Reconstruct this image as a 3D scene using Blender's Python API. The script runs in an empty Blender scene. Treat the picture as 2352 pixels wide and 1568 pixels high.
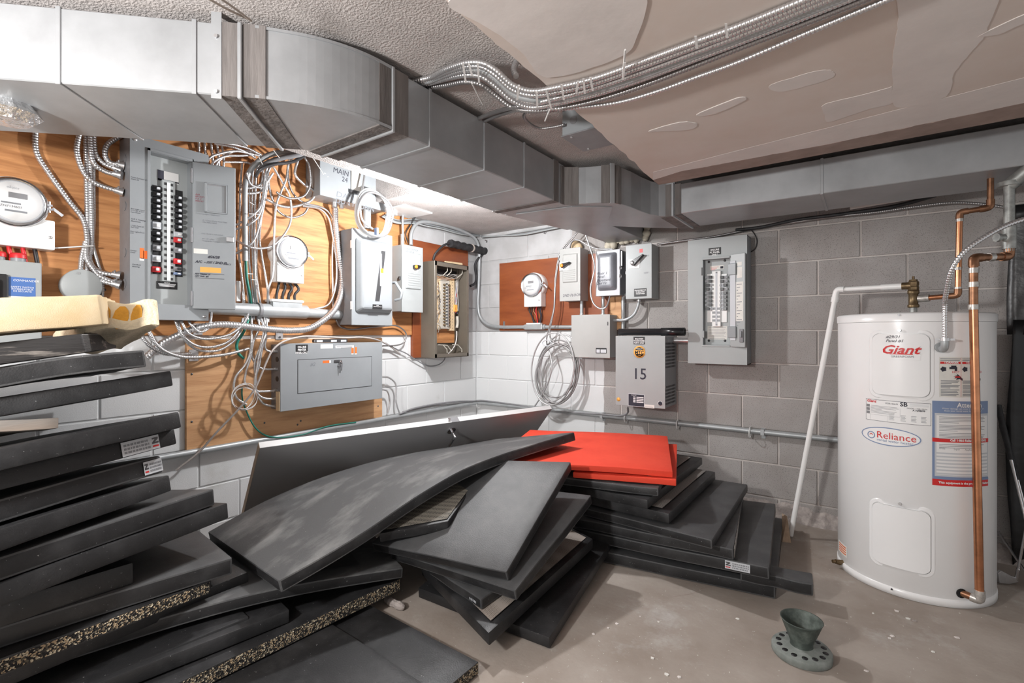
import bpy, bmesh, math, random
from mathutils import Vector, Matrix, noise
random.seed(7)
SC = bpy.context.scene
COL = SC.collection
R = math.radians
V = Vector
# ------------------------------------------------------------------ camera, world, lamps, exposure
CAM = V((2.778, -3.345, 1.10)); FPX = 1128.0; PCX = 1176.0; PYH = 768.0; YAW = 35.6
cd = bpy.data.cameras.new('camera'); cd.sensor_width = 36.0; cd.lens = 36.0 * FPX / 2352.0
cd.shift_y = -(784.0 - PYH) / 2352.0; cd.clip_start = 0.02
cam = bpy.data.objects.new('camera', cd); COL.objects.link(cam)
cam.location = CAM; cam.rotation_euler = (R(90), 0, R(YAW)); SC.camera = cam
w = bpy.data.worlds.new('world'); SC.world = w; w.use_nodes = True
w.node_tree.nodes['Background'].inputs[0].default_value = (0.98, 0.99, 1.0, 1)
w.node_tree.nodes['Background'].inputs[1].default_value = 0.36
def lamp(name, loc, watt, radius, col):
    ld = bpy.data.lights.new(name, 'POINT'); ld.energy = watt; ld.shadow_soft_size = radius; ld.color = col
    lo = bpy.data.objects.new(name, ld); COL.objects.link(lo); lo.location = loc
    return lo
lamp('bulb_light', (0.86, -1.33, 1.775), 40, 0.03, (0.985, 0.99, 1.0))
lamp('lamp_behind_camera', (1.60, -4.02, 1.42), 86, 0.08, (1.0, 0.985, 0.97))  # unseen lamp, set low so it also lights the duct undersides
SC.view_settings.view_transform = 'Standard'; SC.view_settings.look = 'None'
SC.view_settings.gamma = 1.0; SC.view_settings.use_curve_mapping = False
SC.view_settings.exposure = 0.80
# ------------------------------------------------------------------ pixel -> place helpers (photo taken as 2352x1568)
_s, _c = math.sin(R(YAW)), math.cos(R(YAW))
FWD = V((-_s, _c, 0)); RGT = V((_c, _s, 0)); UP = V((0, 0, 1))
def ray(px, py): return FWD + RGT * ((px - PCX) / FPX) + UP * ((PYH - py) / FPX)
def Lp(px, py, off=0.0): d = ray(px, py); return CAM + d * ((off - CAM.x) / d.x)
def Rp(px, py, off=0.0): d = ray(px, py); return CAM + d * ((-off - CAM.y) / d.y)
def Zp(px, py, z): d = ray(px, py); return CAM + d * ((z - CAM.z) / d.z)
def Dp(px, py, dep): return CAM + ray(px, py) * dep
def Pp(px, py, A, B):            # on the upright plane through plan points A and B
    d = ray(px, py); n = V((B[1] - A[1], -(B[0] - A[0]), 0)); a = V((A[0], A[1], 0))
    return CAM + d * ((a - CAM).dot(n) / d.dot(n))
# ------------------------------------------------------------------ materials
MAT = {}
def mat(name, col, rough=0.5, metal=0.0, var=0.0, vscale=6.0, col2=None, bump=0.0, bscale=60.0, stretch=None, emit=0.0, sharp=None, speck=None, spec=0.5, rvar=0.0):
    m = bpy.data.materials.new(name); m.use_nodes = True; nt = m.node_tree; N = nt.nodes; Lk = nt.links
    b = N['Principled BSDF']; b.inputs['Roughness'].default_value = rough; b.inputs['Metallic'].default_value = metal
    b.inputs['Specular IOR Level'].default_value = spec
    b.inputs['Base Color'].default_value = (*col, 1)
    if emit: b.inputs['Emission Color'].default_value = (*col, 1); b.inputs['Emission Strength'].default_value = emit
    need = var or col2 or bump or speck
    if need:
        g = N.new('ShaderNodeNewGeometry'); vec = g.outputs['Position']
        if stretch:
            mp = N.new('ShaderNodeMapping'); mp.inputs['Scale'].default_value = stretch; Lk.new(vec, mp.inputs['Vector']); vec = mp.outputs[0]
    out = None
    if var or col2:
        n = N.new('ShaderNodeTexNoise'); n.inputs['Scale'].default_value = vscale; n.inputs['Detail'].default_value = 6; n.inputs['Roughness'].default_value = 0.62
        Lk.new(vec, n.inputs['Vector'])
        r = N.new('ShaderNodeValToRGB'); e = r.color_ramp.elements
        lo, hi = sharp or (0.32, 0.68); e[0].position = lo; e[1].position = hi
        c2 = col2 or tuple(min(1, c * (1 + var)) for c in col); c1 = col if col2 else tuple(c * (1 - var) for c in col)
        e[0].color = (*c1, 1); e[1].color = (*c2, 1)
        Lk.new(n.outputs['Fac'], r.inputs['Fac']); out = r.outputs['Color']
        if rvar:
            mr = N.new('ShaderNodeMapRange'); mr.inputs[3].default_value = rough - rvar; mr.inputs[4].default_value = rough + rvar
            Lk.new(n.outputs['Fac'], mr.inputs[0]); Lk.new(mr.outputs[0], b.inputs['Roughness'])
    if speck:                                   # (scale, colour, threshold)
        n2 = N.new('ShaderNodeTexNoise'); n2.inputs['Scale'].default_value = speck[0]; n2.inputs['Detail'].default_value = 3
        Lk.new(g.outputs['Position'], n2.inputs['Vector'])
        r2 = N.new('ShaderNodeValToRGB'); e = r2.color_ramp.elements; e[0].position = speck[2]; e[1].position = speck[2] + 0.06
        e[0].color = (0, 0, 0, 1); e[1].color = (1, 1, 1, 1)
        Lk.new(n2.outputs['Fac'], r2.inputs['Fac'])
        mx = N.new('ShaderNodeMix'); mx.data_type = 'RGBA'; Lk.new(r2.outputs['Color'], mx.inputs[0])
        if out: Lk.new(out, mx.inputs[6])
        else: mx.inputs[6].default_value = (*col, 1)
        mx.inputs[7].default_value = (*speck[1], 1); out = mx.outputs[2]
    if out: Lk.new(out, b.inputs['Base Color'])
    if bump:
        nb = N.new('ShaderNodeTexNoise'); nb.inputs['Scale'].default_value = bscale; nb.inputs['Detail'].default_value = 4
        Lk.new(vec, nb.inputs['Vector'])
        bp = N.new('ShaderNodeBump'); bp.inputs['Strength'].default_value = bump; bp.inputs['Distance'].default_value = 0.01
        Lk.new(nb.outputs['Fac'], bp.inputs['Height']); Lk.new(bp.outputs[0], b.inputs['Normal'])
    MAT[name] = m
    return m
mat('galvanised', (0.37, 0.382, 0.395), 0.42, 0.35, 0.12, 5.0, rvar=0.10)
mat('sealant', (0.155, 0.14, 0.133), 0.75, 0, 0.35, 20.0, bump=0.5, bscale=60, stretch=(1, 1, 0.12))
mat('flex_steel', (0.66, 0.66, 0.67), 0.30, 0.85)
mat('flex_dark', (0.34, 0.33, 0.33), 0.36, 0.8)
mat('steel', (0.62, 0.62, 0.63), 0.35, 0.85, 0.12, 25.0)
mat('chrome', (0.75, 0.75, 0.77), 0.16, 1.0)
mat('steel_dark', (0.12, 0.12, 0.125), 0.35, 0.7)
mat('conduit_grey', (0.40, 0.42, 0.43), 0.42, 0.35, 0.10, 14)
mat('enamel_grey', (0.265, 0.282, 0.295), 0.42, 0.0, 0.05, 4.0)
mat('enamel_grey_light', (0.345, 0.365, 0.367), 0.42, 0.0, 0.04, 4.0)
mat('enamel_grey_warm', (0.385, 0.388, 0.378), 0.5, 0.0, 0.04, 5.0)
mat('enamel_slate', (0.20, 0.21, 0.235), 0.35, 0.0, 0.12, 14.0)
mat('enamel_dim', (0.22, 0.22, 0.23), 0.5, 0.0, 0.12, 9.0)
mat('bronze_paint', (0.145, 0.125, 0.10), 0.38, 0.1, 0.08, 6.0)
mat('black', (0.012, 0.012, 0.013), 0.5)
mat('black_gloss', (0.012, 0.012, 0.014), 0.25)
mat('rubber_black', (0.02, 0.02, 0.022), 0.6, 0, 0.5, 30)
mat('ink', (0.03, 0.03, 0.045), 0.8)
mat('ink_faint', (0.17, 0.18, 0.20), 0.8)
mat('ink_red', (0.30, 0.06, 0.09), 0.8)
mat('white', (0.80, 0.80, 0.80), 0.55)
mat('white_gloss', (0.84, 0.84, 0.84), 0.25)
mat('paper', (0.72, 0.71, 0.67), 0.8, 0, 0.06, 30)
mat('label_blue', (0.07, 0.16, 0.42), 0.5)
mat('label_steel_blue', (0.19, 0.26, 0.42), 0.5)
mat('label_orange', (0.85, 0.16, 0.03), 0.5)
mat('label_amber', (0.75, 0.38, 0.08), 0.5)
mat('label_red', (0.62, 0.02, 0.02), 0.45)
mat('red_plastic', (0.62, 0.025, 0.03), 0.4)
mat('orange_plastic', (0.85, 0.27, 0.03), 0.35)
mat('grey_text', (0.24, 0.25, 0.27), 0.7)
mat('grey_pale', (0.55, 0.57, 0.60), 0.6)
mat('plastic_white', (0.78, 0.78, 0.77), 0.35)
mat('pvc_white', (0.82, 0.82, 0.81), 0.32)
mat('plywood', (0.56, 0.26, 0.098), 0.62, 0, 0, 4.2, col2=(0.27, 0.095, 0.026), bump=0.10, bscale=26, stretch=(1.0, 0.62, 8.0), sharp=(0.40, 0.74))
mat('plywood_pale', (0.62, 0.355, 0.178), 0.65, 0, 0, 4.0, col2=(0.36, 0.165, 0.064), bump=0.10, bscale=26, stretch=(1.0, 0.62, 7.0), sharp=(0.42, 0.80))
mat('plywood_red', (0.30, 0.085, 0.028), 0.36, 0, 0, 3.0, col2=(0.20, 0.05, 0.018), stretch=(0.8, 1, 4.0))
mat('wood_edge', (0.42, 0.31, 0.22), 0.7, 0, 0.2, 30, stretch=(1, 1, 0.2))
mat('wood_dim', (0.30, 0.23, 0.20), 0.75, 0, 0.15, 12)
mat('ceiling_stipple', (0.47, 0.435, 0.42), 0.95, 0, 0.10, 9, bump=0.65, bscale=150)
mat('ceiling_smooth', (0.44, 0.41, 0.39), 0.9, 0, 0.12, 4, bump=0.15, bscale=40)
mat('drywall', (0.63, 0.545, 0.49), 0.9, 0, 0, 2.3, col2=(0.66, 0.59, 0.545), sharp=(0.42, 0.60), bump=0.05, bscale=18)
mat('drywall_mud', (0.69, 0.645, 0.62), 0.9, 0, 0.06, 6, bump=0.10, bscale=22)
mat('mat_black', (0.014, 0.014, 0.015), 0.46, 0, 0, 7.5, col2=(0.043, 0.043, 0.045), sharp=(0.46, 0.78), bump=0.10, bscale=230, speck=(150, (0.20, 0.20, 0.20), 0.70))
mat('mat_top', (0.050, 0.051, 0.0535), 0.52, 0, 0, 7.0, col2=(0.090, 0.091, 0.093), sharp=(0.40, 0.80), bump=0.12, bscale=260, speck=(160, (0.25, 0.25, 0.25), 0.73))  # paler copy of mat_black: light on the upper faces put into the colour
mat('mat_dusty_lit', (0.066, 0.067, 0.069), 0.58, 0, 0, 4.2, col2=(0.20, 0.20, 0.196), sharp=(0.50, 0.80), bump=0.14, bscale=240, stretch=(2.4, 1.0, 1.0), speck=(150, (0.30, 0.30, 0.30), 0.72))  # dust streaks, with light on the mat tops put into the grey
mat('mat_worn', (0.035, 0.033, 0.033), 0.6, 0, 0, 10, col2=(0.33, 0.30, 0.27), sharp=(0.54, 0.66), bump=0.3, bscale=40, stretch=(1.2, 0.5, 5))
mat('mat_wood', (0.30, 0.28, 0.26), 0.7, 0, 0, 6, col2=(0.42, 0.34, 0.28), bump=0.1, bscale=40, stretch=(1, .4, 4))
mat('fabric_red', (0.80, 0.068, 0.030), 0.8, 0, 0, 5, col2=(0.72, 0.050, 0.022), bump=0.1, bscale=250, speck=(140, (0.80, 0.10, 0.05), 0.72))
mat('foam_cream', (0.74, 0.565, 0.33), 0.95, 0, 0, 9, col2=(0.80, 0.67, 0.47), bump=0.12, bscale=420)
mat('foam_pale', (0.80, 0.69, 0.50), 0.95, 0, 0.07, 30, bump=0.6, bscale=60)
mat('foam_amber', (0.74, 0.36, 0.05), 0.95, 0, 0.18, 25, bump=0.4, bscale=60)
mat('door_grey', (0.30, 0.30, 0.305), 0.5, 0, 0.03, 3)
mat('door_edge', (0.62, 0.62, 0.62), 0.55)
mat('enamel_white', (0.84, 0.842, 0.845), 0.26, 0, 0.02, 3)
mat('copper', (0.62, 0.28, 0.15), 0.30, 1.0, 0.22, 14)
mat('copper_dull', (0.30, 0.155, 0.09), 0.42, 0.9, 0.35, 25)
mat('solder', (0.55, 0.53, 0.50), 0.4, 0.7, 0.3, 60)
mat('brass_dull', (0.19, 0.135, 0.075), 0.42, 0.8, 0.3, 40)
mat('galv_pipe', (0.33, 0.34, 0.33), 0.5, 0.6, 0.35, 25)
mat('patina', (0.060, 0.075, 0.066), 0.62, 0.25, 0, 22, col2=(0.17, 0.20, 0.18), sharp=(0.45, 0.75))
mat('patina_light', (0.17, 0.19, 0.175), 0.7, 0.1, 0, 22, col2=(0.27, 0.29, 0.275), sharp=(0.4, 0.7))
mat('green_wire', (0.02, 0.20, 0.15), 0.45)
mat('tan_wire', (0.42, 0.37, 0.33), 0.6)
mat('grey_cord', (0.42, 0.38, 0.36), 0.6)
mat('wire_white', (0.72, 0.71, 0.70), 0.5)
mat('tie_white', (0.76, 0.76, 0.75), 0.45)
mat('foil', (0.75, 0.75, 0.75), 0.25, 0.9, 0.15, 40, bump=1.0, bscale=60)
mat('spray_foam', (0.52, 0.47, 0.38), 0.8, 0, 0.2, 25)
mat('rubble', (0.36, 0.32, 0.30), 0.95, 0, 0.25, 30, bump=0.6, bscale=80)
mat('terminal_cream', (0.66, 0.50, 0.31), 0.6, 0, 0.08, 30)
mat('terminal_grey', (0.50, 0.47, 0.41), 0.6, 0, 0.1, 30)
mat('bulb_lit', (1, 0.98, 0.95), 0.3, emit=45)
mat('black_sheet', (0.011, 0.011, 0.012), 0.33, 0, 0.4, 5, bump=0.25, bscale=14)
def glass():
    m = bpy.data.materials.new('meter_glass'); m.use_nodes = True; N = m.node_tree.nodes; Lk = m.node_tree.links
    t = N.new('ShaderNodeBsdfTransparent'); g = N.new('ShaderNodeBsdfGlossy'); g.inputs['Roughness'].default_value = 0.08
    f = N.new('ShaderNodeLayerWeight'); f.inputs['Blend'].default_value = 0.12
    mx = N.new('ShaderNodeMixShader'); Lk.new(f.outputs['Fresnel'], mx.inputs[0]); Lk.new(t.outputs[0], mx.inputs[1]); Lk.new(g.outputs[0], mx.inputs[2])
    Lk.new(mx.outputs[0], N['Material Output'].inputs[0]); MAT['meter_glass'] = m
glass()
def block_mat(name, dark, light, speckle):   # masonry: bare block, white paint below the course at 1.12 m around the corner
    m = bpy.data.materials.new(name); m.use_nodes = True; nt = m.node_tree; N = nt.nodes; Lk = nt.links
    b = N['Principled BSDF']; b.inputs['Roughness'].default_value = 0.92
    g = N.new('ShaderNodeNewGeometry'); sp = N.new('ShaderNodeSeparateXYZ'); Lk.new(g.outputs['Position'], sp.inputs[0])
    n = N.new('ShaderNodeTexNoise'); n.inputs['Scale'].default_value = 4; n.inputs['Detail'].default_value = 8; Lk.new(g.outputs['Position'], n.inputs['Vector'])
    r = N.new('ShaderNodeValToRGB'); e = r.color_ramp.elements; e[0].position = .35; e[1].position = .68
    e[0].color = (*dark, 1); e[1].color = (*light, 1); Lk.new(n.outputs['Fac'], r.inputs[0])
    n2 = N.new('ShaderNodeTexNoise'); n2.inputs['Scale'].default_value = 230; n2.inputs['Detail'].default_value = 3; Lk.new(g.outputs['Position'], n2.inputs['Vector'])
    r2 = N.new('ShaderNodeValToRGB'); e = r2.color_ramp.elements; e[0].position = .30; e[1].position = .44
    e[0].color = (speckle,) * 3 + (1,); e[1].color = (1, 1, 1, 1); Lk.new(n2.outputs['Fac'], r2.inputs[0])
    mu = N.new('ShaderNodeMix'); mu.data_type = 'RGBA'; mu.blend_type = 'MULTIPLY'; mu.inputs[0].default_value = 1
    Lk.new(r.outputs[0], mu.inputs[6]); Lk.new(r2.outputs[0], mu.inputs[7])
    def cmp(sock, op, val):
        k = N.new('ShaderNodeMath'); k.operation = op; Lk.new(sock, k.inputs[0]); k.inputs[1].default_value = val; return k.outputs[0]
    a = cmp(sp.outputs['Z'], 'LESS_THAN', 1.122)
    wob = N.new('ShaderNodeMath'); wob.operation = 'MULTIPLY_ADD'; Lk.new(n.outputs['Fac'], wob.inputs[0]); wob.inputs[1].default_value = 0.05; Lk.new(sp.outputs['X'], wob.inputs[2])
    c = cmp(wob.outputs[0], 'LESS_THAN', 1.245)
    an = N.new('ShaderNodeMath'); an.operation = 'MULTIPLY'; Lk.new(a, an.inputs[0]); Lk.new(c, an.inputs[1])
    # paler grey-white tone above it near the corner
    d = cmp(sp.outputs['X'], 'LESS_THAN', 0.95)
    ws = N.new('ShaderNodeMix'); ws.data_type = 'RGBA'; Lk.new(d, ws.inputs[0]); Lk.new(mu.outputs[2], ws.inputs[6])
    rw = N.new('ShaderNodeValToRGB'); e = rw.color_ramp.elements; e[0].position = .38; e[1].position = .6; e[0].color = (.40, .395, .395, 1); e[1].color = (.50, .50, .505, 1)
    Lk.new(n.outputs['Fac'], rw.inputs[0]); Lk.new(rw.outputs[0], ws.inputs[7])
    pw = N.new('ShaderNodeValToRGB'); e = pw.color_ramp.elements; e[0].position = .26; e[1].position = .36; e[0].color = (.60, .60, .59, 1); e[1].color = (.70, .71, .715, 1)
    Lk.new(n.outputs['Fac'], pw.inputs[0])
    fx = N.new('ShaderNodeMix'); fx.data_type = 'RGBA'; Lk.new(an.outputs[0], fx.inputs[0]); Lk.new(ws.outputs[2], fx.inputs[6]); Lk.new(pw.outputs[0], fx.inputs[7])
    Lk.new(fx.outputs[2], b.inputs['Base Color'])
    bp = N.new('ShaderNodeBump'); bp.inputs['Strength'].default_value = 0.22; bp.inputs['Distance'].default_value = 0.003; Lk.new(n2.outputs['Fac'], bp.inputs['Height']); Lk.new(bp.outputs[0], b.inputs['Normal'])
    MAT[name] = m
block_mat('block', (0.325, 0.302, 0.288), (0.395, 0.376, 0.366), .5)
block_mat('mortar', (0.54, 0.495, 0.47), (0.60, 0.56, 0.53), .85)
def floor_mat():
    m = bpy.data.materials.new('concrete'); m.use_nodes = True; nt = m.node_tree; N = nt.nodes; Lk = nt.links
    b = N['Principled BSDF']; b.inputs['Roughness'].default_value = 0.8
    g = N.new('ShaderNodeNewGeometry')
    def no(sc, det=6, ro=.6):
        n = N.new('ShaderNodeTexNoise'); n.inputs['Scale'].default_value = sc; n.inputs['Detail'].default_value = det; n.inputs['Roughness'].default_value = ro
        Lk.new(g.outputs['Position'], n.inputs['Vector']); return n.outputs['Fac']
    def ramp(f, p0, c0, p1, c1):
        r = N.new('ShaderNodeValToRGB'); e = r.color_ramp.elements; e[0].position = p0; e[1].position = p1; e[0].color = (*c0, 1); e[1].color = (*c1, 1); Lk.new(f, r.inputs[0]); return r.outputs[0]
    def mix(f, a, c):
        x = N.new('ShaderNodeMix'); x.data_type = 'RGBA'; Lk.new(f, x.inputs[0]); Lk.new(a, x.inputs[6]); Lk.new(c, x.inputs[7]); return x.outputs[2]
    base = ramp(no(3.0, 8), .35, (.285, .24, .205), .66, (.385, .34, .302))
    rust = ramp(no(2.1, 3), .66, (0, 0, 0), .78, (.55, .55, .55)); rc = ramp(no(9), 0, (.30, .15, .09), 1, (.33, .20, .13))
    dust = ramp(no(2.6, 10, .72), .56, (0, 0, 0), .74, (.8, .8, .8)); dc = ramp(no(60), .2, (.42, .40, .385), .8, (.60, .59, .57))
    dots = ramp(no(75, 2), .70, (0, 0, 0), .74, (1, 1, 1)); wc = ramp(no(3), 0, (.6, .58, .55), 1, (.62, .6, .57))
    c = mix(dots, mix(dust, mix(rust, base, rc), dc), wc)
    Lk.new(c, b.inputs['Base Color'])
    bp = N.new('ShaderNodeBump'); bp.inputs['Strength'].default_value = 0.25; bp.inputs['Distance'].default_value = 0.006; Lk.new(no(28, 8), bp.inputs['Height']); Lk.new(bp.outputs[0], b.inputs['Normal'])
    MAT['concrete'] = m
floor_mat()
def rebond_mat():
    m = bpy.data.materials.new('rebond_foam'); m.use_nodes = True; nt = m.node_tree; N = nt.nodes; Lk = nt.links
    b = N['Principled BSDF']; b.inputs['Roughness'].default_value = 0.95
    g = N.new('ShaderNodeNewGeometry'); v = N.new('ShaderNodeTexVoronoi'); v.inputs['Scale'].default_value = 230; Lk.new(g.outputs['Position'], v.inputs['Vector'])
    r = N.new('ShaderNodeValToRGB'); r.color_ramp.interpolation = 'CONSTANT'; els = r.color_ramp.elements
    els[0].position = 0; els[0].color = (.012, .011, .011, 1); els[1].position = .40; els[1].color = (.36, .27, .17, 1)
    for p, c in ((.60, (.10, .085, .06)), (.72, (.48, .42, .31)), (.88, (.04, .035, .03))):
        q = els.new(p); q.color = (*c, 1)
    sp = N.new('ShaderNodeSeparateColor'); Lk.new(v.outputs['Color'], sp.inputs[0]); Lk.new(sp.outputs[0], r.inputs[0]); Lk.new(r.outputs[0], b.inputs['Base Color'])
    bp = N.new('ShaderNodeBump'); bp.inputs['Strength'].default_value = .8; bp.inputs['Distance'].default_value = .006; Lk.new(v.outputs['Distance'], bp.inputs['Height']); Lk.new(bp.outputs[0], b.inputs['Normal'])
    MAT['rebond_foam'] = m
rebond_mat()
def mesh_cloth_mat(name, c1, c2, sc):
    m = bpy.data.materials.new(name); m.use_nodes = True; nt = m.node_tree; N = nt.nodes; Lk = nt.links
    b = N['Principled BSDF']; b.inputs['Roughness'].default_value = 0.8
    g = N.new('ShaderNodeNewGeometry'); v = N.new('ShaderNodeTexVoronoi'); v.inputs['Scale'].default_value = sc; v.inputs['Randomness'].default_value = 0.08; Lk.new(g.outputs['Position'], v.inputs['Vector'])
    r = N.new('ShaderNodeValToRGB'); e = r.color_ramp.elements; e[0].position = .30; e[1].position = .46; e[0].color = (*c2, 1); e[1].color = (*c1, 1)
    Lk.new(v.outputs['Distance'], r.inputs[0]); Lk.new(r.outputs[0], b.inputs['Base Color']); MAT[name] = m
mesh_cloth_mat('mesh_grey', (.30, .28, .26), (.085, .08, .075), 150)
mesh_cloth_mat('mesh_tan', (.33, .29, .255), (.16, .135, .115), 150)
mesh_cloth_mat('mesh_dark', (.16, .145, .12), (.03, .028, .025), 150)
# ------------------------------------------------------------------ mesh builder
WORLD = {}                       # object -> world point its mesh is measured from
MAPS = {None: lambda p: V(p), 'L': lambda p: V((p[2], p[0], p[1])), 'R': lambda p: V((p[0], -p[2], p[1]))}
class B:
    """Collects shapes. wall 'L'/'R': coordinates are (along the wall, height, out of the wall)."""
    def __init__(s, wall=None): s.v = []; s.f = []; s.w = MAPS[wall]; s.smooth = []; s.mi = None
    def add(s, vs, fs, smooth=False, raw=False):
        o = len(s.v); s.v += [V(p) if raw else s.w(p) for p in vs]; s.f += [tuple(i + o for i in f) for f in fs]; s.smooth += [smooth] * len(fs); return s
    def box(s, a0, a1, b0, b1, c0, c1):
        s.add([(a, b, c) for a in (a0, a1) for b in (b0, b1) for c in (c0, c1)],
              [(0, 1, 3, 2), (4, 6, 7, 5), (0, 4, 5, 1), (2, 3, 7, 6), (0, 2, 6, 4), (1, 5, 7, 3)]); return s
    def prism(s, poly, c0, c1):                       # polygon in (a, b), swept along c
        n = len(poly); s.add([(p[0], p[1], c0) for p in poly] + [(p[0], p[1], c1) for p in poly],
              [tuple(range(n))[::-1], tuple(range(n, 2 * n))] + [(i, (i + 1) % n, n + (i + 1) % n, n + i) for i in range(n)]); return s
    def frust(s, a0, a1, b0, b1, c0, ins, c1):         # raised pad with sloping sides
        s.add([(a0, b0, c0), (a1, b0, c0), (a1, b1, c0), (a0, b1, c0), (a0 + ins, b0 + ins, c1), (a1 - ins, b0 + ins, c1), (a1 - ins, b1 - ins, c1), (a0 + ins, b1 - ins, c1)],
              [(3, 2, 1, 0), (4, 5, 6, 7), (0, 1, 5, 4), (1, 2, 6, 5), (2, 3, 7, 6), (3, 0, 4, 7)]); return s
    def lathe(s, prof, cen, axis='c', seg=24, smooth=True, arc=None):   # prof: (radius, along axis)
        n = len(prof); vs = []
        ax = {'a': 0, 'b': 1, 'c': 2}[axis]; u, w_ = [(1, 2), (2, 0), (0, 1)][ax]
        for k in range(seg):
            t = 2 * math.pi * k / seg
            for r, h in prof:
                p = list(cen); p[ax] += h; p[u] += r * math.cos(t); p[w_] += r * math.sin(t); vs.append(p)
        fs = [(k * n + i, ((k + 1) % seg) * n + i, ((k + 1) % seg) * n + i + 1, k * n + i + 1) for k in range(seg) for i in range(n - 1)]
        s.add(vs, fs, smooth)
        if prof[0][0] > 1e-6: s.add([vs[k * n] for k in range(seg)], [tuple(range(seg))[::-1]])
        if prof[-1][0] > 1e-6: s.add([vs[k * n + n - 1] for k in range(seg)], [tuple(range(seg))])
        return s
    def cyl(s, cen, r, h, axis='c', seg=16, r2=None): return s.lathe([(r, 0), (r if r2 is None else r2, h)], cen, axis, seg)
    def tube(s, pts, r, seg=8, ring=None, closed=False, raw=True, caps=True):
        """ring = pitch of spiral ribs, or None for a smooth tube."""
        P = [V(p) if raw else s.w(p) for p in pts]; n = len(P)
        T = [(P[min(i + 1, n - 1)] - P[max(i - 1, 0)]).normalized() for i in range(n)]
        if closed: T = [(P[(i + 1) % n] - P[i - 1]).normalized() for i in range(n)]
        nrm = T[0].cross(UP if abs(T[0].z) < .9 else V((1, 0, 0))).normalized(); vs = []
        for i in range(n):
            nrm = (nrm - T[i] * nrm.dot(T[i])); nrm = nrm.normalized() if nrm.length > 1e-9 else T[i].orthogonal().normalized()
            bi = T[i].cross(nrm)
            rr = r if not callable(r) else r(i / max(1, n - 1))
            if ring: rr *= (1.0, .96, .84, .92)[i % 4]
            vs += [P[i] + (nrm * math.cos(2 * math.pi * k / seg) + bi * math.sin(2 * math.pi * k / seg)) * rr for k in range(seg)]
        fs = [(i * seg + k, i * seg + (k + 1) % seg, (i + 1) % n * seg + (k + 1) % seg, (i + 1) % n * seg + k) for i in range(n if closed else n - 1) for k in range(seg)]
        s.add(vs, fs, True, raw=True)
        if caps and not closed: s.add(vs[:seg], [tuple(range(seg))[::-1]], raw=True); s.add(vs[-seg:], [tuple(range(seg))], raw=True)
        return s
    def slab(s, quad, t, nrm=None):                    # quad of 4 world points -> thin plate of thickness t
        q = [V(p) for p in quad]; n = (q[1] - q[0]).cross(q[3] - q[0]).normalized() if nrm is None else V(nrm).normalized()
        s.add(q + [p - n * t for p in q], [(0, 1, 2, 3), (7, 6, 5, 4)] + [(i, i + 4, (i + 1) % 4 + 4, (i + 1) % 4) for i in range(4)], raw=True); return s
def spline(pts, step):
    P = [V(p) for p in pts]
    if len(P) == 2: Q = [P[0].lerp(P[1], i / 20) for i in range(21)]
    else:
        E = [P[0] * 2 - P[1]] + P + [P[-1] * 2 - P[-2]]; Q = []
        for i in range(1, len(E) - 2):
            a, b, c, d = E[i - 1], E[i], E[i + 1], E[i + 2]
            for k in range(14):
                t = k / 14; Q.append(.5 * ((2 * b) + (c - a) * t + (2 * a - 5 * b + 4 * c - d) * t * t + (3 * b - a - 3 * c + d) * t ** 3))
        Q.append(P[-1])
    L = [0]
    for i in range(1, len(Q)): L.append(L[-1] + (Q[i] - Q[i - 1]).length)
    n = max(4, int(L[-1] / step)); out = []; j = 0
    for i in range(n + 1):
        d = L[-1] * i / n
        while j < len(L) - 2 and L[j + 1] < d: j += 1
        s = (d - L[j]) / max(1e-9, L[j + 1] - L[j]); out.append(Q[j].lerp(Q[j + 1], min(1, max(0, s))))
    return out
def root_of(o):
    while o.parent: o = o.parent
    return o
def obj(name, b, m, parent=None, bevel=0.0, bseg=1, merge=False):
    if parent is not None: base = WORLD[root_of(parent)]
    else:
        lo = [min(v[i] for v in b.v) for i in range(3)]; hi = [max(v[i] for v in b.v) for i in range(3)]
        base = V(((lo[0] + hi[0]) / 2, (lo[1] + hi[1]) / 2, lo[2]))
    me = bpy.data.meshes.new(name); me.from_pydata([tuple(v - base) for v in b.v], [], b.f)
    me.polygons.foreach_set('use_smooth', b.smooth)
    if b.mi: me.polygons.foreach_set('material_index', b.mi)
    bm = bmesh.new(); bm.from_mesh(me)
    if merge: bmesh.ops.remove_doubles(bm, verts=bm.verts, dist=1e-5)
    bmesh.ops.recalc_face_normals(bm, faces=bm.faces)
    if bevel:
        es = [e for e in bm.edges if len(e.link_faces) == 2 and e.calc_face_angle(0) > 0.6]
        bmesh.ops.bevel(bm, geom=es, offset=bevel, segments=bseg, affect='EDGES', clamp_overlap=True, profile=0.6)
    bm.to_mesh(me); bm.free()
    for x in (m if isinstance(m, (list, tuple)) else [m]): me.materials.append(MAT[x])
    o = bpy.data.objects.new(name, me); COL.objects.link(o)
    if parent is not None: o.parent = parent
    else: o.location = base; WORLD[o] = base
    return o
def tag(o, label=None, cat=None, group=None, kind=None):
    if label: o['label'] = label
    if cat: o['category'] = cat
    if group: o['group'] = group
    if kind: o['kind'] = kind
    return o
def thing(name, loc, label, cat, group=None):
    o = bpy.data.objects.new(name, None); COL.objects.link(o); o.location = loc; o.empty_display_size = .05
    WORLD[o] = V(loc); return tag(o, label, cat, group)
def wthing(name, wall, a, b, label, cat, group=None): return thing(name, MAPS[wall]((a, b, 0)), label, cat, group)
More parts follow.
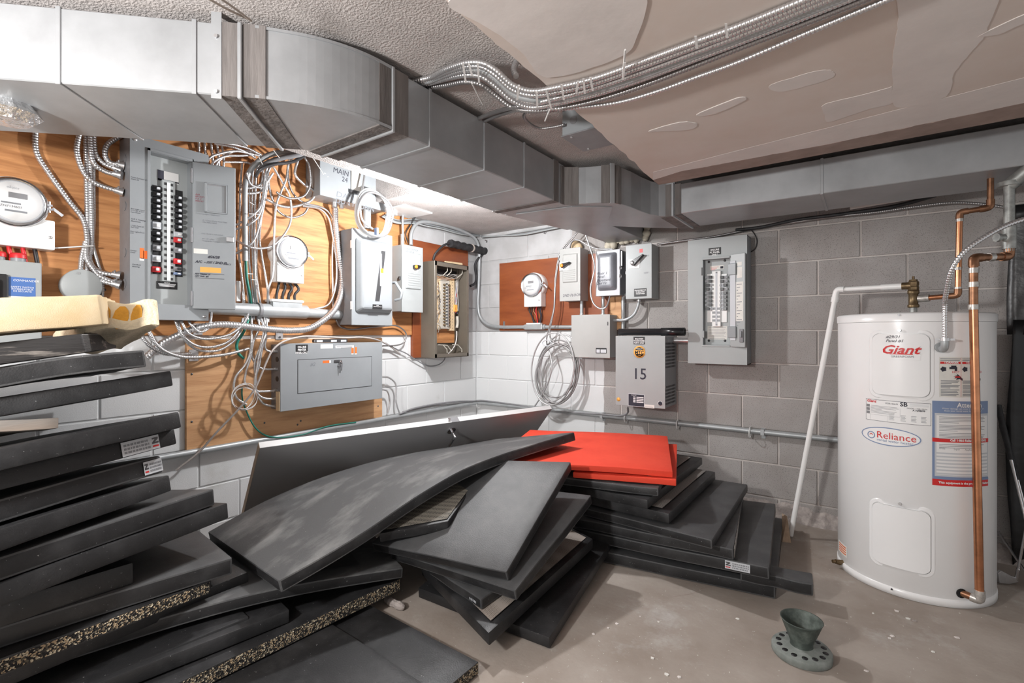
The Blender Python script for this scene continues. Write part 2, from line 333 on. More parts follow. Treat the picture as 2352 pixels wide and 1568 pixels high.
def text(s, pos, right, up, size, m, parent, name='lettering', align='LEFT', shear=0.0, wid=1.0, bold=0.0, space=1.0, depth=0.0004, wrap=None):
    cu = bpy.data.curves.new(name, 'FONT'); cu.body = s; cu.size = size; cu.align_x = align; cu.shear = shear; cu.offset = bold; cu.space_line = space; cu.resolution_u = 2; cu.extrude = 0
    o = bpy.data.objects.new('t', cu); COL.objects.link(o); dg = bpy.context.evaluated_depsgraph_get()
    me = bpy.data.meshes.new_from_object(o.evaluated_get(dg)); bpy.data.objects.remove(o); bpy.data.curves.remove(cu)
    r = V(right).normalized(); u = V(up).normalized(); n = r.cross(u); base = WORLD[root_of(parent)]; me.name = name
    for v in me.vertices:
        x, y = v.co.x * wid, v.co.y
        p = wrap(x, y) if wrap else V(pos) + r * x + u * y + n * depth
        v.co = p - base
    me.materials.clear(); me.materials.append(MAT[m])
    t = bpy.data.objects.new(name, me); COL.objects.link(t); t.parent = parent
    return t
def wtext(s, wall, a, b, c, size, m, parent, **k):
    f = MAPS[wall]; return text(s, f((a, b, c)), f((1, 0, 0)), f((0, 1, 0)), size, m, parent, **k)
# ------------------------------------------------------------------ the room shell
ZC = 1.972                       # ceiling underside
fl = tag(obj('floor', B().box(-.2, 5.2, -5.6, .2, -.12, 0), 'concrete'), kind='structure')
wl = tag(obj('wall_left', B().box(-.25, -.006, -5.6, .25, -.1, 2.5), 'mortar'), kind='structure')
wb = tag(obj('wall_back', B().box(-.25, 5.2, .006, .25, -.1, 2.5), 'mortar'), kind='structure')
COURSES = [.109 + .203 * k for k in range(-1, 11)]
_bm = {}
def block(parent, wall, a0, a1, b0, b1):
    key = (wall, round(a1 - a0, 3), round(b1 - b0, 3))
    if key not in _bm:
        x = B(wall).box(0, a1 - a0, 0, b1 - b0, -.05, 0); o = obj('block', x, 'block', None, .003)
        _bm[key] = o.data; off = o.location.copy(); bpy.data.objects.remove(o)
        for v in _bm[key].vertices: v.co += off
    o = bpy.data.objects.new('block', _bm[key]); COL.objects.link(o); o.parent = parent
    o.location = MAPS[wall]((a0, b0, random.uniform(-.0012, .0012))) - WORLD[parent]
def lay(parent, wall, start, end, odd_joint):
    for k, z in enumerate(COURSES):
        z0, z1 = max(z, 0) + .004, min(z + .203, 2.30) - .004
        if z1 - z0 < .03: continue
        a = odd_joint + (.202 if k % 2 else 0); a -= .404 * math.ceil((a - start) / .404)
        while a < end:
            a0, a1 = max(a, start) + .0045, min(a + .404, end) - .0045
            if a1 - a0 > .03: block(parent, wall, a0, a1, z0, z1)
            a += .404
lay(wb, 'R', 0.0, 4.40, 2.563 - .202)
lay(wl, 'L', -4.6, -0.002, -.21)
# ceiling: slab with an open bay along the left wall above the plywood
RX = .56; RY = -1.24
cb = B()
cb.box(RX, 5.2, -5.6, .2, ZC, ZC + .35); cb.box(-.2, RX, RY, .2, ZC, ZC + .35)
ce = tag(obj('ceiling', cb, 'ceiling_stipple'), kind='structure')
obj('bay_lining', B().box(-.2, RX, -5.6, RY, 2.26, 2.32), 'wood_dim', ce)
# dropped drywall soffit on the right with torn edges and joint compound
ZS = 1.85
def ragged(p0, p1, n, amp, seed):
    out = []; d = V((*p1, 0)) - V((*p0, 0)); nn = V((-d.y, d.x, 0)).normalized()
    for i in range(n + 1):
        t = i / n; j = amp * (noise.noise(V((t * n * .55, seed, 0))) + .5 * noise.noise(V((t * n * 1.9, seed, 3)))) if 0 < i < n else 0
        out.append((p0[0] + d.x * t + nn.x * j, p0[1] + d.y * t + nn.y * j))
    return out
def zxy(px, py, z=ZS): p = Zp(px, py, z); return (p.x, p.y)
s0, s1, s2 = zxy(1020, -2), zxy(1256, 197), zxy(1513, 424); s3 = zxy(2352, 268); s4 = (5.1, s3[1] + (s3[1] - s2[1]) * (5.1 - s3[0]) / (s3[0] - s2[0]))
far0 = (s0[0] + (s0[0] - s1[0]) * 1.2, -5.5)
edge = ragged(far0, s0, 12, .004, 1.3)[:-1] + ragged(s0, s1, 18, .006, 2.2)[:-1] + ragged(s1, s2, 36, .008, 1.7)[:-1] + ragged(s2, s4, 50, .004, 4.1)
dw = obj('drywall_soffit', B().prism(edge + [(5.1, -5.5)], ZS, ZC - .0005), 'drywall', ce)
m0, m1, m2, m3 = zxy(1500, 413), zxy(1560, 394), zxy(1900, 331), zxy(2352, 236)
strip = [s2, s4, (5.1, m3[1] + .02)] + ragged(m3, m2, 24, .010, 7.)[1:] + ragged(m2, m1, 24, .010, 8.)[1:] + [m0]
obj('bare_strip', B().prism(strip, ZS - .0012, ZS + .002), 'wood_dim', ce)
n0, n1 = zxy(1500, 395), zxy(2352, 178)
obj('joint_compound', B().prism([m0] + ragged(m1, m2, 24, .006, 8.) + ragged(m2, m3, 24, .006, 7.)[1:] + [(5.1, m3[1] + .02), (5.1, n1[1] - .02)] + ragged(n1, n0, 24, .004, 3.), ZS - .0008, ZS + .002), 'drywall_mud', ce)
def patch(pts, seed=0):
    q = [Zp(px, py, ZS) for px, py in pts]; n = len(q); poly = []
    for i in range(n):
        a, b2, c, d = q[i - 1], q[i], q[(i + 1) % n], q[(i + 2) % n]
        for k in range(6):
            t = k / 6; p = .5 * ((2 * b2) + (c - a) * t + (2 * a - 5 * b2 + 4 * c - d) * t * t + (3 * b2 - a - 3 * c + d) * t ** 3); j = .004 * noise.noise(V((i * 6 + k, seed, 0)) * .7); poly.append((p.x + j, p.y - j))
    obj('compound_patch', B().prism(poly, ZS - .0007 - .0003 * seed, ZS + .002), 'drywall_mud', ce)
patch([(1768, 196), (1820, 178), (1890, 160), (1912, 165), (1913, 177), (1860, 195), (1790, 210)], 1)
patch([(1892, 240), (1960, 222), (2035, 203), (2050, 200), (2048, 236), (1995, 250), (1905, 279), (1893, 262)], 2)
patch([(2070, -60), (2290, -60), (2270, 60), (2255, 90), (2225, 125), (2190, 170), (2170, 222), (2060, 245), (2050, 190), (2052, 120), (2064, 40)], 3)
patch([(2250, 80), (2352, 32), (2420, 10), (2420, 40), (2352, 52), (2300, 75), (2262, 82)], 5)
patch([(1490, 300), (1560, 280), (1600, 283), (1585, 296), (1520, 300)], 6)
patch([(1600, 262), (1690, 225), (1712, 228), (1640, 260)], 7)
patch([(1030, 0), (1120, 60), (1200, 120), (1240, 170), (1300, 170), (1420, 130), (1460, 90), (1470, -40), (1200, -60)], 9)
# rough footing along the foot of the back wall
fb = B(); n = 90
for i in range(n):
    x0, x1 = 1.5 + 2.6 * i / n, 1.5 + 2.6 * (i + 1) / n
    def h(x): return .085 + .05 * noise.noise(V((x * 4, 0, 0))) + .02 * noise.noise(V((x * 19, 2, 0)))
    def d(x): return .035 + .025 * noise.noise(V((x * 6, 5, 0))) + .012 * noise.noise(V((x * 23, 7, 0)))
    fb.add([(x0, 0, 0), (x1, 0, 0), (x1, -d(x1) - .02, 0), (x0, -d(x0) - .02, 0), (x0, 0, h(x0)), (x1, 0, h(x1)), (x1, -d(x1) * .5, h(x1) * .75), (x0, -d(x0) * .5, h(x0) * .75)],
           [(2, 3, 7, 6), (6, 7, 4, 5)])
tag(obj('baseboard_back', fb, 'rubble', None, merge=True), kind='structure')
# floor cracks are shallow grooves of dark dirt
# ------------------------------------------------------------------ the duct run
DZ0, DZ1 = 1.750, 1.945
du = thing('air_duct', (1.4, -1.8, DZ0), 'galvanised sheet metal air duct run hung below the ceiling', 'duct')
S2 = V((.7071, .7071, 0)); S2n = V((-.7071, .7071, 0))
P1 = V((1.396, -2.684, 0))       # on the front face of the first leg
def leg1(t0, t1, o=0., z0=DZ0, z1=DZ1, wdt=.37):
    q = [P1 + S2 * t0 - S2n * o, P1 + S2 * t1 - S2n * o, P1 + S2 * t1 + S2n * (wdt + o), P1 + S2 * t0 + S2n * (wdt + o)]
    return B().prism([(p.x, p.y) for p in q], z0 - o, z1 + min(o, .003))
obj('duct_section', leg1(-1.75, .02), 'galvanised', du, .003)
for t in (-1.45, -1.02, -.44, -.118): obj('standing_seam', leg1(t - .006, t + .006, .0035), 'galvanised', du, .001)
def arc(cx, cy, r, a0, a1, n): return [(cx + r * math.cos(R(a0 + (a1 - a0) * i / n)), cy + r * math.sin(R(a0 + (a1 - a0) * i / n))) for i in range(n + 1)]
# elbow: outer curve from the first leg to the leg along the wall
e0 = P1 + S2 * .035
outer = [(e0.x, e0.y), (1.468, -2.598), (1.510, -2.535), (1.542, -2.462), (1.560, -2.385), (1.564, -2.30)]
inner = [(1.19, -2.30), (1.185, -2.335), (1.175, -2.362), ((e0 + S2n * .37).x, (e0 + S2n * .37).y)]
outer = [(p.x, p.y) for p in spline([(x, y, 0) for x, y in outer], .022)]
obj('duct_elbow', B().prism(outer + inner, DZ0, DZ1), 'galvanised', du, .002)
# raised flange rims of the elbow
P_ = [V((x, y, 0)) for x, y in outer]
for z in (DZ0, DZ1 - .004):
    ob = B()
    for i in range(len(P_) - 1):
        a, b2 = P_[i], P_[i + 1]; nn = V((b2.y - a.y, -(b2.x - a.x), 0)).normalized() * .004
        ob.prism([(a.x, a.y), (b2.x, b2.y), (b2.x + nn.x, b2.y + nn.y), (a.x + nn.x, a.y + nn.y)], z - .002, z + .006)
    obj('elbow_rim', ob, 'galvanised', du)
obj('sealant_band', leg1(-.052, -.006, .0028), 'sealant', du)
obj('sealant_band', leg1(.004, .062, .0028), 'sealant', du)
obj('drive_cleat', leg1(-.008, .003, .010), 'galvanised', du, .002)
YB = -1.20
def leg2(y0, y1, o=0.): return B().box(1.19 - o, 1.56 + o, y0, y1, DZ0 - o, DZ1 + min(o, .003))
obj('duct_section', leg2(-2.30, YB), 'galvanised', du, .003)
obj('sealant_band', leg2(-2.352, -2.305, .0045), 'sealant', du)
obj('sealant_band', leg2(-2.290, -2.232, .0028), 'sealant', du)
obj('drive_cleat', leg2(-2.304, -2.293, .010), 'galvanised', du, .002)
for y in (-2.13, -1.83, -1.55): obj('standing_seam', leg2(y - .006, y + .006, .0035), 'galvanised', du, .001)
obj('sealant_band', leg2(YB - .10, YB - .055, .003), 'sealant', du)
# transition boot: reduced stub on to the back wall, branch off to the right
front = [(1.56, YB), (1.60, -1.172), (1.655, -1.146), (1.71, -1.125), (1.77, -1.10), (1.795, -1.04), (1.812, -.95), (1.822, -.84), (1.838, -.74), (1.862, -.68), (1.895, -.65), (1.94, -.65)]
tb = B(); back = [(1.94, -.29), (1.84, -.32), (1.72, -.42), (1.53, -.62), (1.53, -.66), (1.275, -.66), (1.19, YB)]
obj('duct_transition', tb.prism(front + back, DZ0, DZ1 - .012), 'galvanised', du, .002)
obj('boot_plate', B().prism([(1.26, -1.19), (1.58, -1.15), (1.74, -1.02), (1.62, -.80), (1.33, -.70)], DZ0 - .006, DZ0), 'galvanised', du, .002)
def wrapband(pts, wd, z0, z1, o):
    b = B(); P = [V((x, y, 0)) for x, y in pts]
    for i in range(len(P) - 1):
        a, c = P[i], P[i + 1]; nn = V((c.y - a.y, -(c.x - a.x), 0)).normalized() * o
        b.prism([(a.x - nn.x, a.y - nn.y), (c.x - nn.x, c.y - nn.y), (c.x + nn.x, c.y + nn.y), (a.x + nn.x, a.y + nn.y)], z0, z1)
    return b
obj('sealant_band', wrapband([(1.561, YB - .03), (1.562, YB), (1.60, -1.172), (1.622, -1.161)], 0, DZ0 - .002, DZ1 - .01, .003), 'sealant', du)
obj('sealant_band', wrapband([(1.725, -1.119), (1.768, -1.100), (1.783, -1.072), (1.795, -1.04)], 0, DZ0 - .002, DZ1 - .01, .003), 'sealant', du)
obj('drive_cleat', wrapband([(1.765, -1.103), (1.778, -1.085)], 0, DZ0 - .006, DZ1 - .004, .008), 'galvanised', du, .001)
obj('duct_stub', B().box(1.27, 1.53, -.67, -.002, DZ0 + .012, DZ1 - .03), 'galvanised', du, .002)
D3 = .65
obj('duct_section', B().box(1.93, 4.4, -D3, -.28, DZ0 + .004, DZ1 - .028), 'galvanised', du, .003)
obj('sealant_band', B().box(1.862, 1.925, -D3 - .004, -.277, DZ0 - .003, DZ1 - .022), 'sealant', du)
obj('sealant_band', B().box(1.94, 1.975, -D3 - .003, -.277, DZ0 + .001, DZ1 - .026), 'sealant', du)
obj('drive_cleat', B().box(1.925, 1.937, -D3 - .012, -.27, DZ0 - .006, DZ1 - .018), 'galvanised', du, .002)
for x in (2.62, 3.3, 3.9): obj('standing_seam', B().box(x - .006, x + .006, -D3 - .0035, -.277, DZ0 + .0005, DZ1 - .026), 'galvanised', du, .001)
# hanger strap at the first joint, screwed to the duct and up to the slab
hs = P1 + S2 * -.062
hb = B()
hb.slab([hs - S2n * .0045 + S2 * -.013 + UP * (DZ0 - .012), hs - S2n * .0045 + S2 * .013 + UP * (DZ0 - .012), hs - S2n * .0045 + S2 * .013 + UP * ZC, hs - S2n * .0045 + S2 * -.013 + UP * ZC], .0015)
hg = obj('hanger_strap', hb, 'galvanised', du)
for z in (DZ0 + .155, DZ0 + .006):
    p = hs - S2n * .006 + UP * z; sb = B(); sb.tube([p, p - S2n * .004], .005, 8); obj('screw', sb, 'steel', hg)
tag(obj('foil_tape_wad', B().lathe([(0, 0), (.05, .006), (.075, .03), (.06, .055), (0, .06)], Zp(18, 285, DZ0 - .055), 'c', 9, False), 'foil'), 'crumpled silver foil tape under the duct at the left edge', 'foil')
# ------------------------------------------------------------------ cables
def cable(pts, r, label, group=None, m='flex_steel', pitch=None, name='armoured_cable', cat='cable', seg=8, ends=()):
    step = pitch / 4 if pitch else max(.006, r * 1.6)
    b = B().tube(spline(pts, step), r, seg, ring=pitch)
    o = tag(obj(name, b, m), label, cat, group)
    for e in ends:                                   # box connectors (point, direction)
        p, d = V(e[0]), V(e[1]).normalized(); c = B()
        c.tube([p - d * .030, p - d * .012], r * 1.35, 8); c.tube([p - d * .012, p - d * .008, p], r * 1.7, 8)
        s = d.orthogonal().normalized(); c.tube([p - d * .021 + s * r, p - d * .021 + s * r * 2.1], .0035, 6)
        obj('connector', c, 'steel', o)
    return o
def lz(*pts): return [Lp(x, y, f) for x, y, f in pts]
def zoomer(x0, y0, sc): return lambda X, Y: (x0 + X / sc, y0 + Y / sc)
z1 = zoomer(0, 280, 3.565); z3 = zoomer(440, 300, 3.408); z4 = zoomer(700, 340, 3.0159); z5 = zoomer(320, 680, 3.92); z6 = zoomer(1080, 500, 3.408)
def on(z, off, *pts):            # path traced on the left wall; third value overrides the distance out
    return [Lp(*z(p[0], p[1]), p[2] if len(p) > 2 else off) for p in pts]
def onr(z, off, *pts): return [Rp(*z(p[0], p[1]), p[2] if len(p) > 2 else off) for p in pts]
def ly(px, off): return Lp(px, PYH, off).y
def lzz(px, py, off): return Lp(px, py, off).z
# ------------------------------------------------------------------ plywood on the left wall
PW = .020
def board(name, wall, a0, a1, b0, b1, c0, c1, m, label, screws=()):
    o = tag(obj(name, B(wall).box(a0, a1, b0, b1, c0, c1), m, None, .0015), label, 'board')
    for a, b in screws: obj('screw', B(wall).lathe([(.006, 0), (.005, .002), (0, .0025)], (a, b, c1), 'c', 8), 'steel_dark', o)
    return o
board('plywood_board', 'L', -4.3, ly(946, PW), 1.095, 2.22, .001, PW, 'plywood', 'large orange plywood board behind the meters and breaker panel', [(-2.62, 1.30), (-1.60, 1.14), (-1.2, 1.5)])
board('plywood_board', 'L', ly(428, PW), ly(878, PW), .505, 1.075, .001, PW, 'plywood_pale', 'pale plywood board low on the wall behind the printer panel',
      [(-2.27, .66), (-2.27, .90), (-2.2, .54), (-1.1, .60), (-1.12, 1.0), (-1.7, .56), (-1.68, .58), (-1.9, .60)])
board('plywood_board', 'L', ly(947, PW), ly(1075, .026), lzz(947, 822, .026), lzz(947, 549, .026), .001, .026, 'plywood_red', 'dark red-brown varnished board behind the open terminal cabinet')
# ------------------------------------------------------------------ utility meters
def meter(wall, a, b, label, c0=PW, r=.0875, wid=.175, tag_m='label_blue', seal=True, depth=.105, drop=.175):
    o = wthing('electricity_meter', wall, a, b - .2, label, 'meter')
    obj('socket_box', B(wall).box(a - wid / 2, a + wid / 2, b - drop, b - .05, c0, c0 + .075), 'plastic_white' if seal else 'enamel_grey_light', o, .006, 2)
    obj('socket_ring', B(wall).lathe([(r + .012, 0), (r + .014, .03), (r + .014, .062), (r + .004, .072), (r + .002, .072)], (a, b, c0), 'c', 36), 'plastic_white', o)
    obj('meter_body', B(wall).lathe([(r - .006, .07), (r - .006, depth - .012), (r - .010, depth - .004), (0, depth - .003)], (a, b, c0), 'c', 36), 'grey_pale', o)
    c = c0 + depth
    fc = obj('dial_plate', B(wall).lathe([(0, .0), (r - .012, 0), (r - .012, .001), (0, .001)], (a, b, c - .003), 'c', 32), 'white', o)
    obj('display', B(wall).box(a - .022, a + .030, b + .012, b + .032, c - .002, c + .001), 'enamel_dim', fc)
    obj('barcode', B(wall).box(a - .042, a + .012, b - .012, b - .006, c - .002, c - .0005), 'grey_text', fc)
    wtext('elster', wall, a - .028, b + .046, c, .016, 'grey_pale', fc)
    wtext('HZN7134603', wall, a - .055, b - .026, c, .0125, 'grey_text', fc)
    obj('barcode', B(wall).box(a - .032, a + .030, b - .042, b - .035, c - .002, c - .0005), 'grey_text', fc)
    g = B(wall); g.lathe([(r, .072), (r, depth + .004), (r - .006, depth + .012), (r - .020, depth + .015), (0, depth + .017)], (a, b, c0), 'c', 40); obj('glass_cover', g, 'meter_glass', o)
    obj('sealing_ring', B(wall).lathe([(r + .003, .066), (r + .008, .072), (r + .008, .084), (r + .001, .088)], (a, b, c0), 'c', 40), 'chrome', o)
    k = B(wall); k.box(a + r + .002, a + r + .020, b - .012, b - .004, c0 + .066, c0 + .086); k.box(a + r + .002, a + r + .020, b + .004, b + .012, c0 + .066, c0 + .086); k.cyl((a + r + .013, b - .02, c0 + .076), .004, .045, 'b', 8)
    obj('ring_clamp', k, 'chrome', o)
    s = B(wall); s.add([(a + r + .018, b - .004, c0 + .078), (a + r + .024, b + .004, c0 + .078), (a + r + .055, b - .022, c0 + .082), (a + r + .049, b - .030, c0 + .082)], [(0, 1, 2, 3)]); s.add([(a + r + .018, b - .004, c0 + .075), (a + r + .024, b + .004, c0 + .075), (a + r + .055, b - .022, c0 + .079), (a + r + .049, b - .030, c0 + .079)], [(3, 2, 1, 0)])
    obj('seal_tag', s, 'grey_pale', o)
    sc = B(wall); sc.lathe([(.006, 0), (.006, .004), (.004, .005), (0, .005)], (a + wid / 2 - .016, b - drop + .05, c0 + .075), 'c', 8); obj('screw', sc, 'steel', o)
    return o
m1y, m1z = Lp(38, 462, .125).y, Lp(38, 462, .125).z
mo = meter('L', m1y, m1z, 'round glass electricity meter with red leads at the left edge', wid=.235, drop=.17)
for k, (da, mm) in enumerate(((-.075, 'red_plastic'), (-.045, 'black'), (-.012, 'red_plastic'), (.028, 'red_plastic'), (.062, 'black'))):
    b = B(); f = MAPS['L']; b.tube(spline([f((m1y + da, m1z - .165, .06)), f((m1y + da + .004, m1z - .20, .065)), f((m1y + da + .014, m1z - .265, .06))], .01), .0075, 8); obj('lead', b, mm, mo)
m2 = Lp(664, 580, .075)
mo = meter('L', m2.y, m2.z, 'white round electricity meter above the fat grey conduit', wid=.165)
for k in range(4):
    b = B(); f = MAPS['L']; a0 = m2.y - .045 + k * .03; b.tube(spline([f((a0, m2.z - .17, .05)), f((a0 - .012 + .012 * k, m2.z - .205, .06)), f((a0 - .022 + k * .006, m2.z - .245, .062)), f((a0 - .018 + .01 * k, m2.z - .315, .055))], .01), .0075, 8); obj('lead', b, 'rubber_black', mo)
# ------------------------------------------------------------------ safety switch below the first meter
sy0, sy1 = ly(-60, .13), ly(96, .13); sz1, sz0 = lzz(60, 601, .13), lzz(60, 601, .13) - .36
o = wthing('safety_switch', 'L', (sy0 + sy1) / 2, sz0, 'grey safety switch with blue label under the left edge meter', 'switch')
obj('case', B('L').box(sy0, sy1, sz0, sz1, PW, .13), 'enamel_grey_light', o, .003)
for k, a in enumerate((sy1 - .115, sy1 - .058)):
    obj('hub', B('L').cyl((a, sz1, .075), .022, .018, 'b', 16), 'enamel_grey', o)
    obj('bushing', B('L').lathe([(.025, 0), (.025, .014), (.022, .02), (0, .02)], (a, sz1 + .016, .075), 'b', 16), 'red_plastic', o)
obj('lever_housing', B('L').box(sy1 - .165, sy1 - .098, sz1 - .21, sz1 - .055, .13, .150), 'black', o, .004)
obj('lever', B('L').box(sy1 - .19, sy1 - .125, sz1 - .15, sz1 - .075, .15, .175), 'enamel_grey', o, .01, 2)
lb = obj('rating_label', B('L').box(sy1 - .093, sy1 - .018, sz1 - .135, sz1 - .062, .13, .1307), 'label_blue', o)
wtext('COMMANDER', 'L', sy1 - .082, sz1 - .078, .1308, .0115, 'white', lb, shear=.2)
wtext('SAFETY SWITCH\nINTERRUPTEUR\nDE SÉCURITÉ', 'L', sy1 - .055, sz1 - .103, .1308, .0088, 'white', lb, align='CENTER', space=.9)
obj('rating_label', B('L').box(sy1 - .093, sy1 - .018, sz1 - .20, sz1 - .136, .13, .1306), 'white', o)
# round junction box cover
j = Lp(189, 656, .075); o = wthing('junction_box', 'L', j.y, j.z - .07, 'round grey junction box cover beside the breaker panel', 'junction box')
obj('body', B('L').lathe([(.066, 0), (.066, .05)], (j.y, j.z, PW), 'c', 28), 'enamel_grey_light', o)
obj('cover', B('L').lathe([(.070, 0), (.070, .004), (.066, .007), (0, .008)], (j.y, j.z, PW + .05), 'c', 32), 'enamel_grey_light', o)
for s in (-1, 1): obj('screw', B('L').cyl((j.y + s * .012, j.z - s * .052, PW + .057), .005, .003, 'c', 8), 'steel', o)
# ------------------------------------------------------------------ main breaker panel
D = .15; py0, py1 = -2.566, -2.246; pz0, pz1 = 1.168, 1.985
o = wthing('breaker_panel', 'L', (py0 + py1) / 2, pz0, 'tall grey breaker panel with open door and handwritten circuit notes', 'breaker panel')
obj('back_box', B('L').box(py0 + .004, py1 - .004, pz0 + .004, pz1 - .004, PW, PW + .05), 'enamel_grey', o)
sd = B('L'); sd.box(py0, py0 + .004, pz0, pz1, PW, D - .001); sd.box(py1 - .004, py1, pz0, pz1, PW, D - .001); sd.box(py0, py1, pz0, pz0 + .004, PW, D - .001); sd.box(py0, py1, pz1 - .004, pz1, PW, D - .001)
obj('box_sides', sd, 'enamel_dim', o)
oy0, oy1 = ly(345, D), ly(441, D); oz0, oz1 = lzz(400, 700, D), lzz(345, 347, D)
tr = B('L'); tr.box(py0, oy0, pz0, pz1, D - .003, D); tr.box(oy1, py1, pz0, pz1, D - .003, D); tr.box(oy0, oy1, pz0, oz0, D - .003, D); tr.box(oy0, oy1, oz1, pz1, D - .003, D)
obj('front_trim', tr, 'enamel_grey', o)
rm = B('L')
for k in ((oy0 - .012, oy0, oz0 - .01, oz1 + .012), (oy1, oy1 + .006, oz0 - .01, oz1 + .012)): rm.box(*k, D, D + .006)
rm.box(oy0 - .012, oy1 + .006, oz1, oz1 + .012, D, D + .006)
obj('opening_rim', rm, 'enamel_grey', o, .001)
ND = .10                        # dead front, set back
obj('dead_front', B('L').box(oy0 - .004, oy1 + .004, oz0 - .004, oz1 + .004, ND - .01, ND), 'enamel_grey_light', o)
rv = B('L'); rv.box(oy1 - .002, oy1, oz0, oz1, ND, D); rv.box(oy0, oy0 + .002, oz0, oz1, ND, D); rv.box(oy0, oy1, oz1 - .002, oz1, ND, D); rv.box(oy0, oy1, oz0, oz0 + .002, ND, D)
obj('opening_reveal', rv, 'enamel_grey', o)
z2 = zoomer(260, 300, 3.7335)
def dl(X, Y, c=ND): p = Lp(*z2(X, Y), c); return p.y, p.z
a0, b0 = dl(412, 1290); a1, b1 = dl(524, 445); st = obj('bus_strip', B('L').box(a0, a1, b0, b1, ND, ND + .012), 'enamel_grey_light', o, .001)
obj('strip_groove', B('L').box((a0 + a1) / 2 - .008, (a0 + a1) / 2 + .006, b0 + .004, b1 - .01, ND + .012, ND + .015), 'plastic_white', st)
nz = 17
for k in range(nz):
    zz = b1 - .018 - (b1 - b0 - .03) * k / (nz - 1)
    for da in (.008, a1 - a0 - .020): obj('number_square', B('L').box(a0 + da, a0 + da + .010, zz - .006, zz + .006, ND + .012, ND + .0135), 'black', st)
def breaker(X, Y, hw, hh, m, col, c=ND, wall='L'):
    a, b = dl(X, Y, c + .02)
    k = obj('breaker', B(wall).box(a - hw, a + hw, b - hh, b + hh, c, c + .022), m, o, .0015)
    obj('toggle', B(wall).box(a - hw * .15, a + hw * .55, b - hh * .5, b + hh * .5, c + .022, c + .032), col, k, .001)
a0, b0 = dl(338, 1225); a1, b1 = dl(405, 478); obj('breaker_bay', B('L').box(a0, a1, b0, b1, ND, ND + .003), 'black', o)
a0, b0 = dl(522, 1250); a1, b1 = dl(592, 520); obj('breaker_bay', B('L').box(a0, a1, b0, b1, ND, ND + .003), 'black', o)
for Y in (495, 545, 600, 648, 690, 740): breaker(376, Y, .0165, .0105, 'black_gloss', 'grey_pale')
breaker(375, 812, .0175, .016, 'grey_pale', 'white')
for Y in (880, 930): breaker(374, Y, .0165, .0105, 'black_gloss', 'grey_pale')
breaker(374, 1003, .0165, .013, 'enamel_dim', 'grey_pale'); breaker(371, 1095, .0175, .015, 'grey_pale', 'plastic_white'); breaker(369, 1188, .0165, .013, 'red_plastic', 'white')
for Y in (577, 635, 685, 731, 779, 826): breaker(563, Y, .0165, .0105, 'black_gloss', 'grey_pale')
breaker(560, 890, .018, .012, 'grey_pale', 'white'); breaker(555, 938, .016, .012, 'red_plastic', 'white'); breaker(558, 1025, .017, .013, 'enamel_dim', 'grey_pale')
breaker(553, 1120, .016, .013, 'red_plastic', 'white'); breaker(553, 1185, .016, .010, 'enamel_dim', 'black'); breaker(553, 1226, .016, .006, 'label_steel_blue', 'grey_pale')
a0, b0 = dl(372, 1352); a1, b1 = dl(548, 1302); n_ = obj('notice_plate', B('L').box(a0, a1, b0, b1, ND, ND + .002), 'black', o)
wtext('NOTICE', 'L', (a0 + a1) / 2, b1 - .0075, ND + .0021, .0065, 'white', n_, align='CENTER'); [obj('print_line', B('L').box(a0 + .006 + .002 * k, a1 - .006 - .003 * k, b1 - .0125 - .0052 * k, b1 - .0100 - .0052 * k, ND + .002, ND + .0024), 'white', n_) for k in range(3)]
a0, b0 = dl(380, 425); a1, b1 = dl(560, 375); n_ = obj('notice_plate', B('L').box(a0, a1, b0, b1, ND, ND + .002), 'plastic_white', o)
obj('print_band', B('L').box(a0, a0 + .025, b0, b1, ND + .002, ND + .0024), 'ink', n_); obj('print_band', B('L').box(a0, a1, b0 + .004, b0 + .010, ND + .002, ND + .0024), 'ink', n_)
f = MAPS['L']
def note(s, X, Y, size, m='ink', par=None, c=D, sh=.25, **kw): a, b = dl(X, Y, c); wtext(s, 'L', a, b, c + .0003, size * .72, m, par or o, shear=sh, name='handwriting', **kw)
note('Front Entrance #1\nStairs 2B', 150, 400, .0115); note('Rear Light room\nC12 CB1 & C4\nLaun Room', 150, 670, .0105); note('H.R.V. Heating\nBasement', 152, 760, .0125)
note('• Light Panel #2\nStair wall', 150, 815, .0105); note('Rear Lights/Desk\n#10', 145, 865, .0105); note('Printer\nPanel', 145, 1030, .0115); note('Vestibule\nHeating', 160, 1150, .0125)
for (X, Y, X1, Y1, mm) in ((228, 1095, 265, 1008, 'label_orange'), (258, 1095, 305, 1033, 'label_orange'), (226, 1112, 263, 1094, 'white')):
    a0, b0 = dl(X, Y, D); a1, b1 = dl(X1, Y1, D); obj('sticker', B('L').box(a0, a1, b0, b1, D, D + .0006), mm, o)
for a, b in ((py0 + .02, pz1 - .02), (py1 - .02, pz0 + .02), (py1 - .02, pz1 - .05)): obj('screw', B('L').lathe([(.008, 0), (.007, .003), (0, .004)], (a, b, D), 'c', 10), 'steel', o)
# knockouts on the side that faces the camera
for zz in (pz1 - .10, pz1 - .31, pz0 + .30, pz0 + .16): obj('knockout', B().lathe([(.021, 0), (.021, .0015), (.016, .002), (0, .002)], (.085, py0 - .002, zz), 'b', 20), 'enamel_dim', o)
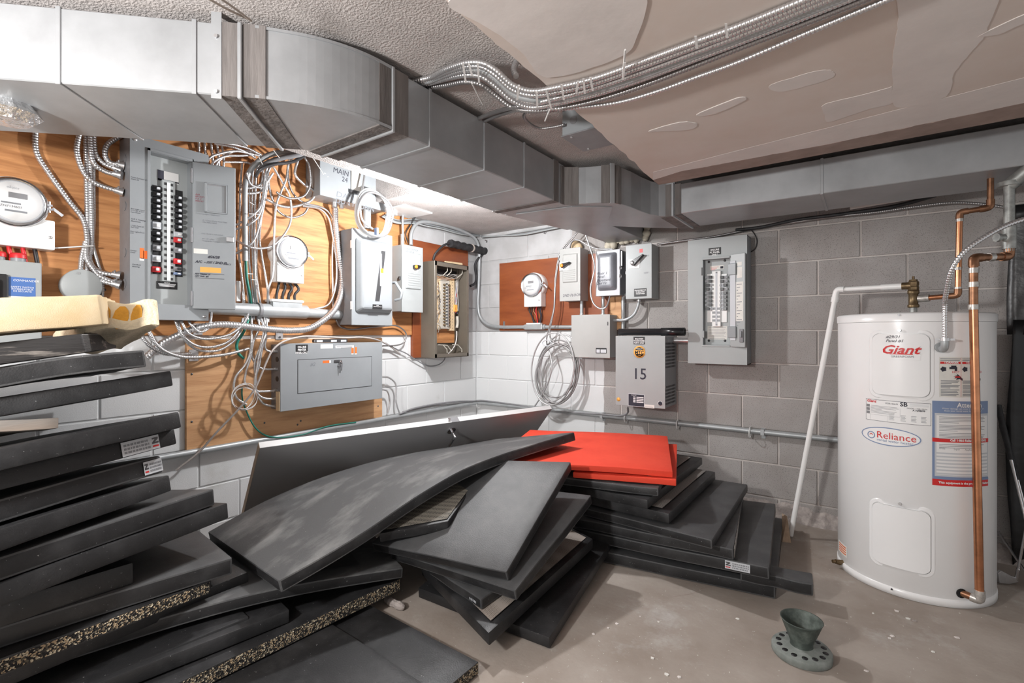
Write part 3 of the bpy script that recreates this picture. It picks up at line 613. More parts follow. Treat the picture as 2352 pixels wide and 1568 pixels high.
# open door, hinged at the right side of the opening
dA = V((.158, -2.322, 0)); dB = V((.229, -2.155, 0)); dd = (dB - dA).normalized(); dn = V((dd.y, -dd.x, 0)); dz0, dz1 = Lp(440, 709, .158).z, Lp(444, 371, .158).z; dw_ = (dB - dA).length
def dpt(u, z, c=0.): p = dA + dd * u + dn * c; return V((p.x, p.y, z))
def dbox(b, u0, u1, z0, z1, c0, c1):
    q = [dpt(u, z, c) for u in (u0, u1) for z in (z0, z1) for c in (c0, c1)]
    b.add(q, [(0, 1, 3, 2), (4, 6, 7, 5), (0, 4, 5, 1), (2, 3, 7, 6), (0, 2, 6, 4), (1, 5, 7, 3)], raw=True); return b
dr = obj('door', dbox(B(), 0, dw_, dz0, dz1, -.012, 0), 'enamel_grey', o, .003)
def dlz(X, Y):                                 # pixel of zoom 2 -> door plane (u, z)
    px, py = z2(X, Y); p = Pp(px, py, dA, dB); return (p - dA).dot(dd), p.z
u0, w0 = dlz(782, 700); u1, w1 = dlz(975, 470)
hl = obj('card_holder', dbox(B(), u0, u1, w0, w1, 0, .003), 'enamel_dim', dr, .001)
obj('card', dbox(B(), u0 + .012, u1 - .012, w0 + .008, w1 - .012, .003, .0036), 'enamel_grey', dr)
hf = B(); dbox(hf, u0, u0 + .012, w0, w1, .003, .008); dbox(hf, u1 - .004, u1, w0, w1, .003, .008); dbox(hf, u0, u1, w0, w0 + .006, .003, .008); dbox(hf, u0, u1, w1 - .005, w1, .003, .008); obj('holder_frame', hf, 'enamel_grey', dr, .001)
for zz in (dz1 - .07, (dz0 + dz1) / 2, dz0 + .05): h_ = B(); h_.tube([dpt(-.003, zz - .035, .004), dpt(-.003, zz + .035, .004)], .0055, 8); obj('hinge', h_, 'enamel_dim', dr)
u0, w0 = dlz(965, 955); u1, w1 = dlz(1035, 915); obj('latch', dbox(B(), u0, u1, w0, w1, 0, .01), 'steel', dr, .003)
u0, w0 = dlz(690, 1050); u1, w1 = dlz(810, 1018); obj('sticker', dbox(B(), u0, u1, w0, w1, 0, .0006), 'paper', dr)
u0, w0 = dlz(745, 1212); u1, w1 = dlz(925, 1178); obj('sticker', dbox(B(), u0, u1, w0, w1, 0, .0006), 'label_amber', dr)
def dnote(s, X, Y, size, m='ink', sh=.25, bold=0.): u, z = dlz(X, Y); text(s, dpt(u, z, .0006), dd, UP, size * .84, m, dr, name='handwriting', shear=sh, bold=bold)
dnote('#26/28', 812, 1090, .020, bold=.0006); dnote('A/C  - ///// / 2ND FL.', 705, 1130, .019, bold=.0006); dnote('OFFICE', 940, 1150, .013)
dnote('Add.\nRECEIPT.\nP & C\nPERMIT', 703, 550, .0125, 'ink_red'); dnote('5 = emerg light + Bathroom', 705, 712, .0105, 'ink_faint'); dnote('8 = Door Entry Heat Main\nFIN MACHINE', 765, 772, .0115, 'ink_faint')
dnote('CCt 14 sub + wall switch', 755, 885, .0105, 'ink_faint'); dnote('#6 - IC office\nreceptacle + lamps', 760, 930, .0115, 'ink_faint'); dnote('A/2  Heater ///\nA/C Unit  #2', 700, 1232, .0125, bold=.0004)
for z in (1222, 1262):
    u, w0 = dlz(705, z); u1, w1 = dlz(1000, z + 20); obj('strike_line', dbox(B(), u, u + .12, w0, w0 + .0016, 0, .0009), 'ink', dr)
obj('notice_strip', B('L').box(ly(543, .05), ly(553, .05), lzz(548, 692, .05), lzz(548, 645, .05), .045, .05), 'plastic_white', o, .002)
# ------------------------------------------------------------------ fat conduit with its meter fitting
q = on(z5, .06, (480, 118), (1120, 128), (1500, 155), (1865, 172)); zc = sum(p.z for p in q) / 4
ya, yb = ly(430, .06), ly(796, .06); yf = Lp(655, 712, .06).y
o = wthing('conduit_run', 'L', (ya + yb) / 2, q[1].z - .05, 'fat grey conduit running from the breaker panel to the big switch', 'conduit')
c = B(); c.tube([(.06, ya, q[1].z + .004), (.06, yf - .15, q[1].z)], .034, 20); obj('pipe', c, 'conduit_grey', o)
c = B(); c.tube([(.06, yf - .10, q[1].z), (.06, yb, q[3].z - .0)], .029, 20); obj('pipe', c, 'conduit_grey', o)
c = B(); c.tube([(.06, yf - .16, q[1].z), (.06, yf - .145, q[1].z)], .042, 20); obj('coupling', c, 'enamel_dim', o)
c = B(); c.tube([(.06, yf - .145, q[1].z), (.06, yf - .10, q[1].z), (.06, yf + .115, q[1].z), (.06, yf + .13, q[1].z)], lambda t: .036 if t < .1 else .040, 20); c.box(.022, .095, yf - .09, yf + .085, q[1].z + .01, q[1].z + .050); obj('fitting', c, 'conduit_grey', o)
c = B(); c.box(.016, .101, yf - .10, yf + .095, q[1].z + .050, q[1].z + .066); obj('fitting_cover', c, 'plastic_white', o, .006, 2)
c = B(); c.tube([(.06, yb - .012, q[3].z), (.06, yb, q[3].z)], .036, 20); obj('locknut', c, 'steel', o)
# ------------------------------------------------------------------ wireway with felt-pen writing up in the bay
D = .17; a0, a1 = ly(735, D), ly(886, D); b0 = lzz(800, 462, D) - .005; b1 = 2.20
o = wthing('wireway_box', 'L', (a0 + a1) / 2, b0, 'long grey wireway box with felt pen writing under the ceiling bay', 'junction box')
obj('case', B('L').box(a0, a1, b0, b1, PW, D), 'enamel_grey', o, .002)
f = MAPS['L']
def wz(s, X, Y, size, m='ink', sh=.1, **k): p = Lp(*z4(X, Y), D); wtext(s, 'L', p.y, p.z, D + .0004, size, m, o, name='handwriting', shear=sh, **k)
wz('MAIN', 195, 165, .045); wz('24', 255, 228, .043); wz('DAN', 215, 334, .048, 'ink_faint', wid=1.25); wz('DON\'T   OPEN', 212, 376, .044, 'ink_faint'); wz('=   =', 225, 394, .034, 'ink_faint')
p0, p1 = Lp(*z4(318, 290), D), Lp(*z4(382, 180), D); rc = obj('receptacle_card', B('L').box(p0.y, p1.y, p0.z, p1.z + .04, D, D + .012), 'paper', o, .002)
obj('receptacle_bar', B('L').box(p0.y - .015, p1.y + .006, p0.z - .022, p0.z, D, D + .02), 'steel_dark', o, .003)
for k in range(12): a, b = random.uniform(a0 + .02, a1 - .05), random.uniform(b0 + .08, b0 + .24); obj('paint_fleck', B('L').box(a, a + random.uniform(.004, .014), b, b + random.uniform(.002, .006), D, D + .0005), 'white', o)
c = B('L'); c.cyl((ly(768, .09), b0 - .03, .09), .017, .03, 'b', 14); c.cyl((ly(784, .09), b0 - .03, .09), .014, .03, 'b', 14); obj('connector', c, 'steel', o)
c = B('L'); c.cyl((Lp(*z4(430, 480), .09).y, b0 - .12, .09), .027, .12, 'b', 18); obj('nipple', c, 'conduit_grey', o)
# ------------------------------------------------------------------ big main switch with domed cover
D = .215; a0, a1 = ly(816, D), ly(908, D); b0, b1 = lzz(860, 746, D), lzz(816, 522, D)
o = wthing('main_switch', 'L', (a0 + a1) / 2, b0, 'large grey main switch box with domed cover and long slot', 'switch')
obj('case', B('L').box(a0, a1, b0, b1, PW, D - .04), 'enamel_dim', o, .003)
obj('cover_plate', B('L').box(a0 - .002, a1 + .002, b0 - .003, b1 + .003, D - .04, D - .03), 'enamel_grey', o, .003)
lid = obj('lid', B('L').frust(a0 + .018, a1 - .012, b0 + .075, b1 - .05, D - .03, .028, D + .02), 'enamel_grey', o, .018, 3)
zs = lambda X, Y, c=D + .02: (lambda p: (p.y, p.z))(Lp(*z4(X, Y), c))
s0, t0 = zs(487, 1060); s1, t1 = zs(560, 715); obj('slot_plate', B('L').add([(s0, t0, D + .0205), (s0 + .035, t0, D + .0205), (s1, t1, D + .0205), (s1 - .035, t1, D + .0205)], [(0, 1, 2, 3)]), 'steel_dark', lid)
obj('slot_window', B('L').box((s0 + s1) / 2 - .004, (s0 + s1) / 2 + .010, t0 + .10, t1 - .02, D + .0206, D + .022), 'grey_pale', lid)
obj('slot_mark', B('L').box((s0 + s1) / 2 + .0, (s0 + s1) / 2 + .022, (t0 + t1) / 2 + .02, (t0 + t1) / 2 + .05, D + .0208, D + .0228), 'orange_plastic', lid)
for X, Y in ((535, 890), (570, 895), (480, 885)): a, b = zs(X, Y); obj('torn_tape', B('L').box(a - .008, a + .008, b - .025, b + .022, D + .021, D + .0235), 'paper', lid)
a, b = zs(470, 1112); a2, b2 = zs(535, 1085); pl_ = obj('name_plate', B('L').box(a, a2, b, b2, D + .02, D + .0215), 'black', lid); wtext('MAIN\nLIGHTING SWITCH', 'L', (a + a2) / 2, b2 - .009, D + .0217, .0075, 'white', pl_, align='CENTER')
for b in (b0 + .12, b1 - .10): obj('hinge', B('L').box(a0 - .006, a0 + .004, b - .025, b + .025, D - .046, D - .028), 'plastic_white', o, .002)
c = B('L'); hy = a1 + .012; c.tube([f((hy, b0 + .29, .12)), f((hy + .004, b0 + .29, .20)), f((hy + .01, b0 + .22, .255)), f((hy + .006, b0 + .18, .25)), f((hy, b0 + .17, .20))], .010, 8); obj('handle', c, 'enamel_grey', o)
# ------------------------------------------------------------------ smaller switch with orange knob
def rotary_switch(wall, a0, a1, b0, b1, D, label, knob, face='enamel_grey_light', c0=PW, kx=.55, kz=.68, angle=20, pad=True, plate='plastic_white', klen=.045):
    o = wthing('rotary_switch', wall, (a0 + a1) / 2, b0, label, 'switch')
    obj('case', B(wall).box(a0, a1, b0, b1, c0, D - .006), face, o, .003)
    ld = obj('cover', B(wall).box(a0 - .003, a1 + .003, b0 - .003, b1 + .003, D - .006, D), face, o, .002)
    w_, h_ = a1 - a0, b1 - b0; kc = (a0 + w_ * kx, b0 + h_ * kz)
    if pad:
        obj('raised_pad', B(wall).frust(a0 + w_ * .14, a1 - w_ * .10, b0 + h_ * .34, b1 - h_ * .10, D, .008, D + .010), face, ld, .005, 2)
        for k in range(6): obj('rib', B(wall).box(a0 + w_ * .24, a1 - w_ * .2, b0 + h_ * (.40 + .035 * k), b0 + h_ * (.412 + .035 * k), D + .010, D + .0125), face, ld, .001)
    cz = D + (.010 if pad else 0)
    obj('knob_plate', B(wall).box(kc[0] - .040, kc[0] + .040, kc[1] - .034, kc[1] + .030, cz, cz + .003), plate, ld, .002)
    k = B(wall); ca, sa = math.cos(R(angle)), math.sin(R(angle)); L_ = klen
    q = [(-.016, -.013), (-.004, -.018), (L_, -.004), (L_ + .004, .004), (-.004, .018), (-.016, .013)]
    k.prism([(kc[0] + x * ca - y * sa, kc[1] + x * sa + y * ca) for x, y in q], cz + .003, cz + .030); kb = obj('knob', k, 'black_gloss', ld, .003)
    obj('knob_cap', B(wall).lathe([(.013, 0), (.013, .006), (.009, .009), (0, .009)], (kc[0] - .004, kc[1], cz + .029), 'c', 16), knob, kb)
    for b in (b0 + h_ * .5,): obj('side_latch', B(wall).box(a0 - .012, a0, b - .012, b + .012, D - .03, D - .012), 'steel_dark', o, .003)
    return o, ld
D = .15; a0, a1 = ly(924, D), ly(971, D); b0, b1 = lzz(950, 716, D), lzz(924, 561, D)
o, ld = rotary_switch('L', a0, a1, b0, b1, D, 'grey switch box with orange knob beside the big main switch', 'orange_plastic', angle=12, kz=.68, kx=.5)
wtext('MAIN SWITCH\nHOUSE 28', 'L', a0 + .03, b1 - .03, D + .0003, .018, 'ink_faint', ld, name='handwriting', shear=.2)
c = B('L'); c.cyl(((a0 + a1) / 2 - .035, b1, .08), .014, .09, 'b', 12); obj('nipple', c, 'conduit_grey', o)
# ------------------------------------------------------------------ open bronze terminal cabinet
z7 = zoomer(960, 560, 5.6)
D = .17; a0, a1 = ly(999, D), ly(1076, D); b0, b1 = lzz(1040, 820, D), lzz(1000, 598, D)
o = wthing('terminal_cabinet', 'L', (a0 + a1) / 2, b0, 'open bronze terminal cabinet full of wiring next to the corner', 'cabinet')
c0 = .027
obj('back_panel', B('L').box(a0, a1, b0, b1, c0, c0 + .01), 'bronze_paint', o)
obj('side_panel', B('L').box(a0 - .004, a0, b0, b1, c0, D), 'bronze_paint', o, .001); obj('side_panel', B('L').box(a1, a1 + .004, b0, b1, c0, D), 'bronze_paint', o, .001)
obj('top_panel', B('L').box(a0, a1, b1 - .004, b1, c0, D), 'bronze_paint', o); obj('bottom_panel', B('L').box(a0, a1, b0, b0 + .004, c0, D), 'bronze_paint', o)
lp = B('L'); lp.box(a0, a0 + .022, b0, b1, D - .004, D); lp.box(a1 - .016, a1, b0, b1, D - .004, D); lp.box(a0, a1, b0, b0 + .03, D - .004, D); lp.box(a0, a1, b1 - .035, b1, D - .004, D); obj('front_lip', lp, 'bronze_paint', o, .001)
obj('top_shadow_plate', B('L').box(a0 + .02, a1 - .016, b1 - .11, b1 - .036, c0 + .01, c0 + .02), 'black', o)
zt = lambda X, Y, c: (lambda p: (p.y, p.z))(Lp(*z7(X, Y), c))
s0, t0 = zt(222, 1275, .06); s1, t1 = zt(475, 440, .06); obj('backing_board', B('L').box(s0, s1, t0, t1, c0 + .01, .055), 'plywood', o)
s0, t0 = zt(232, 1100, .09); s1, t1 = zt(300, 450, .09); obj('terminal_strip', B('L').box(s0, s1, t0, t1, .055, .085), 'terminal_cream', o, .001)
s0, t0 = zt(302, 1090, .10); s1, t1 = zt(415, 470, .10); ts = obj('terminal_block', B('L').box(s0, s1, t0, t1, .055, .095), 'terminal_grey', o, .002)
rows = 14
for k in range(rows):
    zz = t0 + .03 + (t1 - t0 - .07) * k / (rows - 1)
    for u in (.32, .86): obj('terminal_screw', B('L').lathe([(.0085, 0), (.0085, .012), (.006, .016), (0, .017)], (s0 + (s1 - s0) * u, zz, .095), 'c', 8), 'brass_dull', ts)
    obj('terminal_screw', B('L').lathe([(.006, 0), (.006, .010), (0, .012)], (s0 + (s1 - s0) * .60, zz + .01, .095), 'c', 8), 'steel_dark', ts)
obj('bus_bar', B('L').box(s0 + (s1 - s0) * .66, s0 + (s1 - s0) * .73, t0 + .02, t1 - .05, .095, .112), 'steel', ts)
s0, t0 = zt(415, 1115, .09); s1, t1 = zt(470, 470, .09); t2 = obj('terminal_strip', B('L').box(s0, s1, t0, t1, .055, .09), 'terminal_cream', o, .001)
for k in range(16): obj('terminal_hole', B('L').cyl(((s0 + s1) / 2, t0 + .02 + (t1 - t0 - .04) * k / 15, .09), .003, .0012, 'c', 6), 'black', t2)
random.seed(11)
for k in range(34):                                # twisted pair wires crowding the left strip
    X = 232 + random.uniform(0, 50); Y = 480 + 590 * k / 34
    P_ = [Lp(*z7(X + random.uniform(-8, 14) + 10 * math.sin(i + k), Y + i * 22), .088 + random.uniform(0, .018)) for i in range(5)]
    w_ = B(); w_.tube(spline(P_, .008), .0019, 5); obj('wire', w_, random.choice(['wire_white', 'tan_wire', 'copper_dull', 'rubber_black', 'terminal_grey']), o)
for k in range(10):
    X = 482 + random.uniform(0, 30); P_ = [Lp(*z7(X + 18 * math.sin(i * .8 + k) * (.3 + .1 * i), 450 + i * 75 + k * 8), .085 + random.uniform(0, .015)) for i in range(6)]
    w_ = B(); w_.tube(spline(P_, .008), .0019, 5); obj('wire', w_, random.choice(['wire_white', 'label_steel_blue', 'tan_wire', 'red_plastic', 'terminal_grey']), o)
for k in range(7):
    P_ = [Lp(*z7(232 + i * 55, 380 + 8 * k + 25 * math.sin(i + k) * .6 + i * 6), .09 + .005 * k) for i in range(6)]
    w_ = B(); w_.tube(spline(P_, .008), .0021, 5); obj('wire', w_, random.choice(['wire_white', 'tan_wire', 'terminal_grey']), o)
for pts in (((380, 305), (378, 350), (325, 405)), ((430, 315), (425, 360), (375, 410)), ((572, 340), (568, 385), (510, 430))): c = B(); c.tube([Lp(*z7(X, Y), .13) for X, Y in pts], .004, 6); obj('wire_guide', c, 'terminal_grey', o)
for pts in (((255, 1298), (320, 1300), (372, 1355), (375, 1400)), ((330, 1300), (375, 1305), (420, 1360), (420, 1395)), ((445, 1295), (515, 1300), (565, 1355), (565, 1392))): c = B(); c.tube([Lp(*z7(X, Y), .12) for X, Y in pts], .0045, 6); obj('wire_guide', c, 'terminal_grey', o)
c = B(); c.tube(spline([Lp(*z7(*p), .085) for p in ((505, 930), (510, 1010), (500, 1080))], .01), .012, 8); obj('splice_connector', c, 'terminal_grey', o)
c = B(); c.tube(spline([Lp(*z7(*p), .085) for p in ((498, 1120), (498, 1200), (480, 1290), (440, 1360), (390, 1410))], .01), .0045, 6); obj('lead', c, 'wire_white', o)
obj('orange_block', B('L').box(zt(470, 870, .1)[0], zt(510, 870, .1)[0], zt(470, 870, .1)[1], zt(470, 780, .1)[1], .085, .10), 'label_amber', o, .002)
c = B('L'); c.tube([Lp(*z7(350, 238), .10), Lp(*z7(560, 262), .10)], .012, 10); obj('plug_stub', c, 'terminal_cream', o)
# ------------------------------------------------------------------ printer panel
D = .14; a0, a1 = ly(644, D), ly(878, D); b0, b1 = lzz(760, 930, D), lzz(760, 787, D)
z5p = lambda X, Y, c=D: (lambda p: (p.y, p.z))(Lp(*z5(X, Y), c))
o = wthing('printer_panel', 'L', (a0 + a1) / 2, b0, 'wide grey panel with hanging keys and printer lettering on pale plywood', 'breaker panel')
obj('back_box', B('L').box(a0 + .012, a1 - .004, b0 + .006, b1 - .006, PW, D - .004), 'enamel_dim', o, .002)
obj('front_plate', B('L').box(a0, a1, b0, b1, D - .004, D), 'enamel_grey', o, .001)
s0, t0 = z5p(1428, 875); s1, t1 = z5p(2090, 545); obj('door_gap', B('L').box(s0 - .003, s1 + .003, t0 - .003, t1 + .003, D, D + .0006), 'black', o)
dr = obj('door', B('L').box(s0, s1, t0, t1, D, D + .002), 'enamel_grey', o, .0008)
a, b = z5p(1650, 603, D); a2, b2 = z5p(1722, 577, D); obj('sticker', B('L').box(a, a2 - .01, b, b2, D + .002, D + .0026), 'label_orange', dr); obj('sticker', B('L').box(a2 - .01, a2, b, b2, D + .002, D + .0026), 'white', dr)
a, b = z5p(1750, 600, D); a2, b2 = z5p(1815, 572, D); lk = obj('lock', B('L').box(a, a2, b, b2, D + .002, D + .006), 'steel_dark', dr, .003); obj('lock_cylinder', B('L').cyl((a2 - .008, (b + b2) / 2, D + .006), .008, .008, 'c', 12), 'chrome', lk)
a, b = z5p(1818, 590, D + .02); c = B('L'); c.tube([f((a + .012 * math.cos(t), b - .010 + .012 * math.sin(t), D + .016)) for t in [k * math.pi / 8 for k in range(17)]], .0012, 5); obj('key_ring', c, 'chrome', lk)
for da, L_ in ((-.006, .048), (.008, .034)): obj('key', B('L').add([(a + da - .003, b - .022 - L_, D + .014), (a + da + .003, b - .022 - L_, D + .014), (a + da + .003, b - .02, D + .016), (a + da + .007, b - .012, D + .016), (a + da, b - .003, D + .016), (a + da - .007, b - .012, D + .016), (a + da - .003, b - .02, D + .016)], [tuple(range(7))]), 'steel_dark', lk)
wtext('#2', 'L', *z5p(1535, 630), D + .0024, .03, 'ink_faint', dr, name='handwriting', shear=.3)
a, b = z5p(1408, 512); a2, b2 = z5p(1516, 435); pl_ = obj('name_plate', B('L').box(a, a2, b, b2, D, D + .0015), 'black', o); wtext('ON-LINE\nPRINTER\nPANEL ONLY', 'L', (a + a2) / 2, b2 - .019, D + .0017, .0165, 'white', pl_, align='CENTER', wid=.82, bold=.0004)
a, b = z5p(1632, 472); a2, b2 = z5p(1742, 432); obj('tape_piece', B('L').box(a, a2, b, b2, D, D + .0006), 'paper', o)
a, b = z5p(1766, 468); a2, b2 = z5p(1930, 442); tp = obj('tape_piece', B('L').box(a, a2, b, b2, D, D + .0008), 'white', o); [obj('print_line', B('L').box(a + .008 + .03 * k, a2 - .012, b2 - .0085 - .006 * k, b2 - .006 - .006 * k, D + .0008, D + .0012), 'ink', tp) for k in range(2)]
for X in (1910, 1940): a, b = z5p(X, 515); a2, b2 = z5p(X + 18, 458); obj('sticker', B('L').box(a, a2, b, b2, D, D + .0006), 'label_orange', o); obj('sticker', B('L').box(a, a2, b - .006, b, D, D + .0006), 'white', o)
obj('wood_shim', B().box(.10, D - .004, a0 - .004, a0 + .010, b0 + .003, b0 + .11), 'terminal_cream', o)
for zz in (b1 - .09, b1 - .20): obj('knockout', B().lathe([(.015, 0), (.015, .002), (0, .002)], (.085, a0 + .010, zz), 'b', 16), 'steel_dark', o)
tool = tag(obj('level_tool', B('L').box(*sorted((z5p(1570, 0, .09)[0], z5p(1870, 0, .09)[0])), b1 + .0005, b1 + .022, .07, .10), 'steel_dark', None, .004), 'small dark torpedo level lying on top of the printer panel', 'level')
for u in (.2, .55, .8): y_ = WORLD[tool].y + (u - .5) * .28; obj('vial_window', B().box(.1001, .1012, y_ - .02, y_ + .02, b1 + .005, b1 + .017), 'grey_pale', tool)
# ------------------------------------------------------------------ wiring on the left wall
G1 = 'armoured cables left of the breaker panel'; big, pb = .0112, .0108
sm, ps = .0066, .0074
E = lambda p, d: (p, d)
def run(z, off, pts, r, label, group=None, m='flex_steel', pitch=None, ends=None, **k):
    P = on(z, off, *pts); e = []
    if ends: e = [(P[-1], P[-1] - P[-2])]
    return cable(P, r, label, group, m, pitch, ends=e, **k)
run(z1, .035, [(295, -60), (290, 70), (300, 250), (400, 420), (560, 640), (680, 800), (712, 950, .05), (705, 1100, .055), (760, 1200, .06), (830, 1270, .07), (985, 1330, .085)], big, 'armoured cable slanting from the duct across the plywood beside the left meter', G1, pitch=pb, ends=1)
run(z1, .06, [(700, -20), (650, 100), (630, 250), (690, 420), (800, 510), (1010, 580, .085)], big, 'armoured cable curving outward into the third connector of the breaker panel', G1, pitch=pb, ends=1)
run(z1, .034, [(700, -40), (703, 95), (708, 450), (718, 800), (722, 1000), (705, 1200), (800, 1290, .06), (985, 1340, .095)], big, 'leftmost straight armoured cable of the bundle beside the breaker panel', G1, pitch=pb, ends=1)
run(z1, .038, [(738, -40), (738, 95), (742, 500), (752, 800), (748, 1000), (733, 1130), (810, 1225, .06), (985, 1258, .085)], big, 'middle straight armoured cable of the bundle beside the breaker panel', G1, pitch=pb, ends=1)
run(z1, .032, [(768, 330), (768, 600), (768, 800), (762, 1000), (800, 1150), (840, 1300), (830, 1500)], .008, 'thin armoured cable hanging right of the tied bundle beside the breaker panel', G1, pitch=ps)
run(z1, .05, [(768, -40), (770, 95), (780, 250), (850, 340), (1000, 402, .085)], big, 'armoured cable bending into the second connector of the breaker panel', G1, pitch=pb, ends=1)
run(z1, .066, [(735, -40), (738, 120), (760, 320), (860, 405), (1000, 440, .10)], big, 'armoured cable just below the second connector of the breaker panel', G1, pitch=pb, ends=1)
run(z1, .07, [(1020, 60), (985, 112), (885, 180), (860, 260), (900, 330), (1020, 360, .085)], big, 'short looping armoured cable entering the top connector of the breaker panel', G1, pitch=pb, ends=1)
run(z1, .05, [(700, 980), (668, 1120), (655, 1262)], .0105, 'short armoured cable running down into the round junction box', G1, pitch=pb)
tb_ = on(z1, .075, (285, 1040, .06), (500, 1030), (690, 1017), (765, 1014)); tag(obj('cable_tie', B().tube(spline(tb_, .01), .0032, 4), 'tie_white'), 'long white cable tie sticking out from the tied cable bundle', 'cable tie')
# grey conduit and bundle right of the door
cable(on(z3, .07, (940, 130, .25), (830, 165, .20), (640, 180, .15), (530, 235, .11), (450, 330), (420, 430), (418, 700), (420, 1020)), .0145, 'smooth grey conduit curving from the ceiling down beside the panel door', m='conduit_grey', name='conduit', cat='conduit', seg=12)
cable(on(z3, .085, (960, 140, .28), (850, 185, .24), (700, 215, .18), (580, 260, .13), (530, 310, .11)), .014, 'dark grey conduit arching beneath the duct beside the tied cables', m='enamel_dim', name='conduit', cat='conduit', seg=12)
cable(on(z3, .10, (930, 165, .28), (800, 240, .2), (640, 265, .16), (545, 300, .13), (500, 360, .09)), .009, 'thin dark conduit under the arching pair near the duct', m='steel_dark', name='conduit', cat='conduit', seg=10)
GV = 'armoured cables hanging beside the panel door'
def vr(pts, label, r=sm, off=.05, m='flex_steel', g=GV): return run(z3, off, pts, r, label, g, m, ps)
vr([(395, 250), (380, 470), (375, 700), (365, 900), (390, 1150), (400, 1340), (405, 1420, .03)], 'leftmost armoured cable hanging behind the grey conduit by the panel door', off=.034)
vr([(480, 250), (455, 330), (455, 700), (450, 1000), (470, 1200), (485, 1390, .03), (490, 1480, .06)], 'left straight armoured cable in the hanging bundle by the panel door', off=.04)
vr([(520, 240), (480, 330), (475, 600), (475, 900), (490, 1150), (500, 1390, .028), (520, 1490, .06)], 'second straight armoured cable of the hanging bundle by the panel door', off=.052)
vr([(560, 250), (510, 310), (497, 600), (492, 900), (500, 1200), (520, 1390, .03), (540, 1500, .06)], 'third straight armoured cable of the hanging bundle by the panel door', off=.062)
vr([(580, 260), (560, 320), (530, 550), (515, 800), (507, 1100), (530, 1300), (550, 1400, .03), (580, 1500, .06)], 'outermost straight armoured cable of the bundle toward the white meter', off=.045)
vr([(420, 1000), (425, 1150), (440, 1250), (450, 1390, .028), (440, 1480, .06)], 'short armoured cable beside the green wire below the conduit end', off=.048)
vr([(372, 1000), (400, 1200), (415, 1390, .03), (420, 1470, .05)], 'short armoured cable left of the green wire behind the door corner', off=.04)
vr([(430, 330, .09), (465, 420), (560, 440), (640, 330, .12)], 'short armoured loop joining the top of the hanging bundle by the panel door', off=.08)
vr([(640, 260, .14), (600, 300), (590, 450), (540, 700), (480, 870), (350, 960, .04)], 'lowest of the armoured cables sweeping left behind the panel door', off=.085)
vr([(640, 250, .14), (585, 310), (550, 560), (480, 660), (345, 740, .04)], 'upper armoured cable sweeping left behind the panel door', off=.09)
vr([(650, 255, .14), (600, 330), (545, 620), (470, 720), (345, 772, .04)], 'second armoured cable sweeping left behind the panel door', off=.095)
vr([(375, 430, .04), (450, 450), (540, 420), (560, 350)], 'upper short armoured cable entering the right side of the breaker panel', off=.07)
vr([(375, 470, .04), (450, 492), (550, 470), (570, 380)], 'lower short armoured cable entering the right side of the breaker panel', off=.07)
vr([(600, 340), (535, 780), (545, 950), (580, 1150), (605, 1320), (605, 1400, .03), (600, 1500, .07)], 'armoured cable hanging just left of the white meter', off=.05)
vr([(770, 200, .2), (755, 270), (740, 380), (700, 480), (660, 600), (645, 850), (640, 1100), (600, 1250), (598, 1400, .03), (585, 1480, .07)], 'armoured cable dropping past the left rim of the white meter', off=.12)
vr([(630, 270, .15), (650, 300), (720, 420), (770, 520), (780, 680), (740, 790), (650, 890), (560, 920), (450, 910), (355, 860, .05)], 'armoured cable swinging in a wide loop down to the panel door edge', off=.11)
vr([(870, 190, .2), (890, 220), (920, 280), (928, 420), (880, 510), (780, 530), (700, 505), (665, 480)], 'right loop of armoured cable beside the grey wireway box', off=.13, m='flex_dark')
vr([(850, 170, .2), (830, 240), (810, 340), (880, 420), (960, 480), (930, 550), (800, 595), (700, 590), (590, 540)], 'largest loop of armoured cable below the ceiling bay', off=.10, r=.0085)
vr([(800, 200, .2), (760, 270), (760, 400), (800, 500), (870, 560), (918, 570), (880, 650), (780, 680), (690, 640), (640, 560), (610, 450), (600, 340)], 'lowest hanging loop of armoured cable above the white meter', off=.075, m='flex_dark')
for k, X in enumerate((55, 100, 150, 195, 230)):
    vr([(X, 20, .04), (X + 2, 90), (X + 5 + 4 * k, 200, .04), (X + 20, 300, .03)], ['first', 'second', 'third', 'fourth', 'fifth'][k] + ' from left of the armoured cables rising above the breaker panel', off=.05, g='armoured cables rising above the breaker panel')
GF = 'armoured cables arching over the panel door'
vr([(115, 260, .10), (140, 215), (200, 185), (350, 160), (530, 195)], 'lowest armoured cable arching over the panel door', off=.13, g=GF); vr([(150, 290, .08), (180, 240), (270, 200), (400, 195), (545, 185)], 'armoured cable arching flat over the panel door', off=.11, g=GF)
vr([(180, 300, .08), (215, 235), (310, 170), (430, 160), (540, 200)], 'higher armoured cable arching over the panel door', off=.09, g=GF); vr([(255, 245), (420, 248), (470, 265)], 'short straight armoured cable right of the panel top', off=.06, g=GF)
vr([(60, 80, .10), (250, 95), (420, 130), (545, 190)], 'armoured cable running along under the duct edge above the panel', off=.16, g=GF); vr([(180, 100, .10), (330, 130), (440, 175), (500, 215)], 'second armoured cable along under the duct edge above the panel', off=.13, g=GF)
GR = 'pair of thin armoured cables beside the fat flexible conduit'
vr([(880, 570, .12), (1020, 602), (1090, 660), (1110, 750), (1100, 1000), (1105, 1250), (1108, 1420, .03)], 'thin armoured cable running down right beside the fat flexible conduit', off=.045, g=GR)
vr([(880, 590, .12), (1000, 612), (1070, 680), (1100, 800), (1132, 1000), (1130, 1200), (1080, 1350), (980, 1392), (900, 1400)], 'thin armoured cable looping left above the fat grey conduit end', off=.055, g=GR)
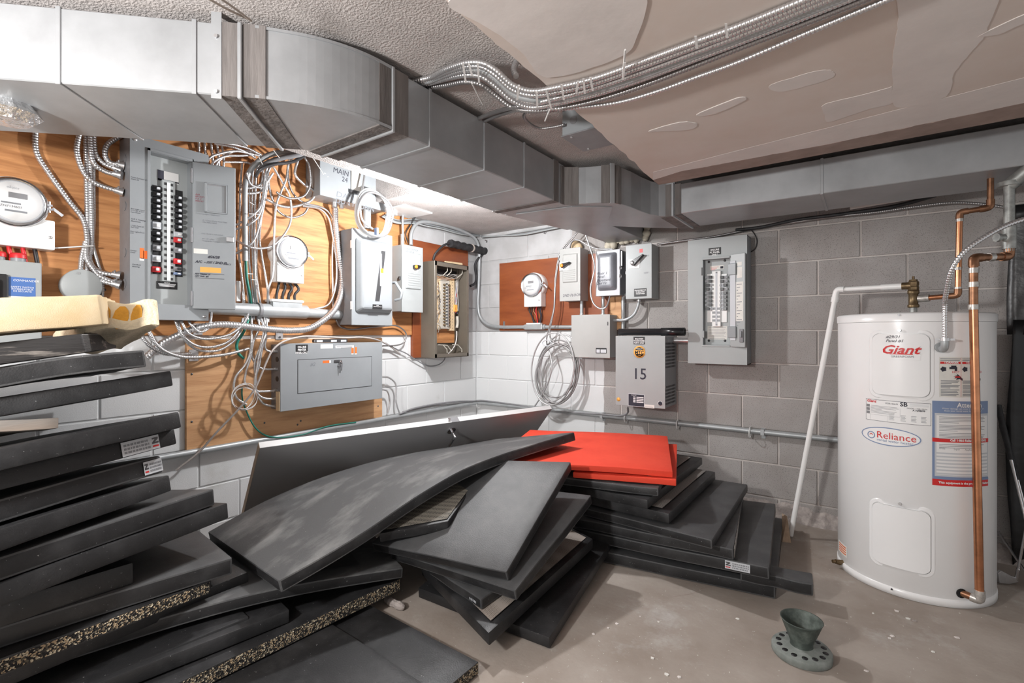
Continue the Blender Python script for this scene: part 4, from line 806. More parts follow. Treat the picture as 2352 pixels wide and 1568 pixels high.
P = on(z3, .07, (1126, 600, .09), (1130, 750), (1150, 950), (1180, 1150), (1163, 1300, .10), (1095, 1430, .14)) + on(z5, .12, (1550, 282), (1380, 308), (1200, 300), (1000, 276), (800, 256), (650, 262), (480, 300, .09), (330, 362, .07), (200, 430, .06), (60, 550, .06))
cable(P, .0185, 'fat flexible conduit sweeping from the wireway box under the grey conduit', m='flex_steel', pitch=.0135, name='flexible_conduit', cat='conduit', seg=12)
cable(on(z3, .085, (425, 1020, .075), (432, 1150), (455, 1280), (465, 1360, .03), (466, 1420, .03)) + on(z5, .07, (945, 310), (880, 420), (890, 510), (940, 560)), .0075, 'green ground wire running down out of the grey conduit', m='green_wire', name='ground_wire', cat='wire')
cable(on(z5, .05, (925, 820), (925, 900), (950, 1000), (1050, 1190), (1200, 1268), (1450, 1250), (1700, 1170), (1950, 1135)), .0042, 'thin green wire drooping below the pale plywood', m='green_wire', name='ground_wire', cat='wire')
GU = 'armoured cables feeding the printer panel'
def ur(pts, label, r=sm, off=.09, ends=1, g=GU): return run(z5, off, pts, r, label, g, 'flex_steel', ps, ends=ends)
ur([(985, 150, .05), (970, 190), (930, 260), (800, 350), (600, 385), (450, 340), (390, 250), (370, 190, .08)], 'upper armoured cable sagging under the breaker panel bottom', off=.13, ends=0)
ur([(1010, 160, .04), (1012, 350), (1000, 500), (950, 620), (870, 720), (850, 830), (880, 920), (965, 975)], 'armoured cable making the wide left loop on the pale plywood', off=.10, ends=0)
ur([(1055, 160, .04), (1080, 280), (1030, 400), (1000, 550), (960, 680), (950, 780), (1000, 830), (1060, 850)], 'armoured cable crossing the middle of the bundle on pale plywood', off=.075, ends=0)
ur([(1085, 160, .04), (1120, 300), (1090, 450), (1040, 600), (1050, 750), (1055, 845), (1110, 857), (1250, 850, .085)], 'armoured cable entering the third connector of the printer panel')
ur([(1150, 170, .04), (1140, 330), (1090, 480), (1060, 640), (1040, 780), (1060, 870), (1130, 920), (1262, 922, .085)], 'armoured cable entering the fourth connector of the printer panel', off=.105)
ur([(1125, 160, .05), (1132, 320), (1100, 500), (1080, 620), (1050, 720), (1042, 850), (1090, 940), (1150, 980), (1262, 992, .085)], 'armoured cable entering the lowest connector of the printer panel', off=.08)
ur([(1110, 170, .04), (1142, 350), (1130, 450), (1165, 495), (1262, 498, .085)], 'armoured cable entering the top connector of the printer panel', off=.07)
ur([(1010, 480), (1020, 560), (1060, 620), (1120, 655), (1262, 655, .085)], 'armoured cable entering the second connector of the printer panel', off=.06)
ur([(60, 280, .06), (100, 340), (150, 430), (250, 505), (400, 548), (600, 545), (800, 520), (985, 472, .06)], 'long armoured cable sagging left across the bare block', r=.009, off=.09, ends=0)
ur([(10, 330, .06), (40, 390), (120, 465), (250, 520), (460, 520, .04)], 'short armoured cable strapped to the left edge of the pale plywood', r=.010, off=.07, ends=0)
ur([(322, 200, .08), (330, 240), (400, 380), (520, 480), (700, 490), (830, 420), (905, 330), (930, 200, .05)], 'lower armoured cable sagging under the breaker panel bottom', off=.10, ends=0)
ur([(445, 210, .08), (460, 250), (540, 320), (620, 290), (645, 200), (648, 120, .05)], 'small armoured loop hanging under the breaker panel door', off=.12, ends=0)
ur([(345, 200, .08), (380, 330), (480, 430), (620, 460), (780, 420), (880, 330), (960, 200, .05)], 'middle armoured cable sagging under the breaker panel bottom', off=.115, ends=0)
cw = []
for k in range(5):
    cen = Lp(*z5(938 + 3 * k, 920 - 4 * k), .12); P = []
    for t in range(33):
        th = 2 * math.pi * t / 32; P.append(cen + V((.006 * math.sin(3 * th + k), (.055 + .003 * k) * math.cos(th) + .004 * math.sin(2 * th + k), (.055 + .004 * k) * math.sin(th))))
    cw.append(P)
wc = thing('wire_coil', cen - UP * .06, 'small coil of thin white and brown wire on pale plywood', 'wire')
for k, P in enumerate(cw): c = B(); c.tube(P, .0022, 5); obj('wire_turn', c, ['wire_white', 'tan_wire', 'copper_dull', 'wire_white', 'wire_white'][k], wc)
cable(on(z5, .17, (2350, 520, .03), (2240, 440, .05), (2130, 390, .12), (2000, 370, .15), (1850, 374, .155), (1600, 362, .16), (1450, 366, .16), (1300, 408, .17), (1205, 480, .18), (1150, 580, .18), (1100, 700, .18), (1030, 850, .17), (900, 1010, .14), (700, 1220, .10), (540, 1400, .07), (330, 1568, .05)), .0052, 'grey cord draped over the printer panel and down past the door', m='grey_cord', name='cord', cat='cord')
cable(on(z4, .03, (560, 1350, .05), (620, 1385), (700, 1420), (760, 1460), (850, 1507), (920, 1502), (960, 1475), (977, 1440, .06)), .0045, 'dark cord sagging from the terminal cabinet to the printer panel', m='enamel_dim', name='cord', cat='cord')
cable(on(z4, .05, (215, 1190, .06), (250, 1240), (330, 1255), (450, 1242), (560, 1232, .05), (640, 1232), (700, 1280), (690, 1340), (640, 1365), (538, 1370)), .0055, 'thin armoured cable looping under the big main switch', m='flex_dark', pitch=ps)
GP = 'flexible conduits dropping from the printer panel right side'
ur([(2180, 725, .06), (2250, 735), (2310, 800), (2312, 950), (2345, 1060)], 'taller flexible loop dropping from the right side of the printer panel', off=.05, ends=0, g=GP); ur([(2180, 838, .06), (2235, 858), (2255, 950), (2240, 1050)], 'shorter flexible loop dropping from the right side of the printer panel', off=.05, ends=0, g=GP)
for k, (X, Y) in enumerate(((525, 270), (1258, 322), (487, 505))):
    p = Lp(*z5(X, Y), .02); o = tag(obj('pipe_strap', B('L').box(p.y - .022, p.y + .022, p.z - .045, p.z + .015, .0215 if k else .003, .026), 'steel', None, .002), ['steel strap plate under the breaker panel', 'steel strap plate under the fat flexible conduit', 'steel strap holding a cable at the plywood edge'][k], 'strap')
    obj('screw', B('L').cyl((p.y, p.z - .03, .026), .006, .004, 'c', 8), 'steel_dark', o)
# cables and conduit up at the ceiling by the corner
GC = 'thin cables along the ceiling at the corner'
for k in range(4):
    P = on(z4, .03 + .012 * k, (565 - 10 * k, 455 + 6 * k, .06), (640, 498 + 7 * k), (760, 492 + 10 * k), (850, 500 + 14 * k), (950, 525 + 12 * k), (1100, 572 + 9 * k), (1290, 606 + 4 * k, .03)) + onr(z6, .03 + .01 * k, (90, 140 + 4 * k), (200, 148 - 2 * k), (400, 112 + 7 * k), (560, 88 + 5 * k), (720, 58 + 4 * k))
    cable(P, .0055, ['lowest thin grey cable along the ceiling line at the corner', 'second thin grey cable along the ceiling line at the corner', 'third thin grey cable along the ceiling line at the corner', 'topmost thin grey cable along the ceiling line at the corner'][3 - k], GC, m=['enamel_grey_light', 'flex_dark', 'enamel_grey', 'enamel_grey_light'][k], name='cable')
cable(on(z4, .07, (735, 672, .08), (738, 590), (775, 525), (850, 512), (1000, 542), (1130, 592), (1188, 640), (1208, 720), (1206, 900), (1200, 1080, .05)) [:8] + [Rp(1100, 640, .035), Rp(1098, 700, .035), Rp(1103, 728, .035), Rp(1120, 745, .035), Rp(1150, 750.5, .035), Rp(1200, 750.5, .035), Rp(1316, 750.5, .035)], .0135, 'grey conduit from the orange knob switch round the corner to the meter', m='conduit_grey', name='conduit', cat='conduit', seg=12)
cable(on(z4, .08, (680, 450, .06), (678, 520), (680, 600), (682, 690)), .0085, 'thin vertical conduit beside the conduit into the orange knob switch', m='conduit_grey', name='conduit', cat='conduit', seg=10)
cable(on(z4, .07, (770, 470, .1), (740, 520), (700, 590), (715, 655)), .0042, 'black wire hanging beside the conduit into the orange knob switch', m='rubber_black', name='cord', cat='cord')
p = Zp(936, 484, ZC); o = thing('junction_cover', (p.x, p.y, ZC - .03), 'white octagonal junction cover on the ceiling above the switches', 'junction box')
obj('cover', B().box(p.x - .13, p.x + .12, p.y - .15, p.y + .13, ZC - .012, ZC - .001), 'plastic_white', o, .004)
obj('hub', B().lathe([(.03, 0), (.03, .02)], (p.x - .08, p.y - .06, ZC - .032), 'c', 12), 'plastic_white', o)
# taped black splice
s0, s1 = Lp(*z4(1005, 660), .14), Lp(*z4(1255, 715), .09)
o = thing('taped_splice', s1 - UP * .04, 'thick cable splice wrapped in black tape beside the corner', 'cable')
c = B(); c.tube(spline([s0, s0.lerp(s1, .3), s0.lerp(s1, .7), s1], .02), lambda t: .030 + .004 * math.sin(t * 40), 14); obj('tape_wrap', c, 'rubber_black', o)
c = B(); pm = s0.lerp(s1, .56); c.tube([pm, pm + (s1 - s0).normalized() * .014], .0345, 14); obj('tape_band', c, 'tan_wire', o)
c = B(); c.tube(spline([s0, Lp(*z4(960, 675), .13), Lp(*z4(905, 730), .11), Lp(*z4(890, 775), .10)], .01), .009, 8); obj('cable_tail', c, 'rubber_black', o)
c = B(); c.tube(spline([s1, Lp(*z4(1210, 755), .07), Lp(*z4(1180, 810), .05), Lp(*z4(1188, 890), .045), Lp(*z4(1180, 935), .05), Lp(*z4(1148, 955), .06)], .01), .011, 8); obj('cable_tail', c, 'rubber_black', o)
# coil of white cable hung in front of the wireway box
cc = Lp(*z4(465, 450), .24); o = thing('cable_coil', cc - UP * .17, 'coil of pale armoured cable hanging in front of the wireway box', 'cable')
for k in range(3):
    P = [cc + V((.012 * k + .01 * math.sin(t / 5), (.125 + .006 * k) * math.cos(2 * math.pi * t / 90) + .006 * k, (.150 - .006 * k) * math.sin(2 * math.pi * t / 90) - .005 * k)) for t in range(90)]
    c = B(); c.tube(P, .0075, 8, closed=True); obj('coil_turn', c, ['plastic_white', 'grey_pale', 'flex_steel'][k], o)
c = B(); c.tube(spline([Lp(*z4(412, 190), .22), Lp(*z4(400, 280), .23), Lp(*z4(385, 400), .25), Lp(*z4(400, 500), .25), Lp(*z4(470, 560), .25)], .002), .0075, 8, ring=.008); obj('cable_tail', c, 'flex_steel', o)
p = Lp(*z4(495, 575), .27); obj('tie', B().box(p.x - .012, p.x + .012, p.y - .006, p.y + .01, p.z - .025, p.z + .02), 'label_steel_blue', o)
# white cable ties under the duct
for k, pts in enumerate((((880, 160), (935, 195), (1000, 290), (1035, 345)), ((930, 150), (1000, 180), (1060, 225)), ((520, 190), (535, 225), (555, 265)), ((640, 150), (665, 185), (690, 215)), ((455, 560), (490, 580)), ((450, 650), (540, 655)), ((470, 1165), (510, 1170)), ((425, 1118), (480, 1122)))):
    tag(obj('cable_tie', B().tube(spline([Lp(*z3(*q), [.24, .24, .15, .2, .08, .10, .075, .08][k]) for q in pts], .012), .0026, 4), 'tie_white'),
        ['white cable tie tail hanging longest before the wireway box', 'short white cable tie tail under the duct corner', 'white cable tie round the arching grey conduits', 'white cable tie higher on the arching conduits', 'white cable tie on the upper hanging bundle', 'white cable tie midway down the hanging bundle', 'lowest white cable tie on the hanging bundle', 'white cable tie across the green wire'][k], 'cable tie', 'white cable ties on the left wall wiring')
# ------------------------------------------------------------------ back wall: boards and boxes
def rx(px, off): return Rp(px, PYH, off).x
def rzz(px, py, off): return Rp(px, py, off).z
f = MAPS['R']
board('plywood_board', 'R', rx(1147, .018), rx(1400, .018), rzz(1300, 758, .018), rzz(1147, 605, .018), .001, .018, 'plywood_red', 'red-brown plywood board behind the meter on the block wall')
board('plywood_board', 'R', rx(1400, .019), rx(1428, .019), rzz(1410, 757, .019), rzz(1410, 600, .019), .001, .019, 'plywood_pale', 'narrow pale plywood strip behind the middle switch boxes')
p = Rp(1224, 655, .085)
mo = meter('R', p.x, p.z, 'electricity meter with wires on the red-brown board', c0=.018, wid=.16, drop=.17)
for k, mm in enumerate(('rubber_black', 'rubber_black', 'copper_dull', 'red_plastic', 'rubber_black', 'ink')):
    a = p.x - .055 + .022 * k; b = B(); b.tube(spline([f((a, p.z - .165, .045)), f((a + .006 * math.sin(k * 2), p.z - .20, .055)), f((a + .010 * math.cos(k * 3) + .01, p.z - .24, .05)), f((p.x - .02 + .012 * k, p.z - .30, .04))], .01), .0045, 6); obj('lead', b, mm, mo)
zc = Rp(1230, 750.5, .035).z
o = wthing('conduit_junction', 'R', p.x, zc - .03, 'grey conduit fitting below the meter on the red-brown board', 'conduit')
c = B('R'); c.box(p.x - .10, p.x + .07, zc - .022, zc + .020, .012 + .006, .062); obj('body', c, 'conduit_grey', o, .006, 2)
c = B('R'); c.box(p.x - .085, p.x + .05, zc + .020, zc + .032, .02, .058); obj('lid', c, 'plastic_white', o, .003)
for s in (-.115, .07): c = B('R'); c.cyl((p.x + s, zc, .037), .019, .018, 'a', 14); obj('gland', c, 'conduit_grey', o)
a = rx(1156, .03); obj('strap', B('R').box(a - .01, a + .01, zc - .016, zc + .05, .0185, .0205), 'steel', o)
D = .15; a0, a1 = rx(1286, D), rx(1332, D); b0, b1 = rzz(1310, 690, D), rzz(1286, 573, D)
o, ld = rotary_switch('R', a0, a1, b0, b1, D, 'grey switch with orange knob right of the wall meter', 'orange_plastic', 'enamel_grey_warm', c0=.018, angle=18, kx=.25, kz=.67, klen=.06)
wtext('2ND FLOOR', 'R', a0 + .025, b0 + .03, D + .0003, .027, 'ink', ld, name='handwriting', shear=.2)
# slate enclosure with bulging lid
D = .16; a0, a1 = rx(1366, D), rx(1420, D); b0, b1 = rzz(1390, 678, D), rzz(1366, 577, D)
o = wthing('fused_switch', 'R', (a0 + a1) / 2, b0, 'slate grey fused switch with bulging lid and scribbled notes', 'switch')
obj('case', B('R').box(a0, a1, b0, b1, .019, D - .03), 'enamel_slate', o, .003)
ld = obj('lid', B('R').box(a0 - .003, a1 + .003, b0 - .002, b1 + .002, D - .03, D - .02), 'grey_pale', o, .002)
obj('bulge', B('R').frust(a0 + .012, a1 - .014, b0 + .03, b1 - .012, D - .02, .026, D + .02), 'enamel_slate', ld, .016, 3)
am, bm_ = a0 + .075, b1 - .085; pl_ = obj('rating_plate', B('R').box(am - .022, am + .022, bm_ - .030, bm_ + .030, D + .0205, D + .0215), 'grey_pale', ld, .002); obj('plate_print', B('R').box(am - .014, am + .014, bm_ - .012, bm_ + .006, D + .0215, D + .0219), 'enamel_slate', pl_)
wtext('Floor 1\nPanel\nBasement\n2nd Flr.', 'R', a0 + .026, b0 + .145, D + .0203, .026, 'ink', ld, name='handwriting', shear=.3, space=.9)
hd = B('R'); hd.box(a1 + .004, a1 + .018, b1 - .12, b1 - .01, D - .06, D - .03); obj('side_lever', hd, 'steel_dark', o, .003)
for b in (b1 - .13, b0 + .13): c = B('R'); c.tube([f((a1 + .008, b + .014 * math.sin(t), D - .02 + .014 * math.cos(t))) for t in [k * math.pi / 6 for k in range(13)]], .004, 6); obj('hasp', c, 'steel', o)
# pale switch with black handle
D = .15; a0, a1 = rx(1438, D), rx(1496, D); b0, b1 = rzz(1465, 685, D), rzz(1438, 565, D)
o, ld = rotary_switch('R', a0, a1, b0, b1, D, 'pale grey disconnect switch with black handle and red sticker', 'steel', 'enamel_grey_light', c0=.002, angle=35, kx=.33, kz=.66, pad=False, plate='white', klen=.085)
obj('sticker', B('R').box(a0 + .095, a0 + .118, b1 - .055, b1 - .030, D, D + .0006), 'red_plastic', ld)
wtext('ON', 'R', a0 + .13, b1 - .085, D + .0004, .018, 'grey_text', ld); wtext('OFF', 'R', a0 + .125, b1 - .20, D + .0004, .018, 'grey_text', ld)
pl_ = obj('name_plate', B('R').box(a0 + .058, a0 + .145, b0 + .012, b0 + .066, D, D + .0015), 'black', ld); wtext('ON-LINE FEED FOR\nPC ISOLATION\nTRANSFORMER', 'R', a0 + .1015, b0 + .05, D + .0017, .0115, 'white', pl_, align='CENTER', wid=.8, bold=.0003)
# grey junction box, conduits
D = .15; a0, a1 = rx(1313, D), rx(1400, D); b0, b1 = rzz(1350, 820, D), rzz(1350, 723.5, D)
o = wthing('junction_box', 'R', (a0 + a1) / 2, b0, 'square pale grey junction box below the switches', 'junction box')
obj('case', B('R').box(a0, a1, b0, b1, .019, D - .004), 'enamel_grey_warm', o, .003); cv = obj('cover', B('R').box(a0 - .003, a1 + .003, b0 - .003, b1 + .003, D - .004, D), 'enamel_grey_warm', o, .002)
pl_ = obj('rating_label', B('R').box(a1 - .105, a1 - .022, b0 + .03, b0 + .068, D, D + .0006), 'black', cv); obj('label_field', B('R').box(a1 - .100, a1 - .073, b0 + .034, b0 + .058, D + .0006, D + .001), 'grey_pale', pl_); obj('label_field', B('R').box(a1 - .068, a1 - .026, b0 + .034, b0 + .058, D + .0006, D + .001), 'grey_pale', pl_)
obj('screw', B('R').box(a1 - .016, a1 - .010, b1 - .075, b1 - .05, D, D + .004), 'steel_dark', cv)
jx0, jx1, jz1 = a0, a1, b1
def rconduit(pts, r, label, off=.07, m='conduit_grey', **k): return cable([Rp(x, y, o_[0] if o_ else off) for x, y, *o_ in pts], r, label, m=m, name='conduit', cat='conduit', seg=12, **k)
rconduit([(1336, 690), (1336, 724)], .013, 'short conduit between the orange knob switch and the junction box', .08)
rconduit([(1385, 678), (1385, 724)], .011, 'short conduit between the slate switch and the junction box', .08)
rconduit([(1467, 685), (1466, 700), (1456, 722), (1437, 734), (1418, 735), (1408, 735)], .0105, 'bent conduit from the disconnect switch into the junction box', .08)
rconduit([(1440, 676, .04), (1432, 680, .035), (1431, 700, .035), (1431, 762, .035)], .0125, 'vertical conduit behind the bent conduit above the transformer', .035)
for k, (x, y) in enumerate(((1336, 722), (1385, 722), (1467, 690))): p = Rp(x, y, .08); tag(obj('conduit_nut', B('R').cyl((p.x, p.z - .006, .08), .017, .012, 'b', 10), 'steel'), ['steel locknut on the first conduit above the junction box', 'steel locknut on the second conduit above the junction box', 'steel locknut under the disconnect switch'][k], 'locknut')
# ------------------------------------------------------------------ isolation transformer
D = .24; a0, a1 = rx(1414, D), rx(1527, D); b0, b1 = rzz(1470, 934, D), rzz(1470, 771.5, D)
z8 = zoomer(1400, 740, 7.465); tz = lambda X, Y: (lambda p: (p.x, p.z))(Rp(*z8(X, Y), D))
o = wthing('isolation_transformer', 'R', (a0 + a1) / 2, b0, 'grey isolation transformer box numbered 15 with side vents', 'transformer')
obj('case', B('R').box(a0 + .004, a1, b0 + .004, b1, .006, D - .003), 'enamel_grey', o, .002); fp = obj('front_plate', B('R').box(a0, a1 + .002, b0, b1 + .001, D - .003, D), 'enamel_grey_light', o, .001)
s, t = tz(412, 375); s2, t2 = tz(605, 248); pl_ = obj('name_plate', B('R').box(s, s2, t, t2, D, D + .0015), 'black', fp); wtext('ISOLATION\nTRANSFORMER\nFOR PC ONLY', 'R', (s + s2) / 2, t2 - .018, D + .0017, .0132, 'white', pl_, align='CENTER', wid=.82, bold=.0004)
s, t = tz(513, 508); rr = tz(615, 508)[0] - s
lg = obj('emblem', B('R').lathe([(rr, 0), (rr, .001), (0, .001)], (s, t, D), 'c', 40), 'label_amber', fp)
obj('emblem_disc', B('R').lathe([(rr * .78, 0), (rr * .78, .0004), (0, .0004)], (s, t, D + .001), 'c', 36), 'black', lg)
obj('emblem_band', B('R').box(s - rr * .86, s + rr * .86, t - rr * .36, t + rr * .30, D + .0014, D + .0017), 'label_amber', lg)
wtext('MTC', 'R', s, t - rr * .34, D + .0019, rr * .78, 'black', lg, align='CENTER', wid=.95, bold=.0007); wtext('MARCUS', 'R', s, t + rr * .44, D + .0017, rr * .27, 'white', lg, align='CENTER')
obj('emblem_bolt', B('R').prism([(s - rr * .35, t - rr * .62), (s - rr * .05, t - rr * .50), (s - rr * .05, t - rr * .58), (s + rr * .35, t - rr * .46), (s + rr * .05, t - rr * .66), (s + rr * .05, t - rr * .58)], D + .0014, D + .0018), 'label_amber', lg)
for k in range(26):
    th = R(200 + 140 * (k % 13) / 12) if k < 13 else R(20 + 140 * (k % 13) / 12); q = rr * 1.13; x, y = s + q * math.cos(th), t + q * math.sin(th); obj('rim_letter', B('R').box(x - .0016, x + .0016, y - .0022, y + .0022, D, D + .0005), 'grey_text', lg)
s, t = tz(400, 968); hgt = tz(400, 780)[1] - t; wtext('15', 'R', s - .004, t, D + .0004, hgt * 1.42, 'ink', fp, wid=.98, name='number', bold=.0006)
s, t = tz(320, 1430); s2, t2 = tz(600, 1238); rp = obj('rating_plate', B('R').box(s, s2, t, t2, D, D + .0012), 'grey_pale', fp); obj('plate_field', B('R').box(s + .003, s2 - .003, t + .003, t2 - .003, D + .0012, D + .0016), 'ink', rp)
wtext('MARCUS', 'R', s + .022, t2 - .012, D + .0018, .009, 'white', rp)
for k in range(4):
    zz = t2 - .024 - .0105 * k; obj('plate_entry', B('R').box(s + .036, s + .052, zz, zz + .006, D + .0016, D + .0019), 'white', rp); obj('plate_entry', B('R').box(s + .058, s2 - .006, zz, zz + .006, D + .0016, D + .0019), 'white', rp)
s, t = tz(155, 1320); obj('round_sticker', B('R').lathe([(.0135, 0), (.0135, .0008), (0, .0008)], (s, t, D), 'c', 20), 'label_amber', fp)
s, t = tz(870, 1390); rs = obj('round_sticker', B('R').lathe([(.0155, 0), (.0155, .0008), (0, .0008)], (s, t, D), 'c', 24), 'white', fp); obj('sticker_ring', B('R').lathe([(.0125, .0008), (.0135, .0008), (.0135, .0011), (.0125, .0011)], (s, t, D), 'c', 24), 'ink', rs); wtext('SA', 'R', s, t - .004, D + .001, .012, 'ink', rs, align='CENTER')
s, t = tz(600, 1462); s2, t2 = tz(768, 1420); sk = obj('sticker', B('R').box(s, s2, t, t2, D, D + .0006), 'paper', fp); obj('print_line', B('R').box(s + .005, s2 - .008, t + .006, t + .008, D + .0006, D + .0009), 'grey_text', sk)
hb = B(); 
for r0, rows in ((.028 + .015, 8), (.205, 6)):
    for i in range(rows):
        zz = b1 - r0 - i * .0215 if r0 < .1 else b0 + .035 + i * .0215
        for k in range(8): yy = -D + .018 + k * .0255; hb.box(a1, a1 + .0012, yy, yy + .013, zz - .012, zz)
tag(obj('vent_holes', hb, 'black', o), kind='stuff')
for zz in (b1 - .13, b0 + .14): obj('screw', B().lathe([(.005, 0), (.005, .003), (0, .004)], (a1 + .0005, -D + .006, zz), 'a', 8), 'chrome', o)
obj('knockout', B().lathe([(.02, 0), (.02, .001), (0, .001)], (a1, -D + .05, b1 - .03), 'a', 16), 'enamel_grey', o)
c = B(); q = b1 - .03; c.tube([(a1, -.06, q), (a1 + .02, -.06, q), (a1 + .024, -.06, q), (a1 + .05, -.06, q), (a1 + .055, -.06, q), (rx(1582, .13) + .0, -.06, q)], .02, 12); obj('nipple', c, 'steel', o)
tx0, tx1, tz1 = a0, a1, b1
# black plastic tube lying on the transformer
e0, e1 = Rp(1422, 764.5, .20), Rp(1573, 764.5, .20); zt_ = tz1 + .0285
o = tag(obj('plastic_tube', B().lathe([(.0215, 0), (.0225, .001), (.0225, e1.x - e0.x - .15), (.026, e1.x - e0.x - .149), (.026, e1.x - e0.x), (.022, e1.x - e0.x), (.022, .02)], (e0.x, -.20, zt_ - .001), 'a', 24), 'black_gloss'), 'black plastic tube lying on top of the transformer', 'tube')
# ------------------------------------------------------------------ PC breaker panel
D = .14; a0, a1 = rx(1580, D), rx(1716, D); b0, b1 = rzz(1650, 836, D), rzz(1650, 545, D)
z9 = zoomer(1560, 520, 4.611); pz = lambda X, Y, c=D: (lambda p: (p.x, p.z))(Rp(*z9(X, Y), c))
o = wthing('wall_breaker_panel', 'R', (a0 + a1) / 2, b0, 'grey breaker panel with open door right of the transformer', 'breaker panel')
obj('back_box', B('R').box(a0 + .004, a1 - .004, b0 + .004, b1 - .004, .002, .05), 'enamel_grey', o)
sd = B('R'); sd.box(a0 + .002, a0 + .006, b0, b1, .002, D - .002); sd.box(a1 - .006, a1 - .002, b0, b1, .002, D - .002); sd.box(a0 + .002, a1 - .002, b0, b0 + .004, .002, D - .002); sd.box(a0 + .002, a1 - .002, b1 - .004, b1, .002, D - .002); obj('box_sides', sd, 'enamel_grey', o)
s, t = pz(248, 1255); s2, t2 = pz(540, 325)
tr = B('R'); tr.box(a0, s, b0, b1, D - .003, D); tr.box(s2, a1, b0, b1, D - .003, D); tr.box(s, s2, b0, t, D - .003, D); tr.box(s, s2, t2, b1, D - .003, D); obj('front_trim', tr, 'enamel_grey_light', o)
obj('trim_lip', B('R').box(s - .004, s2, t2 - .004, t2 + .008, D, D + .010), 'enamel_grey_light', o, .001); obj('trim_lip', B('R').box(s - .004, s2, t - .010, t, D, D + .004), 'enamel_grey_light', o, .001)
ND = .095; obj('dead_front', B('R').box(s - .002, s2 + .002, t - .002, t2 + .002, ND - .01, ND), 'enamel_grey_light', o)
rv = B('R'); rv.box(s, s + .002, t, t2, ND, D); rv.box(s2 - .002, s2, t, t2, ND, D); rv.box(s, s2, t2 - .002, t2, ND, D); rv.box(s, s2, t, t + .002, ND, D); obj('opening_reveal', rv, 'enamel_grey', o)
q0, r0 = pz(355, 1060, ND); q1, r1 = pz(445, 470, ND); bs = obj('bus_cover', B('R').box(q0, q1, r0, r1, ND, ND + .014), 'plastic_white', o, .002); obj('bus_groove', B('R').box((q0 + q1) / 2 - .006, (q0 + q1) / 2 + .006, r0 + .004, r1 - .004, ND + .014, ND + .0145), 'grey_pale', bs)
for Y in (490, 1038): a_, b_ = pz(400, Y, ND); obj('screw', B('R').cyl((a_, b_, ND + .0145), .005, .002, 'c', 8), 'steel_dark', bs)
for Y in (870, 912, 955, 995):
    for X in (373, 422): a_, b_ = pz(X, Y, ND); obj('number_square', B('R').box(a_ - .009, a_ + .009, b_ - .007, b_ + .007, ND + .014, ND + .0148), 'steel_dark', bs)
for side, (X0, X1, tX) in enumerate(((297, 352, (338, 318)), (446, 508, (462, 490)))):
    p0, r0 = pz(X0, 1015, ND); p1, r1 = pz(X1, 500, ND); obj('breaker_bay', B('R').box(p0, p1, r0, r1, ND, ND + .006), 'plastic_white', o, .001)
    for k in range(9):
        Y = 540 + 41.5 * k; a_, b_ = pz((X0 + X1) / 2, Y, ND); flip = k in ((2, 3, 8) if not side else (0, 1, 3))
        br = obj('breaker', B('R').box(p0 + .002, p1 - .002, b_ - .0105, b_ + .0105, ND + .006, ND + .014), 'grey_pale', o, .001)
        s_ = (1 if not flip else -1) * (1); cx = (p0 + p1) / 2 + s_ * (p1 - p0) * .25
        obj('toggle', B('R').box(cx - .010, cx + .010, b_ - .0085, b_ + .0085, ND + .014, ND + .026), 'black_gloss', br, .001); obj('toggle_window', B('R').box(cx - s_ * .026 - .006, cx - s_ * .026 + .006, b_ - .006, b_ + .006, ND + .014, ND + .018), 'steel_dark', br)
q0, r0 = pz(327, 460, ND); q1, r1 = pz(472, 408, ND); lb = obj('rating_label', B('R').box(q0, q1, r0, r1, ND, ND + .0008), 'paper', o); [obj('print_line', B('R').box(q0 + .006, q1 - .03 - .01 * k, r1 - .010 - .008 * k, r1 - .008 - .008 * k, ND + .0008, ND + .0012), 'label_red', lb) for k in range(3)]; obj('label_mark', B('R').box(q1 - .020, q1 - .003, r0 + .004, r0 + .018, ND + .0008, ND + .0012), 'ink', lb)
q0, r0 = pz(300, 1195, ND); q1, r1 = pz(507, 1055, ND); lb = obj('directory_sheet', B('R').box(q0, q1, r0, r1, ND, ND + .0008), 'paper', o)
for k in range(8): obj('print_line', B('R').box(q0 + .006, q1 - .006 - .006 * (k % 3), r1 - .010 - .0095 * k, r1 - .008 - .0095 * k, ND + .0008, ND + .0011), 'grey_text', lb)
for X, Y in ((315, 375), (484, 360), (315, 1208), (485, 1208)): a_, b_ = pz(X, Y, ND); obj('screw', B('R').lathe([(.008, 0), (.007, .003), (0, .004)], (a_, b_, ND), 'c', 10), 'steel_dark', o)
q0, r0 = pz(312, 305); q1, r1 = pz(443, 218); pl_ = obj('name_plate', B('R').box(q0, q1, r0, r1, D, D + .0015), 'black', o); wtext('ON-LINE\nPC PANEL\nONLY', 'R', (q0 + q1) / 2, r1 - .018, D + .0017, .0152, 'white', pl_, align='CENTER', wid=.85, bold=.0004)
obj('latch_slot', B('R').box(s - .006, s - .001, t2 - .10, t2 - .05, D, D + .002), 'black', o); obj('latch_tab', B('R').box(s - .002, s + .012, t + .045, t + .09, D, D + .008), 'enamel_grey_light', o, .003)
